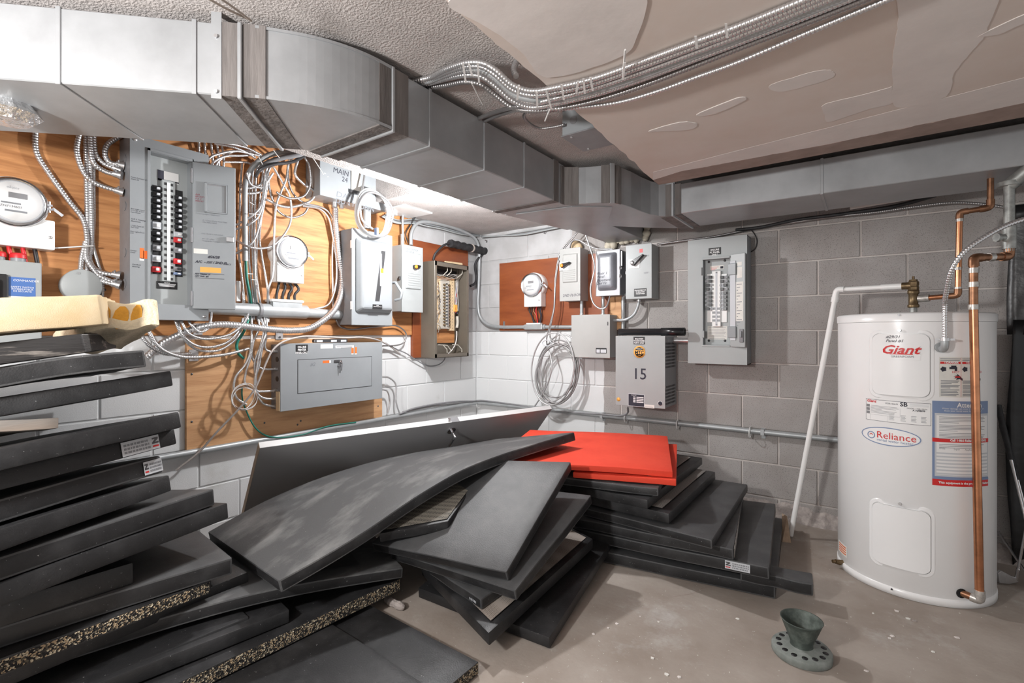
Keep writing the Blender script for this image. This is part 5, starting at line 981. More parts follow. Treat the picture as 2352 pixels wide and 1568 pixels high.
# its open door, swung back to the right
hA = V((pz(545, 0)[0], -D - .004, 0)); hB = Rp(*z9(697, 600), .175); hB = V((hB.x, hB.y, 0)); hd = (hB - hA).normalized(); hn = V((hd.y, -hd.x, 0)); zb, ztp = pz(545, 1275)[1], pz(545, 300)[1]
def hbox(u0, u1, z0, z1, c0, c1, b=None):
    b = b or B(); q = [hA + hd * u + hn * c + UP * z for u in (u0, u1) for z in (z0, z1) for c in (c0, c1)]; b.add(q, [(0, 1, 3, 2), (4, 6, 7, 5), (0, 4, 5, 1), (2, 3, 7, 6), (0, 2, 6, 4), (1, 5, 7, 3)], raw=True); return b
W_ = (hB - hA).length; dr = obj('door', hbox(0, W_, zb, ztp, -.010, 0), 'enamel_grey_light', o, .002)
obj('hinge_strip', hbox(0, .035, zb + .04, ztp - .04, 0, .005), 'grey_pale', dr, .001)
for zz in (ztp - .09, zb + .09): obj('hinge', hbox(-.012, .040, zz - .035, zz + .035, .002, .011), 'enamel_grey', dr, .003)
def hz(X, Y): p = Pp(*z9(X, Y), hA, hB); return (p - hA).dot(hd), p.z
u0, v0 = hz(600, 1000); u1, v1 = hz(678, 580); sh = obj('directory_sheet', hbox(u0, u1, v0, v1, 0, .0008), 'paper', dr)
for k in range(15): obj('print_line', hbox(u0 + .006, u1 - .008 - .012 * (k % 3), v1 - .018 - .0175 * k, v1 - .014 - .0175 * k, .0008, .0012), 'grey_text', sh)
for (X, Y, X1, Y1) in ((612, 545, 668, 425), (613, 418, 664, 372)): u0, v0 = hz(X, Y); u1, v1 = hz(X1, Y1); obj('label', hbox(u0, u1, v0, v1, 0, .0008), 'paper', dr)
u0, v0 = hz(643, 1225); u1, v1 = hz(684, 1085); lk = obj('lock', hbox(u0, u1, v0, v1, 0, .008), 'enamel_dim', dr, .002); obj('lock_slider', hbox(u0 + .008, u1 - .006, (v0 + v1) / 2 - .01, v1 - .012, .008, .018), 'enamel_grey', lk, .002)
# ------------------------------------------------------------------ cables on the back wall
GD = 'armoured cables hanging from the ceiling into the floor coil'
cable(onr(z6, .12, (860, 60, .2), (830, 115), (725, 240), (688, 330), (663, 500), (655, 700), (620, 850), (600, 935), (600, 1000)), .0058, 'left armoured cable dropping from the ceiling into the hanging coil', GD, 'flex_dark', .0074)
cable(onr(z6, .14, (870, 60, .2), (840, 115), (735, 245), (695, 340), (670, 500), (660, 690), (640, 800), (622, 900), (640, 960), (700, 990)), .0058, 'right armoured cable dropping from the ceiling into the hanging coil', GD, 'flex_dark', .0074)
cc = Rp(*z6(682, 1200), .10); o = thing('cable_coil', cc - UP * .32, 'big hanging coil of thin armoured cable on the white block', 'cable')
random.seed(5)
for k in range(7):
    ax, az = .165 + random.uniform(-.018, .02), .255 + random.uniform(-.035, .03); dx, dz = random.uniform(-.025, .03), random.uniform(-.03, .02); tl = random.uniform(.0, .25)
    P = []
    n = int(2 * math.pi * .24 / .002) // 4 * 4
    for i in range(n):
        t = 2 * math.pi * i / n; x, z = ax * math.cos(t), az * math.sin(t); P.append(cc + V((x * math.cos(tl) + z * math.sin(tl) * .9 + dx, -.010 * k - .012 * math.sin(t + k), z * math.cos(tl) - x * math.sin(tl) * .3 + dz)))
    c = B(); c.tube(P, .0058, 6, ring=.008, closed=True); obj('coil_turn', c, 'flex_dark' if k % 3 else 'flex_steel', o)
c = B(); c.tube(spline([Rp(*z6(605, 1000), .14), Rp(*z6(640, 1150), .16), Rp(*z6(610, 1290), .15), Rp(*z6(560, 1390), .13), Rp(*z6(505, 1475), .12)], .002), .0058, 6, ring=.008); obj('cable_tail', c, 'flex_steel', o)
p = Rp(*z6(600, 980), .16); c = B(); c.tube([p + V((.04 * math.cos(t), 0, .022 * math.sin(t))) for t in [k * math.pi / 8 for k in range(17)]], .004, 5); obj('tie', c, 'grey_pale', o)
cable(onr(z6, .10, (780, 245, .08), (800, 185), (850, 175), (920, 215), (1000, 243), (1115, 245)), .0062, 'short armoured cable arching from the orange knob switch to the slate switch', None, 'flex_steel', .0078)
cable(onr(z6, .19, (890, 90, .2), (905, 140), (955, 290), (972, 400), (942, 550), (958, 655), (1010, 708), (1065, 695), (1095, 610, .12)), .0058, 'armoured cable hanging in a loop before the slate switch', None, 'flex_steel', .0078)
cable([Rp(1510, 561, .03), Rp(1580, 551, .03), Rp(1640, 543, .03), Rp(1720, 527, .03), Rp(1800, 514, .04), Rp(1900, 499, .05), Rp(2000, 489, .06), Rp(2100, 475, .06), Rp(2180, 466, .06), Rp(2250, 468, .06), Rp(2320, 478, .06)], .0075, 'long armoured cable along the block wall under the right duct', None, 'flex_dark', .0092)
cable([Rp(1690, 528, .04), Rp(1745, 522, .05), Rp(1830, 505, .05), Rp(1930, 492, .06), Rp(2030, 478, .06), Rp(2090, 465, .06), Rp(2150, 448, .06)], .010, 'black cable tucked under the right duct along the wall', None, 'rubber_black', name='cord', cat='cord')
cable([Rp(1723, 523, .01), Rp(1738, 548, .01), Rp(1735, 570, .01), Rp(1722, 580, .01)], .003, 'thin black wire curling beside the wall breaker panel', None, 'rubber_black', name='cord', cat='cord')
tag(obj('wood_strip', B().slab([Rp(1952, 470, .10), Rp(2330, 404, .10), Rp(2330, 417, .10), Rp(1952, 480, .10)], .02, (0, -1, 0)), 'drywall_mud', None, .001), 'pale wooden strip under the right duct by the wall', 'board')
# conduit low along both walls
ZCn = .508; Pc = [(.035, -2.75, ZCn), (.035, -1.6, ZCn), (.035, -.12, ZCn), (.05, -.05, ZCn), (.12, -.035, ZCn), (.5, -.035, ZCn), (2.9, -.035, ZCn)]
Pc = [V(p) for p in Pc]; Q = []
for a, b in zip(Pc, Pc[1:]): Q += [a.lerp(b, i / 12) for i in range(12)]
o = tag(obj('conduit', B().tube(Q + [Pc[-1]], .0165, 12), 'conduit_grey'), 'long low grey conduit running round the corner behind the door', 'conduit')
for x in (1.22, 2.28, 2.7): c = B('R'); c.box(x - .012, x + .012, ZCn - .045, ZCn + .02, .0018, .0035); c.box(x - .010, x + .010, ZCn - .018, ZCn + .018, .0035, .054); obj('strap', c, 'conduit_grey', o, .002)
GL = 'armoured cables strapped on top of the low conduit'
cable([Lp(*z5(2345, 1060), .05), Lp(950, 938, .05), Lp(1000, 928, .05), Lp(1050, 922, .05), Lp(1085, 921, .05), Rp(1110, 920, .05), Rp(1180, 929, .045), Rp(1270, 943, .045), Rp(1380, 951, .05), Rp(1425, 954, .06), Rp(1441, 948, .08), Rp(1442, 936, .12)], .007, 'grey cable along the low conduit rising into the transformer', GL, 'enamel_dim', name='cable')
cable([Lp(925, 946, .04), Lp(1000, 932, .04), Lp(1080, 924, .04), Rp(1120, 924, .035), Rp(1280, 942, .035), Rp(1440, 958, .035), Rp(1600, 976, .035), Rp(1760, 992, .035), Rp(1925, 1005, .035)], .0072, 'armoured cable strapped along the whole low conduit', GL, 'flex_dark', .0092)
for k, (x, y) in enumerate(((1438, 957), (1557, 972), (1723, 990), (1100, 925))):
    p = Rp(x, y, .04); tag(obj('cable_tie', B().tube([p + V((0, .034 * math.cos(t), .034 * math.sin(t) - .008)) for t in [i * math.pi / 8 for i in range(17)]], .003, 4), 'tie_white'), ['cable tie on the low conduit under the transformer', 'cable tie on the low conduit right of the transformer', 'cable tie on the low conduit left of the white pipe', 'cable tie on the low conduit at the room corner'][k], 'cable tie', 'cable ties on the low conduit')
# spray foam and hooks
random.seed(3)
for k, (X, Y, s) in enumerate(((1375, 30, .028), (1385, 75, .026), (1380, 120, .026), (1370, 160, .020), (1300, 175, .02), (1265, 170, .018), (1225, 178, .022), (1190, 182, .024), (1160, 175, .02), (1120, 215, .030), (1085, 225, .03), (820, 215, .032), (850, 230, .028))):
    p = Rp(*z6(X, Y), .03); b = B(); n_ = 8
    b.lathe([(0, -s)] + [(s * math.sin(math.pi * i / 6) * random.uniform(.75, 1.2), -s * math.cos(math.pi * i / 6) * 1.3) for i in range(1, 6)] + [(0, s * 1.2)], (p.x, p.y, p.z), 'c', n_)
    w_ = ['tallest spray foam blob beside the duct stub', 'second spray foam blob down the duct stub side', 'third spray foam blob down the duct stub side', 'lowest spray foam drip beside the duct stub']
    lab = w_[k] if k < 4 else (['left ragged foam blob on top of the orange knob switch', 'right ragged foam blob on top of the orange knob switch'][k - 11] if k > 10 else 'cream spray foam blob along the bottom edge of the duct stub')
    tag(obj('spray_foam_blob', b, 'spray_foam' if k < 11 else 'terminal_cream'), lab, 'spray foam', 'spray foam blobs at the duct stub' if k < 11 else 'foam blobs on the switch')
tag(obj('wall_hook', B().tube(spline([Rp(*z6(115, 178), .002), Rp(*z6(118, 175), .02), Rp(*z6(128, 178), .026), Rp(*z6(125, 192), .02)], .004), .003, 6), 'steel_dark'), 'small dark hook on the block wall near the corner', 'hook')
tag(obj('wall_hook', B().tube(spline([Rp(*z6(572, 100), .002), Rp(*z6(576, 100), .02), Rp(*z6(586, 110), .026), Rp(*z6(578, 124), .02)], .004), .003, 6), 'steel_dark'), 'small dark hook on the block wall under the duct', 'hook')
# ------------------------------------------------------------------ lamp fixture on the ceiling behind the duct
lx, lyy = .86, -1.33
o = thing('ceiling_lamp', (lx, lyy, ZC - .14), 'twin bare bulb lamp glowing under the ceiling behind the duct', 'lamp')
obj('base', B().lathe([(.055, 0), (.055, .02), (.04, .032)], (lx, lyy, ZC - .033), 'c', 20), 'plastic_white', o)
for s in (-1, 1):
    cx, cy = lx + s * .030, lyy + s * .028
    obj('socket', B().lathe([(.016, 0), (.018, .060)], (cx, cy, ZC - .092), 'c', 14), 'plastic_white', o)
    obj('bulb', B().lathe([(0, 0), (.014, .004), (.022, .018), (.022, .028), (.014, .045), (.010, .055)], (cx, cy, ZC - .146), 'c', 16), 'bulb_lit', o)
# ------------------------------------------------------------------ ceiling cable bundle and junction box
GB = 'flexible conduits strapped in a bundle under the ceiling'
zB = zoomer(900, 0, 2.8)
def cb(pts, z, label, r=.0098, m='flex_steel', pitch=.0098, g=GB, over=False):
    P = [Zp(*zB(X, Y), zz[0] if zz else z) for X, Y, *zz in pts]
    if over: P[0] = P[1] + V((-.30, -.05, 0)); P.insert(1, P[1] + V((-.06, -.012, 0)))     # squeezed between the duct and the ceiling
    return cable(P, r, label, g, m, pitch)
Zb = 1.837
def bundle(ys, label, r=.0092, m='flex_steel', pitch=.0092, dz=0.):
    """ys: picture heights of one conduit at fixed stations along the bundle."""
    X = (120, 250, 350, 470, 575, 665, 775, 900, 1060, 1300, 1600, 1950, 2240, 2700, 3300); Z = (1.959, 1.9595, 1.948, 1.935, 1.922, 1.898, 1.862, 1.842, Zb, Zb, Zb, Zb, Zb, Zb, Zb)
    return cb([(x, y, z + (dz if i > 1 else 0)) for i, (x, y, z) in enumerate(zip(X, ys, Z))], Zb, label, r, m, pitch, over=True)
bundle((600, 497, 446, 406, 404, 448, 545, 585, 562, 505, 400, 270, 165, -20, -260), 'topmost conduit of the strapped bundle under the ceiling')
bundle((612, 510, 464, 428, 430, 480, 575, 612, 592, 535, 430, 300, 195, 10, -230), 'second conduit of the strapped bundle under the ceiling')
bundle((624, 521, 484, 452, 458, 512, 612, 660, 630, 565, 465, 335, 225, 40, -200), 'third conduit of the strapped bundle under the ceiling')
bundle((636, 533, 504, 482, 492, 552, 645, 690, 662, 608, 510, 380, 270, 90, -150), 'fourth conduit of the strapped bundle under the ceiling')
bundle((656, 562, 548, 526, 545, 610, 690, 712, 700, 650, 555, 420, 305, 130, -110), 'fifth conduit of the strapped bundle under the ceiling', m='flex_dark')
bundle((618, 516, 475, 440, 446, 498, 600, 640, 640, 585, 490, 355, 245, 65, -175), 'smooth pale tube running inside the ceiling bundle', r=.0105, m='conduit_grey', pitch=None, dz=.004)
cb([(1000, 700, 1.838), (1200, 690), (1450, 660), (1700, 590), (1950, 500), (2240, 395), (2700, 200), (3300, -50)], 1.834, 'lowest separate conduit sagging away from the ceiling bundle', r=.0078)
cb([(540, 770, 1.945), (650, 725, 1.92), (780, 690, 1.86), (880, 680, 1.85)], 1.90, 'upper short conduit leaving the bundle toward the duct', r=.008, m='flex_dark')
cb([(585, 782, 1.945), (700, 735, 1.91), (800, 705, 1.86), (900, 690, 1.85)], 1.90, 'lower short conduit leaving the bundle toward the duct', r=.008, m='flex_dark')
cb([(1110, 800, 1.91), (1050, 815), (950, 825), (880, 790), (850, 745), (880, 700, 1.90)], 1.91, 'small dark conduit loop entering the ceiling junction box', r=.006, m='flex_dark', pitch=.0075)
cb([(800, 400, 1.965), (782, 450, 1.93), (800, 490, 1.90)], 1.92, 'stub of flexible conduit hanging from the stippled ceiling', r=.010, g=None)
for k, (X0, Y0, X1, Y1) in enumerate(((450, 402, 470, 530), (545, 400, 555, 530), (490, 410, 510, 485), (810, 545, 800, 640), (925, 590, 930, 690), (985, 575, 1020, 700), (1085, 540, 1100, 640), (1190, 520, 1180, 600), (1225, 505, 1235, 600), (1270, 495, 1285, 580), (1490, 400, 1480, 510), (1945, 230, 1955, 310), (2140, 150, 2150, 240))):
    zt_ = 1.822 if X0 > 800 else 1.90; a, b = Zp(*zB(X0, Y0), zt_), Zp(*zB(X1, Y1), zt_ - .004); d = (b - a); c = B(); c.slab([a, b, b + FWD.cross(UP) * .006 + UP * 0, a + FWD.cross(UP) * .006], .0015, UP)
    tag(obj('cable_tie', c, 'tie_white'), 'white cable tie number %s from the duct end of the ceiling bundle' % ['one', 'two', 'three', 'four', 'five', 'six', 'seven', 'eight', 'nine', 'ten', 'eleven', 'twelve', 'thirteen'][[0, 2, 1, 3, 4, 5, 6, 7, 8, 9, 10, 11, 12][k]], 'cable tie', 'cable ties on the ceiling bundle')
for k, (X0, Y0, X1, Y1) in enumerate(((515, 535, 585, 672), (1015, 705, 985, 778), (1500, 320, 1485, 505))):
    zt_ = 1.824 if X0 > 800 else 1.90; a, b = Zp(*zB(X0, Y0), zt_), Zp(*zB(X1, Y1), zt_); c = B(); c.tube([a, a.lerp(b, .5), b], .0028, 4); tag(obj('cable_tie', c, 'tie_white'), ['loose cable tie tail hanging left under the ceiling bundle', 'loose cable tie tail hanging at the sag of the bundle', 'wide cable tie holding the bundle up to the drywall'][k], 'cable tie', 'cable ties on the ceiling bundle')
q0 = Zp(1291, 314, 1.872); q2 = Zp(1337.5, 348, 1.872)
bx0, bx1, by0, by1 = q0.x, q0.x + .25, q0.y, q2.y
o = thing('ceiling_junction_box', ((bx0 + bx1) / 2, (by0 + by1) / 2, 1.87), 'dark grey junction box on the ceiling beside the drywall edge', 'junction box')
obj('case', B().box(bx0, bx1, by0, by1, 1.875, ZC - .001), 'enamel_grey', o, .002); cv = obj('cover', B().box(bx0 - .003, bx1 + .003, by0 - .003, by1 + .003, 1.871, 1.875), 'enamel_dim', o, .001)
for x, y in ((bx0 + .03, by0 + .02), (bx0 + .03, by1 - .02)): obj('screw', B().lathe([(.005, 0), (.005, .003)], (x, y, 1.868), 'c', 8), 'steel', cv)
obj('knockout', B().lathe([(.016, 0), (.016, .0015)], (bx0 + .05, by0 - .0015, 1.925), 'b', 14), 'enamel_dim', o)
# thin wires over the first duct leg
cable([Dp(470, -8, 1.10), Dp(520, 20, 1.16), Dp(575, 46, 1.235)], .0028, 'thin tan wire tied to the duct hanger strap', 'tan wires at the duct hanger', 'tan_wire', name='wire', cat='wire'); cable([Dp(500, -8, 1.10), Dp(540, 20, 1.17), Dp(577, 48, 1.235)], .0028, 'second thin tan wire tied to the duct hanger strap', 'tan wires at the duct hanger', 'tan_wire', name='wire', cat='wire')
# ------------------------------------------------------------------ padded mats
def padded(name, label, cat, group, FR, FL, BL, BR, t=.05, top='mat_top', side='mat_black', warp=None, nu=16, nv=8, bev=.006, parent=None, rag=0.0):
    """Slab whose top face has the four given corners; u runs along the front edge from the right, v to the back."""
    FR, FL, BL, BR = V(FR), V(FL), V(BL), V(BR); n = (FL - FR).cross(BR - FR).normalized(); n = n if n.z > 0 else -n
    b = B(); b.mi = []; T = []; Bt = []; sd = random.random() * 50
    for j in range(nv + 1):
        for i in range(nu + 1):
            u, v = i / nu, j / nv; p = FR.lerp(FL, u).lerp(BR.lerp(BL, u), v)
            if warp: p = p + UP * warp(u, v)
            p = p + n * (.0035 * noise.noise(V((u * 3 + sd, v * 3, sd))))
            q = p - n * t
            if rag and i == 0: p = p + (FR - FL).normalized() * rag * noise.noise(V((v * 9, sd, 1))); q = q + (FR - FL).normalized() * rag * noise.noise(V((v * 9, sd, 4)))
            T.append(p); Bt.append(q)
    W = nu + 1; N_ = len(T); fs = []; mi = []
    for j in range(nv):
        for i in range(nu):
            a = j * W + i; fs.append((a, a + 1, a + W + 1, a + W)); mi.append(0); fs.append((N_ + a, N_ + a + W, N_ + a + W + 1, N_ + a + 1)); mi.append(1)
    ring = [i for i in range(W)] + [j * W + nu for j in range(1, nv + 1)] + [nv * W + i for i in range(nu - 1, -1, -1)] + [j * W for j in range(nv - 1, 0, -1)]
    for k in range(len(ring)): a, c = ring[k], ring[(k + 1) % len(ring)]; fs.append((a, c, N_ + c, N_ + a)); mi.append(1)
    b.add(T + Bt, fs, True, raw=True); b.mi = mi
    o = obj(name, b, [top, side], parent, bev, 2)
    me = o.data; me.polygons.foreach_set('use_smooth', [True] * len(me.polygons))
    try: me.set_sharp_from_angle(angle=R(50))
    except Exception: pass
    if parent is None: tag(o, label, cat, group)
    o_n = n
    def at(u, v, c=0.): return FR.lerp(FL, u).lerp(BR.lerp(BL, u), v) + (UP * warp(u, v) if warp else V()) + n * c
    return o, at
def backing(o, at, m, u0=.06, u1=.94, v0=.06, v1=.94, name='mesh_backing'):
    nu, nv = 10, 8; b = B(); P = [at(u0 + (u1 - u0) * i / nu, v0 + (v1 - v0) * j / nv, .0045) for j in range(nv + 1) for i in range(nu + 1)]; W = nu + 1
    b.add(P, [(j * W + i, j * W + i + 1, j * W + W + i + 1, j * W + W + i) for j in range(nv) for i in range(nu)], raw=True); obj(name, b, m, o)
def maker_label(o, p0, right, up, w_, h_, mirror=False, flip=False):
    r, u = V(right).normalized(), V(up).normalized(); n = r.cross(u); p0 = V(p0) + n * .0015
    lb = obj('maker_label', B().slab([p0, p0 + r * w_, p0 + r * w_ + u * h_, p0 + u * h_], .001), 'grey_pale', o)
    def q(x, y): return p0 + r * (x * w_) + u * (y * h_) + n * .0006
    zb = [q(.03, .84), q(.22, .84), q(.22, .72), q(.12, .52), q(.24, .52), q(.24, .40), q(.03, .40), q(.03, .50), q(.13, .72), q(.03, .72)] if not flip else [q(.80, .84), q(.97, .84), q(.97, .72), q(.88, .52), q(.98, .52), q(.98, .40), q(.79, .40), q(.79, .50), q(.88, .72), q(.80, .72)]
    b = B(); b.add(zb, [tuple(range(len(zb)))], raw=True); obj('label_mark', b, 'steel_dark', lb)
    b = B(); b.add([q(.03 if not flip else .8, .16), q(.22 if not flip else .97, .16), q(.22 if not flip else .97, .28), q(.03 if not flip else .8, .28)], [(0, 1, 2, 3)], raw=True); obj('label_mark', b, 'label_red', lb)
    x0, x1 = (.30, .96) if not flip else (.05, .74)
    for k in range(3):                               # print too small to read: broken dashes
        x = x0
        while x < x1 - .04: w2 = random.uniform(.03, .10); b = B(); b.add([q(x, .16 + .25 * k), q(min(x1, x + w2), .16 + .25 * k), q(min(x1, x + w2), .31 + .25 * k), q(x, .31 + .25 * k)], [(0, 1, 2, 3)], raw=True); obj('print_mark', b, 'grey_text', lb); x += w2 + .02
def zq(px, py, z): return Zp(px, py, z)
# ---- the tall stack at the left: right front corner and the point where its front edge leaves the frame
GL_ = 'black mats in the tall stack at the left'
def stack_mat(label, r, l, t=.052, w_=.86, over=.55, top='mat_black', side='mat_black', bdir=None, warp=None, name='padded_mat', cat='mat', group=GL_, skew=0., tilt=0., **k):
    FR = Dp(*r); FL0 = Dp(*l); e = (FL0 - FR); FL = FR + e.normalized() * (e.length + over)
    e2 = V((e.x, e.y, 0)).normalized(); bd = V(bdir).normalized() if bdir else V((e2.y, -e2.x, 0)); bd = bd if bd.x < 0 else -bd
    bd = (bd + e2 * skew).normalized(); bd = V((bd.x, bd.y, -math.tan(R(tilt)))); w2 = min(w_, (min(FR.x, FL.x) - .02) / max(.05, -bd.x))
    return padded(name, label, cat, group, FR, FL, FL + bd * w2, FR + bd * w2, t, top, side, warp, nu=18, **k) + (FR, FL, bd)
dz = lambda y, z: (1.1 - z) * 1128 / (y - 768)
def SM(label, r, zr, l, zl, **k): return stack_mat(label, (r[0], r[1], dz(r[1], zr)), (0, l, dz(l, zl)), **k)
# loose rubber mats on the floor under everything
fm, at = padded('floor_mat', 'thin black floor mat with speckled foam edge at the bottom of the frame', 'mat', None, Zp(1099, 1519, .042), Zp(1099, 1519, .042) + V((0, -.62, 0)), Zp(851, 1386, .042) + V((-.35, -.62, 0)), Zp(851, 1386, .042) + V((-.35, 0, 0)), .038, 'mat_black', 'rebond_foam', bev=.002)
padded('floor_mat', 'second thin black floor mat lying on the speckled edged one', 'mat', None, Zp(960, 1548, .055) + V((.10, -.02, 0)), Zp(960, 1548, .055) + V((.05, -.50, 0)), Zp(767, 1427, .055) + V((-.35, -.50, 0)), Zp(767, 1427, .055) + V((-.3, 0, 0)), .010, 'mat_black', 'mat_black', bev=.002)
FR = Zp(920, 1328, .108); FL = Zp(410, 1568, .108); e = FL - FR; FL2 = FL + e * .35
padded('foam_slab', 'long speckled foam slab near the bottom of the left stack', 'foam slab', 'speckled foam slabs in the left stack', FR, FL2, FL2 + V((-.75, 0, 0)), FR + V((-.6, .1, 0)), .050, 'mat_black', 'rebond_foam', bev=.003, rag=.01)
SM('low black mat with torn white corner in the left stack', (572, 1417), .165, 1650, .165, t=.05, w_=.7)
SM('low black mat behind the torn corner one in the left stack', (665, 1399), .158, 1655, .163, t=.045, w_=.7)
FR = Zp(926, 1302, .168); FL = Zp(217, 1471, .215); e = FL - FR
o, at = padded('padded_mat', 'longest black mat bowing out of the left stack toward the centre', 'mat', GL_, FR, FL + e * .35, FL + e * .35 + V((-.62, .10, 0)), FR + V((-.55, .22, 0)), .042, 'mat_dusty_lit', 'mat_black', warp=lambda u, v: .030 * math.sin(math.pi * min(1, u * 1.25)), nu=24)  # pale lit top: the lamplight is put into the dusty colour
backing(o, at, 'mat_black', .12, .36, .12, .9, 'dark_patch')
SM('black mat just above the bowed long one in the left stack', (571, 1312), .262, 1545, .258, t=.042)
SM('speckled foam slab halfway down the left stack', (487, 1330), .305, 1512, .310, t=.046, side='rebond_foam', name='foam_slab', cat='foam slab', group='speckled foam slabs in the left stack', rag=.008)
SM('black mat with bulb-lit corner resting on speckled foam in the left stack', (534, 1279), .362, 1440, .368, t=.054, top='mat_top')  # grey top: the bulb's light on it is put into the colour
SM('short black mat ending early in the lower left stack', (306, 1292), .428, 1384, .428, t=.062, w_=.6, tilt=4)
SM('black mat ending just under the lit topped one in the left stack', (523, 1154), .518, 1340, .518, top='mat_black', t=.054, tilt=6)
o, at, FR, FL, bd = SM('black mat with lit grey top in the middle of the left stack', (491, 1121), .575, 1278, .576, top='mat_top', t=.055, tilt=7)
SM('smooth black mat below the labelled mats in the left stack', (389, 1090), .645, 1214, .645, tilt=11)
o, at, FR, FL, bd = SM('black mat with label at its very corner in the left stack', (368, 1045), .716, 1145, .702, top='mat_dusty_lit', t=.055, tilt=11)
e = (FR - FL).normalized(); n_ = UP; n_ = at(0, 0, 1.) - at(0, 0, 0.); maker_label(o, FR - e * .058 - n_ * .048 + e.cross(n_) * .0035, e, n_, .056, .040, flip=False)
o, at, FR, FL, bd = SM('black mat with a pale label strip in the left stack', (401, 984), .796, 1078, .775, t=.05, tilt=10)
e = (FR - FL).normalized(); n_ = at(0, 0, 1.) - at(0, 0, 0.); maker_label(o, FR - e * .165 - n_ * .047 + e.cross(n_) * .0035, e, n_, .108, .042, flip=True)
SM('dusty black mat under the gap in the left stack', (411, 944), .855, 1030, .828, t=.052, tilt=10)
stack_mat('short pale wooden board end sticking out of the left stack', (135, 958, 1.42), (0, 964, 1.30), t=.030, w_=.4, top='mat_wood', side='mat_wood', name='wooden_board', cat='board', group=None, bev=.002, tilt=9)
stack_mat('lowest of the three top black mats in the left stack', (393, 852, 1.60), (0, 908, 1.30), t=.050, warp=lambda u, v: -.006 * math.sin(3 * u), tilt=7)
stack_mat('wrinkled black mat second from the foam in the left stack', (331, 804, 1.50), (0, 842, 1.27), t=.052, top='mat_dusty_lit', warp=lambda u, v: .005 * math.sin(9 * u), tilt=5)
o, at, FR, FL, bd = stack_mat('torn black mat with pale end right under the yellow foam', (188, 765, 1.40), (0, 787, 1.26), t=.055, top='mat_worn', side='mat_worn', bdir=(-.92, .40, 0), w_=.5)
b = B(); b.slab([FR - UP * .003 + bd * .004, FR + bd * .30 - UP * .003, FR + bd * .30 - UP * .052, FR + bd * .004 - UP * .052], -.002); obj('bare_end', b, 'door_edge', o)
# yellow foam on top
F0, F1 = Dp(227, 676, 1.44), Dp(0, 683, 1.24); e = F1 - F0; nb = V((-.92, .38, 0))
padded('foam_block', 'long cream foam block on top of the left stack', 'foam block', None, F0, F1 + e * .9, F1 + e * .9 + nb * .30, F0 + nb * .30, .088, 'foam_cream', 'foam_cream', bev=.008, rag=.018, nv=14)
G0, G1 = Dp(362, 689, 1.62), Dp(185, 696, 1.50); g0b = Dp(365, 752, 1.62); gb = Dp(275, 806, 1.93); bv = gb - g0b
o, at = padded('foam_block', 'broken foam block with amber gouges behind the cream foam', 'foam block', None, G0, G1, G1 + bv, G0 + bv, .088, 'foam_pale', 'foam_pale', bev=.010, rag=.012, nv=10, warp=lambda u, v: .006 * math.sin(11 * u))
e = (G1 - G0).normalized(); nn = e.cross((G0 - g0b).normalized()).normalized(); nn = nn if nn.dot(FWD) < 0 else -nn
for px0, px1, py0, py1 in ((224, 254, 702, 755), (258, 296, 702, 757), (300, 326, 698, 755)):
    P = []
    for k in range(10):
        th = 2 * math.pi * k / 10; x = (px0 + px1) / 2 + (px1 - px0) / 2 * math.cos(th) * (1 + .3 * noise.noise(V((k, px0, 0)))) + 5 * math.sin(th); y = (py0 + py1) / 2 - (py1 - py0) / 2 * math.sin(th) * (1 + .2 * noise.noise(V((k, px1, 3))))
        d_ = ray(x, y); P.append(CAM + d_ * ((G0 + nn * .0075 - CAM).dot(nn) / d_.dot(nn)))
    b = B(); n_ = len(P); b.add(P + [p - nn * .003 for p in P], [tuple(range(n_)), tuple(range(n_, 2 * n_))[::-1]] + [(i, (i + 1) % n_, n_ + (i + 1) % n_, n_ + i) for i in range(n_)], raw=True); obj('gouge', b, 'foam_amber', o)
# ---- the stack at the right
GR_ = 'black mats in the right stack under the red panels'
def right_mat(label, FR, BR, FL, t=.048, group=GR_, ext=.28, **k):
    FR, BR, FL = Zp(*FR), Zp(*BR), Zp(*FL); FL = FL + (FL - FR).normalized() * ext; return padded(k.pop('name', 'padded_mat'), label, 'mat', group, FR, FL, FL + (BR - FR), BR, t, **k) + (FR, FL, BR)
right_mat('lowest wide black mat lying on the floor at the right', (1781, 1346, .058), (1799, 1190, .058), (1402, 1269, .058), .054)
right_mat('narrow black foam bar sticking out of the right stack', (1868, 1341, .112), (1866, 1316, .112), (1700, 1306, .112), .050, top='mat_top', name='foam_bar', ext=0)
o, at, FR, FL, BR = right_mat('wide black mat with a front label second in the right stack', (1766, 1302, .166), (1781, 1156, .166), (1427, 1233, .140), .050, top='mat_top', warp=lambda u, v: -.006 * math.sin(math.pi * u))
e = (FR - FL).normalized(); maker_label(o, FR - e * .165 - UP * .041, e, UP, .096, .034)
o, at, FR, FL, BR = right_mat('black mat with pale ribbed side third in the right stack', (1684, 1261, .216), (1707, 1135, .216), (1440, 1213, .195), .046)
b = B(); b.slab([FR + V((.001, .02, -.004)), BR + V((.001, -.02, -.004)), BR + V((.001, -.02, -.042)), FR + V((.001, .02, -.042))], -.002); obj('ribbed_side', b, 'mesh_grey', o)
right_mat('dusty black mat with bare corner fourth in the right stack', (1635, 1239, .262), (1717, 1112, .262), (1434, 1188, .245), .040, top='mat_top')
o, at, *_ = right_mat('grey mesh topped mat under the black ones in the right stack', (1536, 1180, .312), (1643, 1082, .312), (1372, 1142, .300), .045, top='mat_black'); backing(o, at, 'mesh_grey', .07, .97, .05, .96)
o, at, *_ = right_mat('grey mesh topped mat just below the red panels', (1487, 1148, .360), (1613, 1050, .360), (1362, 1122, .350), .042, top='mat_black'); backing(o, at, 'mesh_grey', .10, .97, .05, .95)
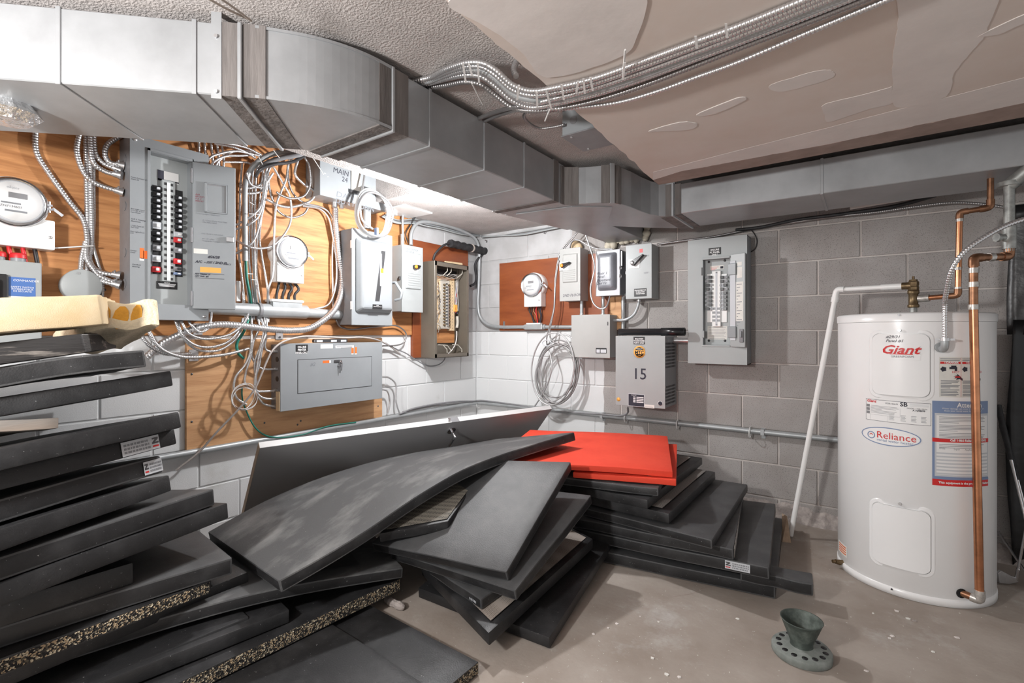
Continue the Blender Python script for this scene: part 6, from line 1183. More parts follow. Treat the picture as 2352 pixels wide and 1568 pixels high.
right_mat('creased black mat directly under the red panels', (1512, 1121, .404), (1552, 1030, .404), (1318, 1099, .396), .038, top='mat_top')
RF, RB, RL = Zp(1553, 1103, .436), Zp(1555, 1019, .436), Zp(1316, 1084, .430)
padded('red_panel', 'lower of the two bright red fabric panels', 'panel', 'bright red fabric panels', RF, RL, RL + (RB - RF), RB, .026, 'fabric_red', 'fabric_red', bev=.004)
RF, RB, BL_ = Zp(1545, 1083, .468), Zp(1533, 1001, .468), Zp(1217, 985, .468)
o, at = padded('red_panel', 'upper bright red fabric panel with torn front corner', 'panel', 'bright red fabric panels', RF, RF + (BL_ - RB), BL_, RB, .028, 'fabric_red', 'fabric_red', bev=.004, warp=lambda u, v: .004 * math.sin(5 * u))
p = Dp(1486, 1094, 2.31); obj('torn_patch', B().slab([p, p + RGT * .032, p + RGT * .030 + UP * .012, p + RGT * .006 + UP * .013], .002), 'mat_top', o); p = Dp(1506, 1104, 2.30); obj('torn_patch', B().slab([p, p + RGT * .044 + UP * .004, p + RGT * .040 + UP * .008, p + UP * .010], .002), 'paper', o)
# ---- the heap in the middle
GM = 'black mats heaped in the middle'
def heap_mat(label, F, Rb, L, t, group=GM, drop=0., **k): F, Rb, L = Zp(*F), Zp(*Rb), Zp(*L); return padded('padded_mat', label, 'mat', group, F, L, L + (Rb - F) - UP * drop, Rb, t, **k) + (F, L, Rb)
F, Rb = Zp(1262, 1464, .046), Zp(1433, 1196, .110); L = F + V((-.62, -.03, .0))
o, at = padded('padded_mat', 'black mat on the floor with a small label at the right of the heap', 'mat', GM, F, L, L + (Rb - F), Rb, .042, 'mat_black', 'mat_black')
e = (Rb - F).normalized(); maker_label(o, F + (Rb - F) * .80 - UP * .034, e, UP, .10, .028)
o, at, *_ = heap_mat('mat with tan mesh face and black rim at the front of the heap', (1122, 1453, .104), (1362, 1237, .155), (967, 1296, .108), .046, top='mat_black', side='mat_black'); backing(o, at, 'mesh_tan', .055, .97, .05, .97)
o, at, F, L, Rb = heap_mat('small black mat corner poking out over the tan mesh mat', (1105, 1376, .155), (1165, 1333, .165), (985, 1297, .160), .040)
e = (F - L).normalized(); [obj('stitch', B().slab([F - e * (.03 + .007 * k) - UP * .026 + e.cross(UP) * .002, F - e * (.0275 + .007 * k) - UP * .026 + e.cross(UP) * .002, F - e * (.0285 + .007 * k) - UP * .018 + e.cross(UP) * .002, F - e * (.031 + .007 * k) - UP * .018 + e.cross(UP) * .002], .001), 'grey_pale', o) for k in range(6)]
heap_mat('black mat with taped front corner below the smooth one in the heap', (1183, 1356, .200), (1358, 1137, .375), (895, 1264, .205), .044, drop=.04, top='mat_top', side='mat_black')
heap_mat('large smooth black mat tilted up in the heap', (1163, 1313, .255), (1311, 1060, .525), (853, 1246, .258), .046, drop=.05, top='mat_top', side='mat_black')
o, at, *_ = heap_mat('mesh faced mat with taped corner under the big bent mat', (1029, 1197, .345), (1111, 1085, .440), (870, 1226, .318), .040, top='mat_black'); backing(o, at, 'mesh_dark', .04, .96, .04, .96)
# big bent mat on top: both long edges followed over their length
def project(p): d = V(p) - CAM; z = d.dot(FWD); return PCX + FPX * d.dot(RGT) / z, PYH - FPX * d.z / z
def lerp1(tab, x):
    for (x0, y0), (x1, y1) in zip(tab, tab[1:]):
        if x <= x1: return y0 + (y1 - y0) * (x - x0) / (x1 - x0)
    return tab[-1][1]
bk = [(477, 1221), (600, 1152), (722, 1100), (800, 1075), (872, 1055), (960, 1037), (1040, 1025), (1124, 1009)]; fr = [(640, 1333), (722, 1289), (834, 1223), (946, 1144), (1059, 1077), (1133, 1049), (1171, 1036), (1319, 992)]
A0, A1 = Zp(477, 1221, .290), V((.80, -.84, 0)); B0, B1 = Zp(640, 1333, .290), Zp(1319, 992, .56)
NS = 30; EB, EF = [], []
for tab, P0, P1_, out in ((bk, A0, A1, EB), (fr, B0, B1, EF)):
    for i in range(NS + 1):
        q = P0.lerp(P1_, i / NS); px = project(V((q.x, q.y, .3)))[0]; px = min(max(px, tab[0][0]), tab[-1][0]); out.append(Pp(px, lerp1(tab, px), P0, P1_))
def smooth(E):
    for _ in range(3): E[1:-1] = [(E[i - 1] + E[i] * 2 + E[i + 1]) / 4 for i in range(1, len(E) - 1)]
smooth(EB); smooth(EF)
b = B(); b.mi = []; nv = 8; T, Bt = [], []
for i in range(NS + 1):
    tn = ((EF[min(i + 1, NS)] - EF[max(i - 1, 0)])).cross(EB[i] - EF[i]).normalized(); tn = tn if tn.z > 0 else -tn
    for j in range(nv + 1): v = j / nv; p = EF[i].lerp(EB[i], v) + tn * .010 * math.sin(math.pi * v) * math.sin(math.pi * i / NS); T.append(p); Bt.append(p - tn * .046)
W = nv + 1; N_ = len(T); fs, mi = [], []
for i in range(NS):
    for j in range(nv): a = i * W + j; fs += [(a, a + 1, a + W + 1, a + W), (N_ + a, N_ + a + W, N_ + a + W + 1, N_ + a + 1)]; mi += [0, 1]
ring = [j for j in range(W)] + [i * W + nv for i in range(1, NS + 1)] + [NS * W + j for j in range(nv - 1, -1, -1)] + [i * W for i in range(NS - 1, 0, -1)]
for k in range(len(ring)): a, c = ring[k], ring[(k + 1) % len(ring)]; fs.append((a, c, N_ + c, N_ + a)); mi.append(1)
b.add(T + Bt, fs, True, raw=True); b.mi = mi
bm_ = tag(obj('padded_mat', b, ['mat_dusty_lit', 'mat_black'], None, .006, 2), 'biggest grey black mat bent over the top of the heap', 'mat', GM)
bm_.data.polygons.foreach_set('use_smooth', [True] * len(bm_.data.polygons)); bm_.data.set_sharp_from_angle(angle=R(50))
# ------------------------------------------------------------------ grey door leaning in the corner
T0, T1 = Dp(597, 1029, 2.25), Rp(1268, 939, .40); ax = (T1 - T0).normalized(); hp = V((ax.y, -ax.x, 0)).normalized(); dn_ = (hp * -.44 - UP * .50).normalized(); wd = .62; nn = ax.cross(dn_).normalized(); nn = nn if nn.dot(hp) > 0 else -nn
o = thing('closet_door', T0 + dn_ * wd, 'grey closet door lying on its long edge against the wall', 'door')
obj('door_leaf', B().slab([T0, T1, T1 + dn_ * wd, T0 + dn_ * wd], .034, nn), 'door_grey', o, .001)
obj('edge_band', B().slab([T0 - nn * .0005 - dn_ * .0012, T1 - nn * .0005 - dn_ * .0012, T1 - nn * .0335 - dn_ * .0012, T0 - nn * .0335 - dn_ * .0012], .0012, -dn_), 'door_edge', o)
obj('edge_band', B().slab([T0 - ax * .0012, T0 + dn_ * wd - ax * .0012, T0 + dn_ * wd - nn * .034 - ax * .0012, T0 - nn * .034 - ax * .0012], .0012, -ax), 'wood_edge', o)
def doorpt(px, py): d = ray(px, py); k = (T0 - CAM).dot(nn) / d.dot(nn); return CAM + d * k
hp_ = doorpt(1036, 987)
c = B(); c.tube([hp_ + nn * .000, hp_ + nn * .008], .027, 20); hs_ = obj('rose', c, 'chrome', o)
c = B(); c.tube(spline([hp_ + nn * .008, hp_ + nn * .045, hp_ + nn * .052 + dn_ * .012, hp_ + nn * .052 + dn_ * .055, hp_ + nn * .050 + dn_ * .10], .008), .0085, 10); obj('lever_handle', c, 'chrome', o)
c = B(); c.tube([hp_ + nn * .045, hp_ + nn * .062], .011, 12); obj('handle_cap', c, 'chrome', o)
ed = (hp_ - T0).dot(ax); e0 = T0 + ax * (ed - .025); obj('latch_plate', B().slab([e0 + nn * .001 - dn_ * .0026, e0 + ax * .055 + nn * .001 - dn_ * .0026, e0 + ax * .055 - nn * .036 - dn_ * .0026, e0 - nn * .036 - dn_ * .0026], .0012, -dn_), 'enamel_dim', o)
e0 = T0 + ax * (ed - .045); obj('latch_bolt', B().slab([e0 - nn * .012 - dn_ * .012, e0 + ax * .016 - nn * .012 - dn_ * .012, e0 + ax * .016 - nn * .026 - dn_ * .012, e0 - nn * .026 - dn_ * .012], .012, -dn_), 'chrome', o)
c = B(); q = hp_ - nn * .034; c.tube([q, q - nn * .008], .027, 20); obj('rose', c, 'chrome', o)
# ------------------------------------------------------------------ floor bits
p = Zp(905, 1386, .012); b = B(); b.lathe([(0, -.055), (.012, -.048), (.017, -.02), (.014, .01), (.018, .03), (.010, .055), (0, .06)], (p.x, p.y, .014), 'a', 9, False); tag(obj('plaster_lump', b, 'rubble'), 'lump of broken plaster on the floor under the left stack', 'rubble')
p = Zp(1800, 1228, .05); tag(obj('cardboard_scrap', B().slab([Zp(1797, 1244, .001), Zp(1817, 1246, .001), Zp(1808, 1185, .10), Zp(1796, 1178, .10)], .004), 'wood_edge'), 'torn brown scrap standing beside the white pipe foot', 'scrap')
random.seed(21)
for k in range(26):
    px, py = random.uniform(1350, 2250), random.uniform(1400, 1560)
    if 1760 < px < 1920: continue
    p = Zp(px, py, .002); s = random.uniform(.003, .009); a = random.uniform(0, 3); b = B(); b.prism([(p.x + s * math.cos(a + t), p.y + s * random.uniform(.4, 1) * math.sin(a + t)) for t in (0, 1.3, 2.7, 4.2, 5.3)], .0002, .0035)
    tag(obj('floor_chip', b, random.choice(['paper', 'rubble', 'drywall_mud'])), 'small pale chip of debris scattered on the concrete floor', 'debris', 'debris chips scattered on the floor')
def crack(pts, w_):
    P = [Zp(x, y, .0006) for x, y in pts]; Q = spline(P, .012); b = B()
    for i in range(len(Q) - 1):
        d = (Q[i + 1] - Q[i]).normalized(); s = V((-d.y, d.x, 0)) * w_ * (.5 + abs(noise.noise(Q[i] * 40))); b.add([Q[i] - s, Q[i + 1] - s, Q[i + 1] + s, Q[i] + s], [(0, 1, 2, 3)], raw=True)
    obj('floor_crack', b, 'wood_dim', fl)
crack([(1540, 1371), (1570, 1366), (1592, 1362), (1610, 1352), (1628, 1347)], .0012); crack([(1880, 1283), (1900, 1278), (1920, 1280)], .001)
# ------------------------------------------------------------------ water heater
HX, HY, HR, HH = 2.955, -.451, .28, 1.188
def hit(px, py, rr=HR):
    d = ray(px, py); ox, oy = CAM.x - HX, CAM.y - HY; a = d.x ** 2 + d.y ** 2; b = ox * d.x + oy * d.y; c = ox * ox + oy * oy - rr * rr; t = (-b - math.sqrt(max(0, b * b - a * c))) / a
    p = CAM + d * t; return math.atan2(p.y - HY, p.x - HX), p.z
def cy(th, z, r=HR): return V((HX + r * math.cos(th), HY + r * math.sin(th), z))
def decal(px0, py0, px1, py1, m, par, name='label', c=.0008, n=14, rr=None, th=None):
    (t0, z0), (t1, z1) = th or ((hit(px0, py0)[0], hit(px0, py1)[1]), (hit(px1, py0)[0], hit(px0, py0)[1]))   # heights are read at the left edge
    b = B(); P = [cy(t0 + (t1 - t0) * i / n, z, HR + c) for i in range(n + 1) for z in (z0, z1)]; b.add(P, [(2 * i, 2 * i + 2, 2 * i + 3, 2 * i + 1) for i in range(n)], True, raw=True); o = obj(name, b, m, par); return o, (t0, z0, t1, z1)
def ctext(s, px, py, size, m, par, c=.0012, name='lettering', **k):
    th, z = hit(px, py); return text(s, (0, 0, 0), (1, 0, 0), (0, 1, 0), size, m, par, name=name, wrap=lambda x, y: cy(th + x / HR, z + y, HR + c), **k)
o = thing('water_heater', (HX, HY, 0), 'white cylindrical water heater standing on the concrete floor', 'water heater')
wh = obj('tank', B().lathe([(HR - .004, .03), (HR, .034), (HR, HH - .035)], (HX, HY, 0), 'c', 72), 'enamel_white', o)
obj('base_ring', B().lathe([(HR - .008, 0), (HR + .003, .002), (HR + .003, .030), (HR - .003, .034)], (HX, HY, 0), 'c', 72), 'enamel_white', o)
obj('lid', B().lathe([(HR + .003, 0), (HR + .004, .030), (HR - .004, .036), (HR - .04, .040), (0, .046)], (HX, HY, HH - .034), 'c', 72), 'enamel_white', o)
def access(x0, y0, x1, y1, nm):
    (t0, z0), (t1, z1) = hit(x0, y1), hit(x1, y0); z0 = hit(x0, y1)[1]; z1 = hit(x0, y0)[1]; cr = .028; res = []
    def ring(dx, c, n=5):
        P = []; a0, a1 = t0 * HR - dx, t1 * HR + dx; b0, b1 = z0 - dx, z1 + dx; r = cr + dx * .6
        for cx_, cz_, s in ((a1 - r, b1 - r, 0), (a0 + r, b1 - r, 90), (a0 + r, b0 + r, 180), (a1 - r, b0 + r, 270)):
            for i in range(n + 1): q = R(s + 90 * i / n); P.append((cx_ + r * math.cos(q), cz_ + r * math.sin(q)))
        return P
    def shell(p_in, c0, p_out, c1, nx=16):
        b = B(); A, C = ring(p_in, 0), ring(p_out, 0); n = len(A)
        b.add([cy(x / HR, z, HR + c0) for x, z in A] + [cy(x / HR, z, HR + c1) for x, z in C], [(i, (i + 1) % n, n + (i + 1) % n, n + i) for i in range(n)], True, raw=True); return b
    fr_ = shell(.018, .0, .014, .0025); b2 = shell(.014, .0025, .004, .0025); off = len(fr_.v); fr_.add(b2.v, b2.f, True, raw=True); obj('panel_frame', fr_, 'enamel_white', o)
    # curved cover: strips across
    b = B(); A = ring(0, 0); zs = sorted(set(round(z, 5) for _, z in A)); a0, a1 = t0 * HR, t1 * HR
    rows = []
    for z in zs:
        xs = [x for x, zz in A if abs(zz - z) < 1e-4]; lo, hi = min(xs), max(xs); rows.append((z, lo, hi))
    nx = 16; P = [cy((lo + (hi - lo) * i / nx) / HR, z, HR + .009) for z, lo, hi in rows for i in range(nx + 1)]; W = nx + 1
    b.add(P, [(j * W + i, j * W + i + 1, (j + 1) * W + i + 1, (j + 1) * W + i) for j in range(len(rows) - 1) for i in range(nx)], True, raw=True)
    A2 = ring(.001, 0); n = len(A); b.add([cy(x / HR, z, HR + .009) for x, z in A] + [cy(x / HR, z, HR + .0005) for x, z in A2], [(i, (i + 1) % n, n + (i + 1) % n, n + i) for i in range(n)], False, raw=True)
    cv = obj('access_panel', b, 'enamel_white', o)
    tm = (t0 + t1) / 2; sc = cy(tm, z1 + .016, HR); c = B(); c.tube([sc, cy(tm, z1 + .016, HR + .008)], .006, 8); obj('screw', c, 'steel', o); return cv
a1 = access(2006, 767, 2134, 903, 'upper'); access(2006, 1150, 2136, 1284, 'lower')
# screws in the rim and base
for px, py in ((2065, 723), (2049, 1352)): th, z = hit(px, py); c = B(); c.tube([cy(th, z, HR), cy(th, z, HR + .007)], .004, 8); obj('screw', c, 'steel_dark', o)
def z10(X, Y): return 1900 + X / 3.92, 740 + Y / 3.92
K = .0112                                   # lift of prints on the raised cover
lb, _ = decal(*z10(455, 205), *z10(835, 330), 'white_gloss', a1, 'brand_label', .0098); ctext('Giant', *z10(490, 277), .050, 'label_red', lb, K, shear=.35, wid=1.12, bold=.0010)
decal(*z10(570, 281), *z10(770, 287), 'label_red', lb, 'underline', .0106); ctext('GREENFOAM', *z10(578, 314), .0125, 'grey_text', lb, K)
ctext('#29/31\nPanel #1', *z10(535, 142), .0165, 'ink', a1, K, name='handwriting', shear=.3)
# rating label
lb, _ = decal(*z10(350, 684), *z10(935, 870), 'ink', wh, 'rating_label', .0007); t0, z0, t1, z1 = _
def sub(u0, v0, u1, v1, m, par, c, nm='print_field', q=None): t0, z0, t1, z1 = q or _q; return decal(0, 0, 0, 0, m, par, nm, c, th=((t0 + (t1 - t0) * u0, z0 + (z1 - z0) * v0), (t0 + (t1 - t0) * u1, z0 + (z1 - z0) * v1)))[0]
_q = _; sub(.006, .015, .994, .985, 'white_gloss', lb, .0010)
def stext(s, u, v, size, m, par, c=.0016, **k): t0, z0, t1, z1 = _q; th = t0 + (t1 - t0) * u; z = z0 + (z1 - z0) * v; return text(s, (0, 0, 0), (1, 0, 0), (0, 1, 0), size, m, par, wrap=lambda x, y: cy(th + x / HR, z + y, HR + c), **k)
stext('Giant', .02, .86, .017, 'label_red', lb, shear=.3, bold=.0004); stext('SB', .56, .80, .024, 'ink', lb, bold=.0006); stext('172B-1E6-N', .33, .84, .009, 'ink', lb); stext('MODEL 172B-1E6-N', .66, .70, .0075, 'ink', lb); stext('A 7298099', .74, .61, .009, 'ink', lb, bold=.0003)
for k in range(7): sub(.10, .70 - .055 * k, .10 + [.42, .44, .40, .18, .41, .38, .30][k], .715 - .055 * k, 'grey_text', lb, .0014, 'print_line')
for k in range(3): sub(.015, .62 - .16 * k, .075, .75 - .16 * k, 'enamel_dim', lb, .0014, 'barcode')
sub(.085, .02, .087, .66, 'grey_text', lb, .0014, 'rule_line'); sub(.085, .28, .56, .287, 'grey_text', lb, .0014, 'rule_line'); sub(.38, .03, .382, .28, 'grey_text', lb, .0014, 'rule_line'); sub(.56, .30, .562, .70, 'grey_text', lb, .0014, 'rule_line')
for k in range(5):
    for u in (.40, .57, .72, .86): sub(u, .36 - .06 * k, u + .075 - .01 * (k % 2), .378 - .06 * k, 'grey_text', lb, .0014, 'print_line')
for k in range(3): sub(.70, .93 - .05 * k, .97, .945 - .05 * k, 'grey_pale', lb, .0014, 'print_line')
# oval rental sticker
tc, zc_ = hit(*z10(553, 1030)); tl, _z = hit(*z10(312, 1000)); ra = (tc - tl) * HR; rb = .0385
def oval(ra, rb, m, c, nm, par, ra2=None, rb2=None, n=48):
    b = B(); O = [cy(tc + ra * math.cos(2 * math.pi * i / n) / HR, zc_ + rb * math.sin(2 * math.pi * i / n), HR + c) for i in range(n)]
    I = [cy(tc + (ra2 or 0) * math.cos(2 * math.pi * i / n) / HR, zc_ + (rb2 or 0) * math.sin(2 * math.pi * i / n), HR + c) for i in range(n)]
    if ra2: b.add(O + I, [(i, (i + 1) % n, n + (i + 1) % n, n + i) for i in range(n)], True, raw=True)
    else:
        for f0, f1 in ((1, .66), (.66, .33), (.33, 0.001)): A_ = [cy(tc + ra * f0 * math.cos(2 * math.pi * i / n) / HR, zc_ + rb * f0 * math.sin(2 * math.pi * i / n), HR + c) for i in range(n)]; C_ = [cy(tc + ra * f1 * math.cos(2 * math.pi * i / n) / HR, zc_ + rb * f1 * math.sin(2 * math.pi * i / n), HR + c) for i in range(n)]; b.add(A_ + C_, [(i, (i + 1) % n, n + (i + 1) % n, n + i) for i in range(n)], True, raw=True)
    return obj(nm, b, m, par)
ov = oval(ra, rb, 'white_gloss', .0007, 'rental_sticker', wh); oval(ra, rb, 'label_steel_blue', .0011, 'sticker_rim', ov, ra - .004, rb - .004)
ctext('Reliance', *z10(443, 1034), .041, 'label_red', ov); ctext('rental water heater', *z10(447, 1062), .0160, 'label_steel_blue', ov)
tcx, tcz = hit(*z10(397, 1010)); b = B(); n = 28; b.add([cy(tcx + rr_ * math.cos(2 * math.pi * i / n) / HR, tcz + rr_ * math.sin(2 * math.pi * i / n), HR + .0012) for rr_ in (.0155, .012) for i in range(n)], [(i, (i + 1) % n, n + (i + 1) % n, n + i) for i in range(n)], True, raw=True); obj('sticker_logo', b, 'label_steel_blue', ov)
b = B(); b.add([cy(tcx + x / HR, tcz + y, HR + .0012) for x, y in ((-.008, 0), (0, .008), (.009, .001), (.005, .001), (0, .004), (-.005, 0))], [tuple(range(6))], raw=True); obj('sticker_flame', b, 'label_red', ov)
# warning labels
lb, _q = decal(*z10(1008, 312), *z10(1368, 672), 'paper', wh, 'danger_label', .0007)
for j in range(2):
    u = .02 + .5 * j; stext('! DANGER', u + .09, .843, .0105, 'white', lb, .002, bold=.0005) ; sub(u, .83, u + .46, .885, 'label_red', lb, .0014, 'danger_band'); sub(u, .91, u + .44, .925, 'grey_text', lb, .0014, 'print_line'); sub(u, .95, u + .46, .965, 'grey_text', lb, .0014, 'print_line')
    b = B(); th0 = _q[0] + (_q[2] - _q[0]) * (u + .07); zz0 = _q[1] + (_q[3] - _q[1]) * .70; n = 10; b.add([cy(th0 + .0085 * (1 + .35 * (i % 2)) * math.cos(2 * math.pi * i / n) / HR, zz0 + .0085 * (1 + .35 * (i % 2)) * math.sin(2 * math.pi * i / n), HR + .0014) for i in range(n)], [tuple(range(n))], raw=True); obj('tap_symbol', b, 'ink', lb)
    sub(u + .20, .70, u + .38, .755, 'ink', lb, .0014, 'spout_symbol'); sub(u + .32, .655, u + .38, .71, 'ink', lb, .0014, 'spout_symbol'); sub(u + .24, .755, u + .36, .79, 'ink', lb, .0014, 'spout_symbol'); stext('HOT' if j == 0 else 'CHAUD', u + .26, .605, .0125, 'label_red', lb)
    b = B(); th0 = _q[0] + (_q[2] - _q[0]) * (u + .40); zz0 = _q[1] + (_q[3] - _q[1]) * .50; hand = [(-.016, .010), (-.004, .006), (-.017, .003), (-.005, .001), (-.016, -.004), (-.003, -.004), (-.008, -.010), (.006, -.007), (.016, -.014), (.017, -.006), (.006, .006), (-.006, .016), (-.002, .008)]; b.add([cy(th0 + x / HR, zz0 + y, HR + .0014) for x, y in hand], [tuple(range(len(hand)))], raw=True); obj('hand_symbol', b, 'ink', lb)
    sub(u + .33, .495, u + .45, .525, 'label_red', lb, .0017, 'burn_mark')
    for k in range(11): sub(u + .01, .40 - .033 * k - .012 * (k // 3), u + [.42, .40, .25, .44, .41, .22, .43, .38, .40, .41, .36][k], .418 - .033 * k - .012 * (k // 3), 'grey_text', lb, .0014, 'print_line')
sub(.49, .02, .496, .98, 'red_plastic', lb, .0014, 'rule_line')
lb, _q = decal(*z10(945, 704), *z10(1445, 1462), 'label_steel_blue', wh, 'notice_label', .0007)
sub(.035, .11, .998, .855, 'grey_pale', lb, .0010); sub(.06, .13, .97, .83, 'white', lb, .0013); sub(0, .0, 1, .075, 'label_red', lb, .0012, 'red_band'); sub(.0, .515, 1, .562, 'label_red', lb, .0016, 'red_band')
stext('Attention', .37, .93, .026, 'white', lb, .0018, bold=.0006); stext('Water damage can occur if water "leaks" or\n   from your rental water heater leakage"', .14, .905, .0092, 'white', lb, .0018)
stext('Call 1-866-Reliance (735-4262)', .26, .53, .0118, 'white', lb, .0022, bold=.0005); stext('This equipment is the property of  Reliance', .09, .028, .0118, 'white', lb, .0018, bold=.0004)
for k in range(15): sub(.10, .81 - .0165 * k - .012 * (k // 5), .10 + [.78, .80, .76, .8, .3, .6, .8, .74, .79, .28, .55, .8, .78, .76, .6][k], .8155 - .0165 * k - .012 * (k // 5), 'grey_text', lb, .0017, 'print_line')
for k in range(3): sub(.10, .485 - .018 * k, .88 - .1 * k, .491 - .018 * k, 'grey_text', lb, .0017, 'print_line')
for k in range(7): sub(.06, .135 + .040 * k, .97, .153 + .040 * k, 'grey_pale', lb, .0016, 'table_row')
stext('Date', .10, .432, .010, 'grey_text', lb); stext('Input', .32, .428, .010, 'grey_text', lb); stext('Appliance', .50, .425, .010, 'grey_text', lb); sub(.62, .075, 1, .10, 'label_steel_blue', lb, .0017, 'blue_tab')
lb, _q = decal(1927, 1237, 1946, 1262, 'paper', wh, 'small_red_label', .0008, n=4)
for k in range(4): sub(.1, .15 + .2 * k, .9, .25 + .2 * k, 'label_orange', lb, .0012, 'print_line')
# power connector at the front
th, z = hit(*z10(1022, 225)); c = B(); c.tube([cy(th, z, HR), cy(th, z, HR + .012)], .021, 16); pc = obj('power_elbow', c, 'conduit_grey', o)
c = B(); c.tube(spline([cy(th, z - .006, HR + .012), cy(th, z - .004, HR + .028), cy(th, z + .014, HR + .034), cy(th, z + .028, HR + .034)], .006), .0135, 12); obj('elbow_body', c, 'conduit_grey', o)
c = B(); q = cy(th, z + .026, HR + .034); c.tube([q, q + UP * .012], .0165, 12); c.box(q.x - .030, q.x + .03, q.y - .004, q.y + .004, q.z + .002, q.z + .010); obj('elbow_clamp', c, 'steel', o)
pe = q + UP * .010
cable([pe, pe + UP * .06, pe + V((.0, .0, .13)), Dp(2172, 680, 1.93), Dp(2186, 620, 1.88), Dp(2215, 578, 1.85), Dp(2260, 545, 1.83), Dp(2310, 518, 1.82), Dp(2380, 495, 1.80), Dp(2470, 470, 1.8)], .0095, 'armoured cable curving down onto the front of the water heater', None, 'flex_steel', .0098)
# relief valve, discharge pipe
vx, vy = 2.963, -.45; zt0 = HH + .010
v = thing('relief_valve', (vx, vy, zt0), 'dull brass relief valve on top of the water heater', 'valve')
obj('nipple', B().lathe([(.014, 0), (.014, .035)], (vx, vy, zt0), 'c', 14), 'galv_pipe', v)
obj('tee', B().lathe([(.020, 0), (.022, .004), (.022, .012), (.018, .016), (.018, .060), (.022, .064), (.022, .078), (.017, .080)], (vx, vy, zt0 + .025), 'c', 16), 'brass_dull', v)
zt2 = zt0 + .10
obj('valve_body', B().lathe([(.013, 0), (.021, .006), (.021, .018), (.019, .022), (.021, .030), (.021, .042), (.016, .047), (.016, .053), (.005, .055), (.005, .068), (0, .069)], (vx, vy, zt2), 'c', 6, False), 'brass_dull', v)
dl_ = (V((2.668, -.40, 0)) - V((vx, vy, 0))).normalized(); ow = V((vx, vy, zt2 + .026)); c = B(); c.tube([ow, ow + dl_ * .042], .0165, 12); obj('outlet', c, 'brass_dull', v)
pz_ = zt2 + .026; E1 = Dp(1922, 664, 2.459); E1 = V((E1.x, E1.y, pz_)); ft = Zp(1816, 1229, .012)
o2 = thing('discharge_pipe', ft, 'white plastic discharge pipe leaning from the valve down to the floor', 'pipe')
c = B(); c.tube([ow + dl_ * .03, E1 + V((.012, 0, 0))], .0115, 14); obj('pipe', c, 'pvc_white', o2)
c = B(); c.tube([ow + dl_ * .035, ow + dl_ * .12], .0142, 14); obj('coupling', c, 'pvc_white', o2)
c = B(); c.tube(spline([E1 + (ow - E1).normalized() * .03, E1 + (ow - E1).normalized() * .008, E1 + (ft - E1).normalized() * .014, E1 + (ft - E1).normalized() * .045], .006), .0148, 14); c.tube([E1 + (ft - E1).normalized() * .036, E1 + (ft - E1).normalized() * .062], .0172, 14); obj('elbow', c, 'pvc_white', o2)
c = B(); c.tube([E1 + (ft - E1).normalized() * .04, ft], .0128, 14); obj('pipe', c, 'pvc_white', o2)
# hot copper line
def pipe_thing(name, loc, label): return thing(name, loc, label, 'pipe')
hz_ = zt0 + .065; y1 = vy
o3 = pipe_thing('copper_pipe', (3.1, -.4, hz_), 'copper hot water pipe stepping up from the valve to the duct')
h0 = V((vx + .018, vy, hz_)); h1 = Dp(2200, 676, 2.12); h1.z = hz_ + .006; h2 = Dp(2208, 488, 2.12); h2 = V((h1.x + .006, h1.y, h2.z)); h3 = Dp(2275, 470, 2.06); h3 = V((h3.x, h3.y, h2.z + .006)); h4 = h3 + UP * .13
c = B(); c.tube([h0, h0 + (h1 - h0).normalized() * .04], .017, 10); obj('union', c, 'solder', o3)
for a, b_, m in ((h0, h1, 'copper'), (h1, h2, 'copper'), (h2, h3, 'copper_dull'), (h3, h4, 'copper_dull')): c = B(); c.tube([a, b_], .0112, 14); obj('pipe_length', c, m, o3)
def elbow(par, p, a, b_, r, m, L=.028): c = B(); da, db = (V(a) - p).normalized(), (V(b_) - p).normalized(); c.tube(spline([p + da * L, p + da * L * .45, p + (da + db) * L * .10, p + db * L * .45, p + db * L], .004), r, 14); obj('elbow', c, m, par)
elbow(o3, h1, h0, h2, .0135, 'copper_dull'); elbow(o3, h2, h1, h3, .0135, 'copper_dull'); elbow(o3, h3, h2, h4, .0140, 'copper_dull', .034)
for p, d in ((h1 + UP * .03, UP), (h1 + UP * .115, UP), (h2 - UP * .034, UP), (h2 + (h3 - h2).normalized() * .08, h3 - h2)): d = d.normalized(); c = B(); c.tube([p - d * .006, p, p + d * .006], .0128, 12); obj('solder_joint', c, 'solder', o3)
# cold copper line down the front, galvanised top
o4 = pipe_thing('copper_pipe', Dp(2250, 1385, 1.93), 'long vertical copper pipe passing in front of the water heater')
k0 = Dp(2250, 1378, 1.93); k1 = Dp(2236, 592, 1.935); k2 = Dp(2318, 576, 1.95); k3 = Dp(2321, 425, 1.95); k2.z = k1.z + .008; k3 = V((k2.x, k2.y, k3.z)); ks = Dp(2236, 705, 1.933)
c = B(); c.tube([k0, ks], .0142, 16); obj('pipe_length', c, 'copper', o4); c = B(); c.tube([ks, k1], .0142, 16); obj('pipe_length', c, 'copper_dull', o4); c = B(); c.tube([k1, k2], .0142, 14); obj('pipe_length', c, 'copper_dull', o4)
elbow(o4, k1, k0, k2, .0172, 'copper_dull', .034); elbow(o4, k2, k1, k3, .0172, 'copper_dull', .034)
for p, d in ((ks, UP), (k1 - UP * .05, UP), (k1 - UP * .105, UP), (k1 + (k2 - k1).normalized() * .075, k2 - k1), (k0 + UP * .03, UP)): d = d.normalized(); c = B(); c.tube([p - d * .010, p, p + d * .010], .0168, 12); obj('solder_joint', c, 'solder', o4)
c = B(); c.tube([k2 + UP * .02, k3], .017, 14); obj('galvanised_length', c, 'galv_pipe', o4); c = B(); c.tube([k2 + UP * .03, k2 + UP * .12], .022, 14); obj('tee', c, 'galv_pipe', o4)
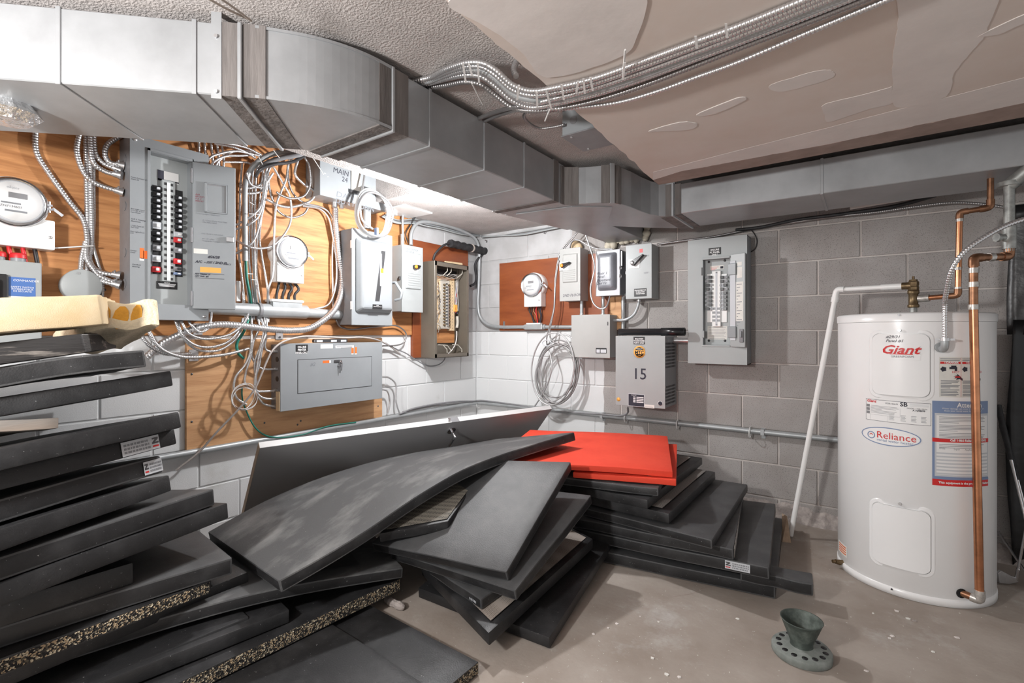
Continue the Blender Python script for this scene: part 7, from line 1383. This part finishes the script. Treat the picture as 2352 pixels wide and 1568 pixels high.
c = B(); q = k2 + UP * .075; c.tube([q, q - RGT * .04], .012, 10); c.tube([q - RGT * .04, q - RGT * .052], .017, 8); obj('drain_cock', c, 'galv_pipe', o4)
c = B(); c.tube([k3 - UP * .005, k3 + UP * .012], .036, 18); obj('flange', c, 'galv_pipe', o4); c = B(); c.tube([k3, k3 + V((.06, -.03, .055)), k3 + V((.2, -.1, .16))], .026, 14); obj('galvanised_length', c, 'galv_pipe', o4)
tf, zf = hit(2208, 1362); w0 = cy(tf, .062, HR - .01); c = B(); c.tube(spline([w0, w0 + (k0 - w0) * .5, k0], .008), .0135, 12); obj('pipe_length', c, 'copper_dull', o4)
elbow(o4, k0, w0, k1, .0172, 'solder', .026)
c = B(); c.tube([cy(tf, .062, HR - .006), cy(tf, .062, HR + .003)], .019, 14); obj('port_hole', c, 'black', o)
# drain valve low at the left
tv, zv = hit(1936, 1290); o5 = thing('drain_valve', cy(tv, zv, HR), 'small brass drain valve low on the left of the water heater', 'valve')
c = B(); c.tube([cy(tv, zv, HR - .003), cy(tv, zv, HR + .03)], .0085, 10); obj('stem', c, 'brass_dull', o5); c = B(); q = cy(tv, zv, HR + .028); c.tube([q - RGT * .004, q + RGT * .020 - UP * .008], .0105, 10); obj('spout', c, 'brass_dull', o5); c = B(); c.tube([q - RGT * .006, q - RGT * .018], .008, 6); obj('handwheel', c, 'brass_dull', o5)
# ------------------------------------------------------------------ floor stand: funnel on a drilled disc
p = Zp(1841, 1502, 0.0); o = thing('drain_funnel', (p.x, p.y, 0), 'green-black metal funnel on a drilled round base on the floor', 'funnel')
obj('base_disc', B().lathe([(.088, 0), (.092, .004), (.092, .022), (.088, .027), (.04, .031), (.030, .036)], (p.x, p.y, 0), 'c', 40), 'patina_light', o)
for k in range(14): t = 2 * math.pi * k / 14; obj('drain_hole', B().lathe([(.0092, 0), (.0092, .002), (0, .002)], (p.x + .070 * math.cos(t), p.y + .070 * math.sin(t), .0274), 'c', 12), 'black', o)
obj('funnel_cup', B().lathe([(.036, .030), (.034, .040), (.040, .058), (.052, .088), (.063, .118), (.0655, .122), (.062, .122), (.058, .112), (.046, .085), (.030, .056), (0, .050)], (p.x, p.y, 0), 'c', 40), 'patina', o)
# ------------------------------------------------------------------ right edge: black plastic sheet and golf clubs
def sheet(name, x0, x1, z0, z1, off, amp, seed, parent, n=40, nz=14):
    F, K = [], []
    for j in range(nz + 1):
        for i in range(n + 1):
            x = x0 + (x1 - x0) * i / n; z = z0 + (z1 - z0) * j / nz; y = -off - amp * (.6 + .4 * math.sin(x * 21 + seed + .5 * math.sin(z * 3)) + .5 * noise.noise(V((x * 5, z * 3, seed))))
            F.append(V((x + .012 * math.sin(z * 5 + seed) * (1 if i == 0 else 0), y, z))); K.append(F[-1] + V((0, .006, 0)))
    W = n + 1; N_ = len(F); b = B(); fs = []
    for j in range(nz):
        for i in range(n): a = j * W + i; fs += [(a, a + 1, a + W + 1, a + W), (N_ + a, N_ + a + W, N_ + a + W + 1, N_ + a + 1)]
    ring = [i for i in range(W)] + [j * W + n for j in range(1, nz + 1)] + [nz * W + i for i in range(n - 1, -1, -1)] + [j * W for j in range(nz - 1, 0, -1)]
    fs += [(ring[k], ring[(k + 1) % len(ring)], N_ + ring[(k + 1) % len(ring)], N_ + ring[k]) for k in range(len(ring))]
    b.add(F + K, fs, True, raw=True); return obj(name, b, 'black_sheet', parent)
o = thing('plastic_sheet', (3.8, -.05, 0), 'black plastic sheeting hung on the block wall at the right edge', 'plastic sheet')
sheet('lower_sheet', 3.345, 4.3, .004, 1.17, .02, .05, 2.0, o); sheet('upper_sheet', 3.352, 4.3, 1.10, 1.72, .012, .022, 5.0, o)
def club(head, topp, hd, label, grip=True):
    h, t = V(head), V(topp); o = thing('golf_club', h, label, 'golf club', 'golf clubs leaning by the water heater'); d = (t - h).normalized(); L = (t - h).length
    c = B(); c.tube([h, h + d * (L * .5), t - d * (.26 if grip else 0)], lambda s: .0045 + .0022 * s, 8); obj('shaft', c, 'chrome', o)
    c = B(); c.tube([h - d * .01, h + d * .055], .0068, 8); obj('hosel', c, 'chrome', o)
    if grip: c = B(); c.tube([t - d * .26, t], lambda s: .010 + .003 * s, 10); obj('grip', c, 'rubber_black', o)
    b = B(); s = V(hd).normalized(); u = (UP - s * UP.dot(s)).normalized(); n = s.cross(u); q = [h - s * .004 - u * .008, h + s * .035 - u * .016, h + s * .078 - u * .012, h + s * .084 + u * .030, h + s * .070 + u * .042, h + s * .022 + u * .016, h + s * .0 + u * .010]
    b.add([p + n * .007 for p in q] + [p - n * .006 for p in q], [tuple(range(7)), tuple(range(7, 14))[::-1]] + [(i, (i + 1) % 7, 7 + (i + 1) % 7, 7 + i) for i in range(7)], raw=True); obj('club_head', b, 'steel', o, .001)
ha = Dp(2334, 1312, 2.16); ha.z = .022
club(ha, ha + (Dp(2362, 1165, 2.10) - Dp(2334, 1312, 2.16)).normalized() * .92, -RGT, 'golf iron with its head on the floor beside the heater')
hb_ = Dp(2372, 1262, 2.12); club(V((hb_.x, hb_.y, max(.03, hb_.z))), Dp(2292, 930, 2.36), RGT + FWD * .3, 'golf club leaning steeply behind the heater right side')
hc = Dp(2385, 1345, 2.05); club(V((hc.x, hc.y, .03)), Dp(2250, 1180, 2.62) + UP * .05, RGT + FWD * .2, 'golf club lying low behind the heater foot', False)
hd_ = Dp(2400, 1300, 2.1); club(V((hd_.x, hd_.y, .05)), Dp(2302, 975, 2.37), RGT, 'second golf club leaning behind the heater right side')
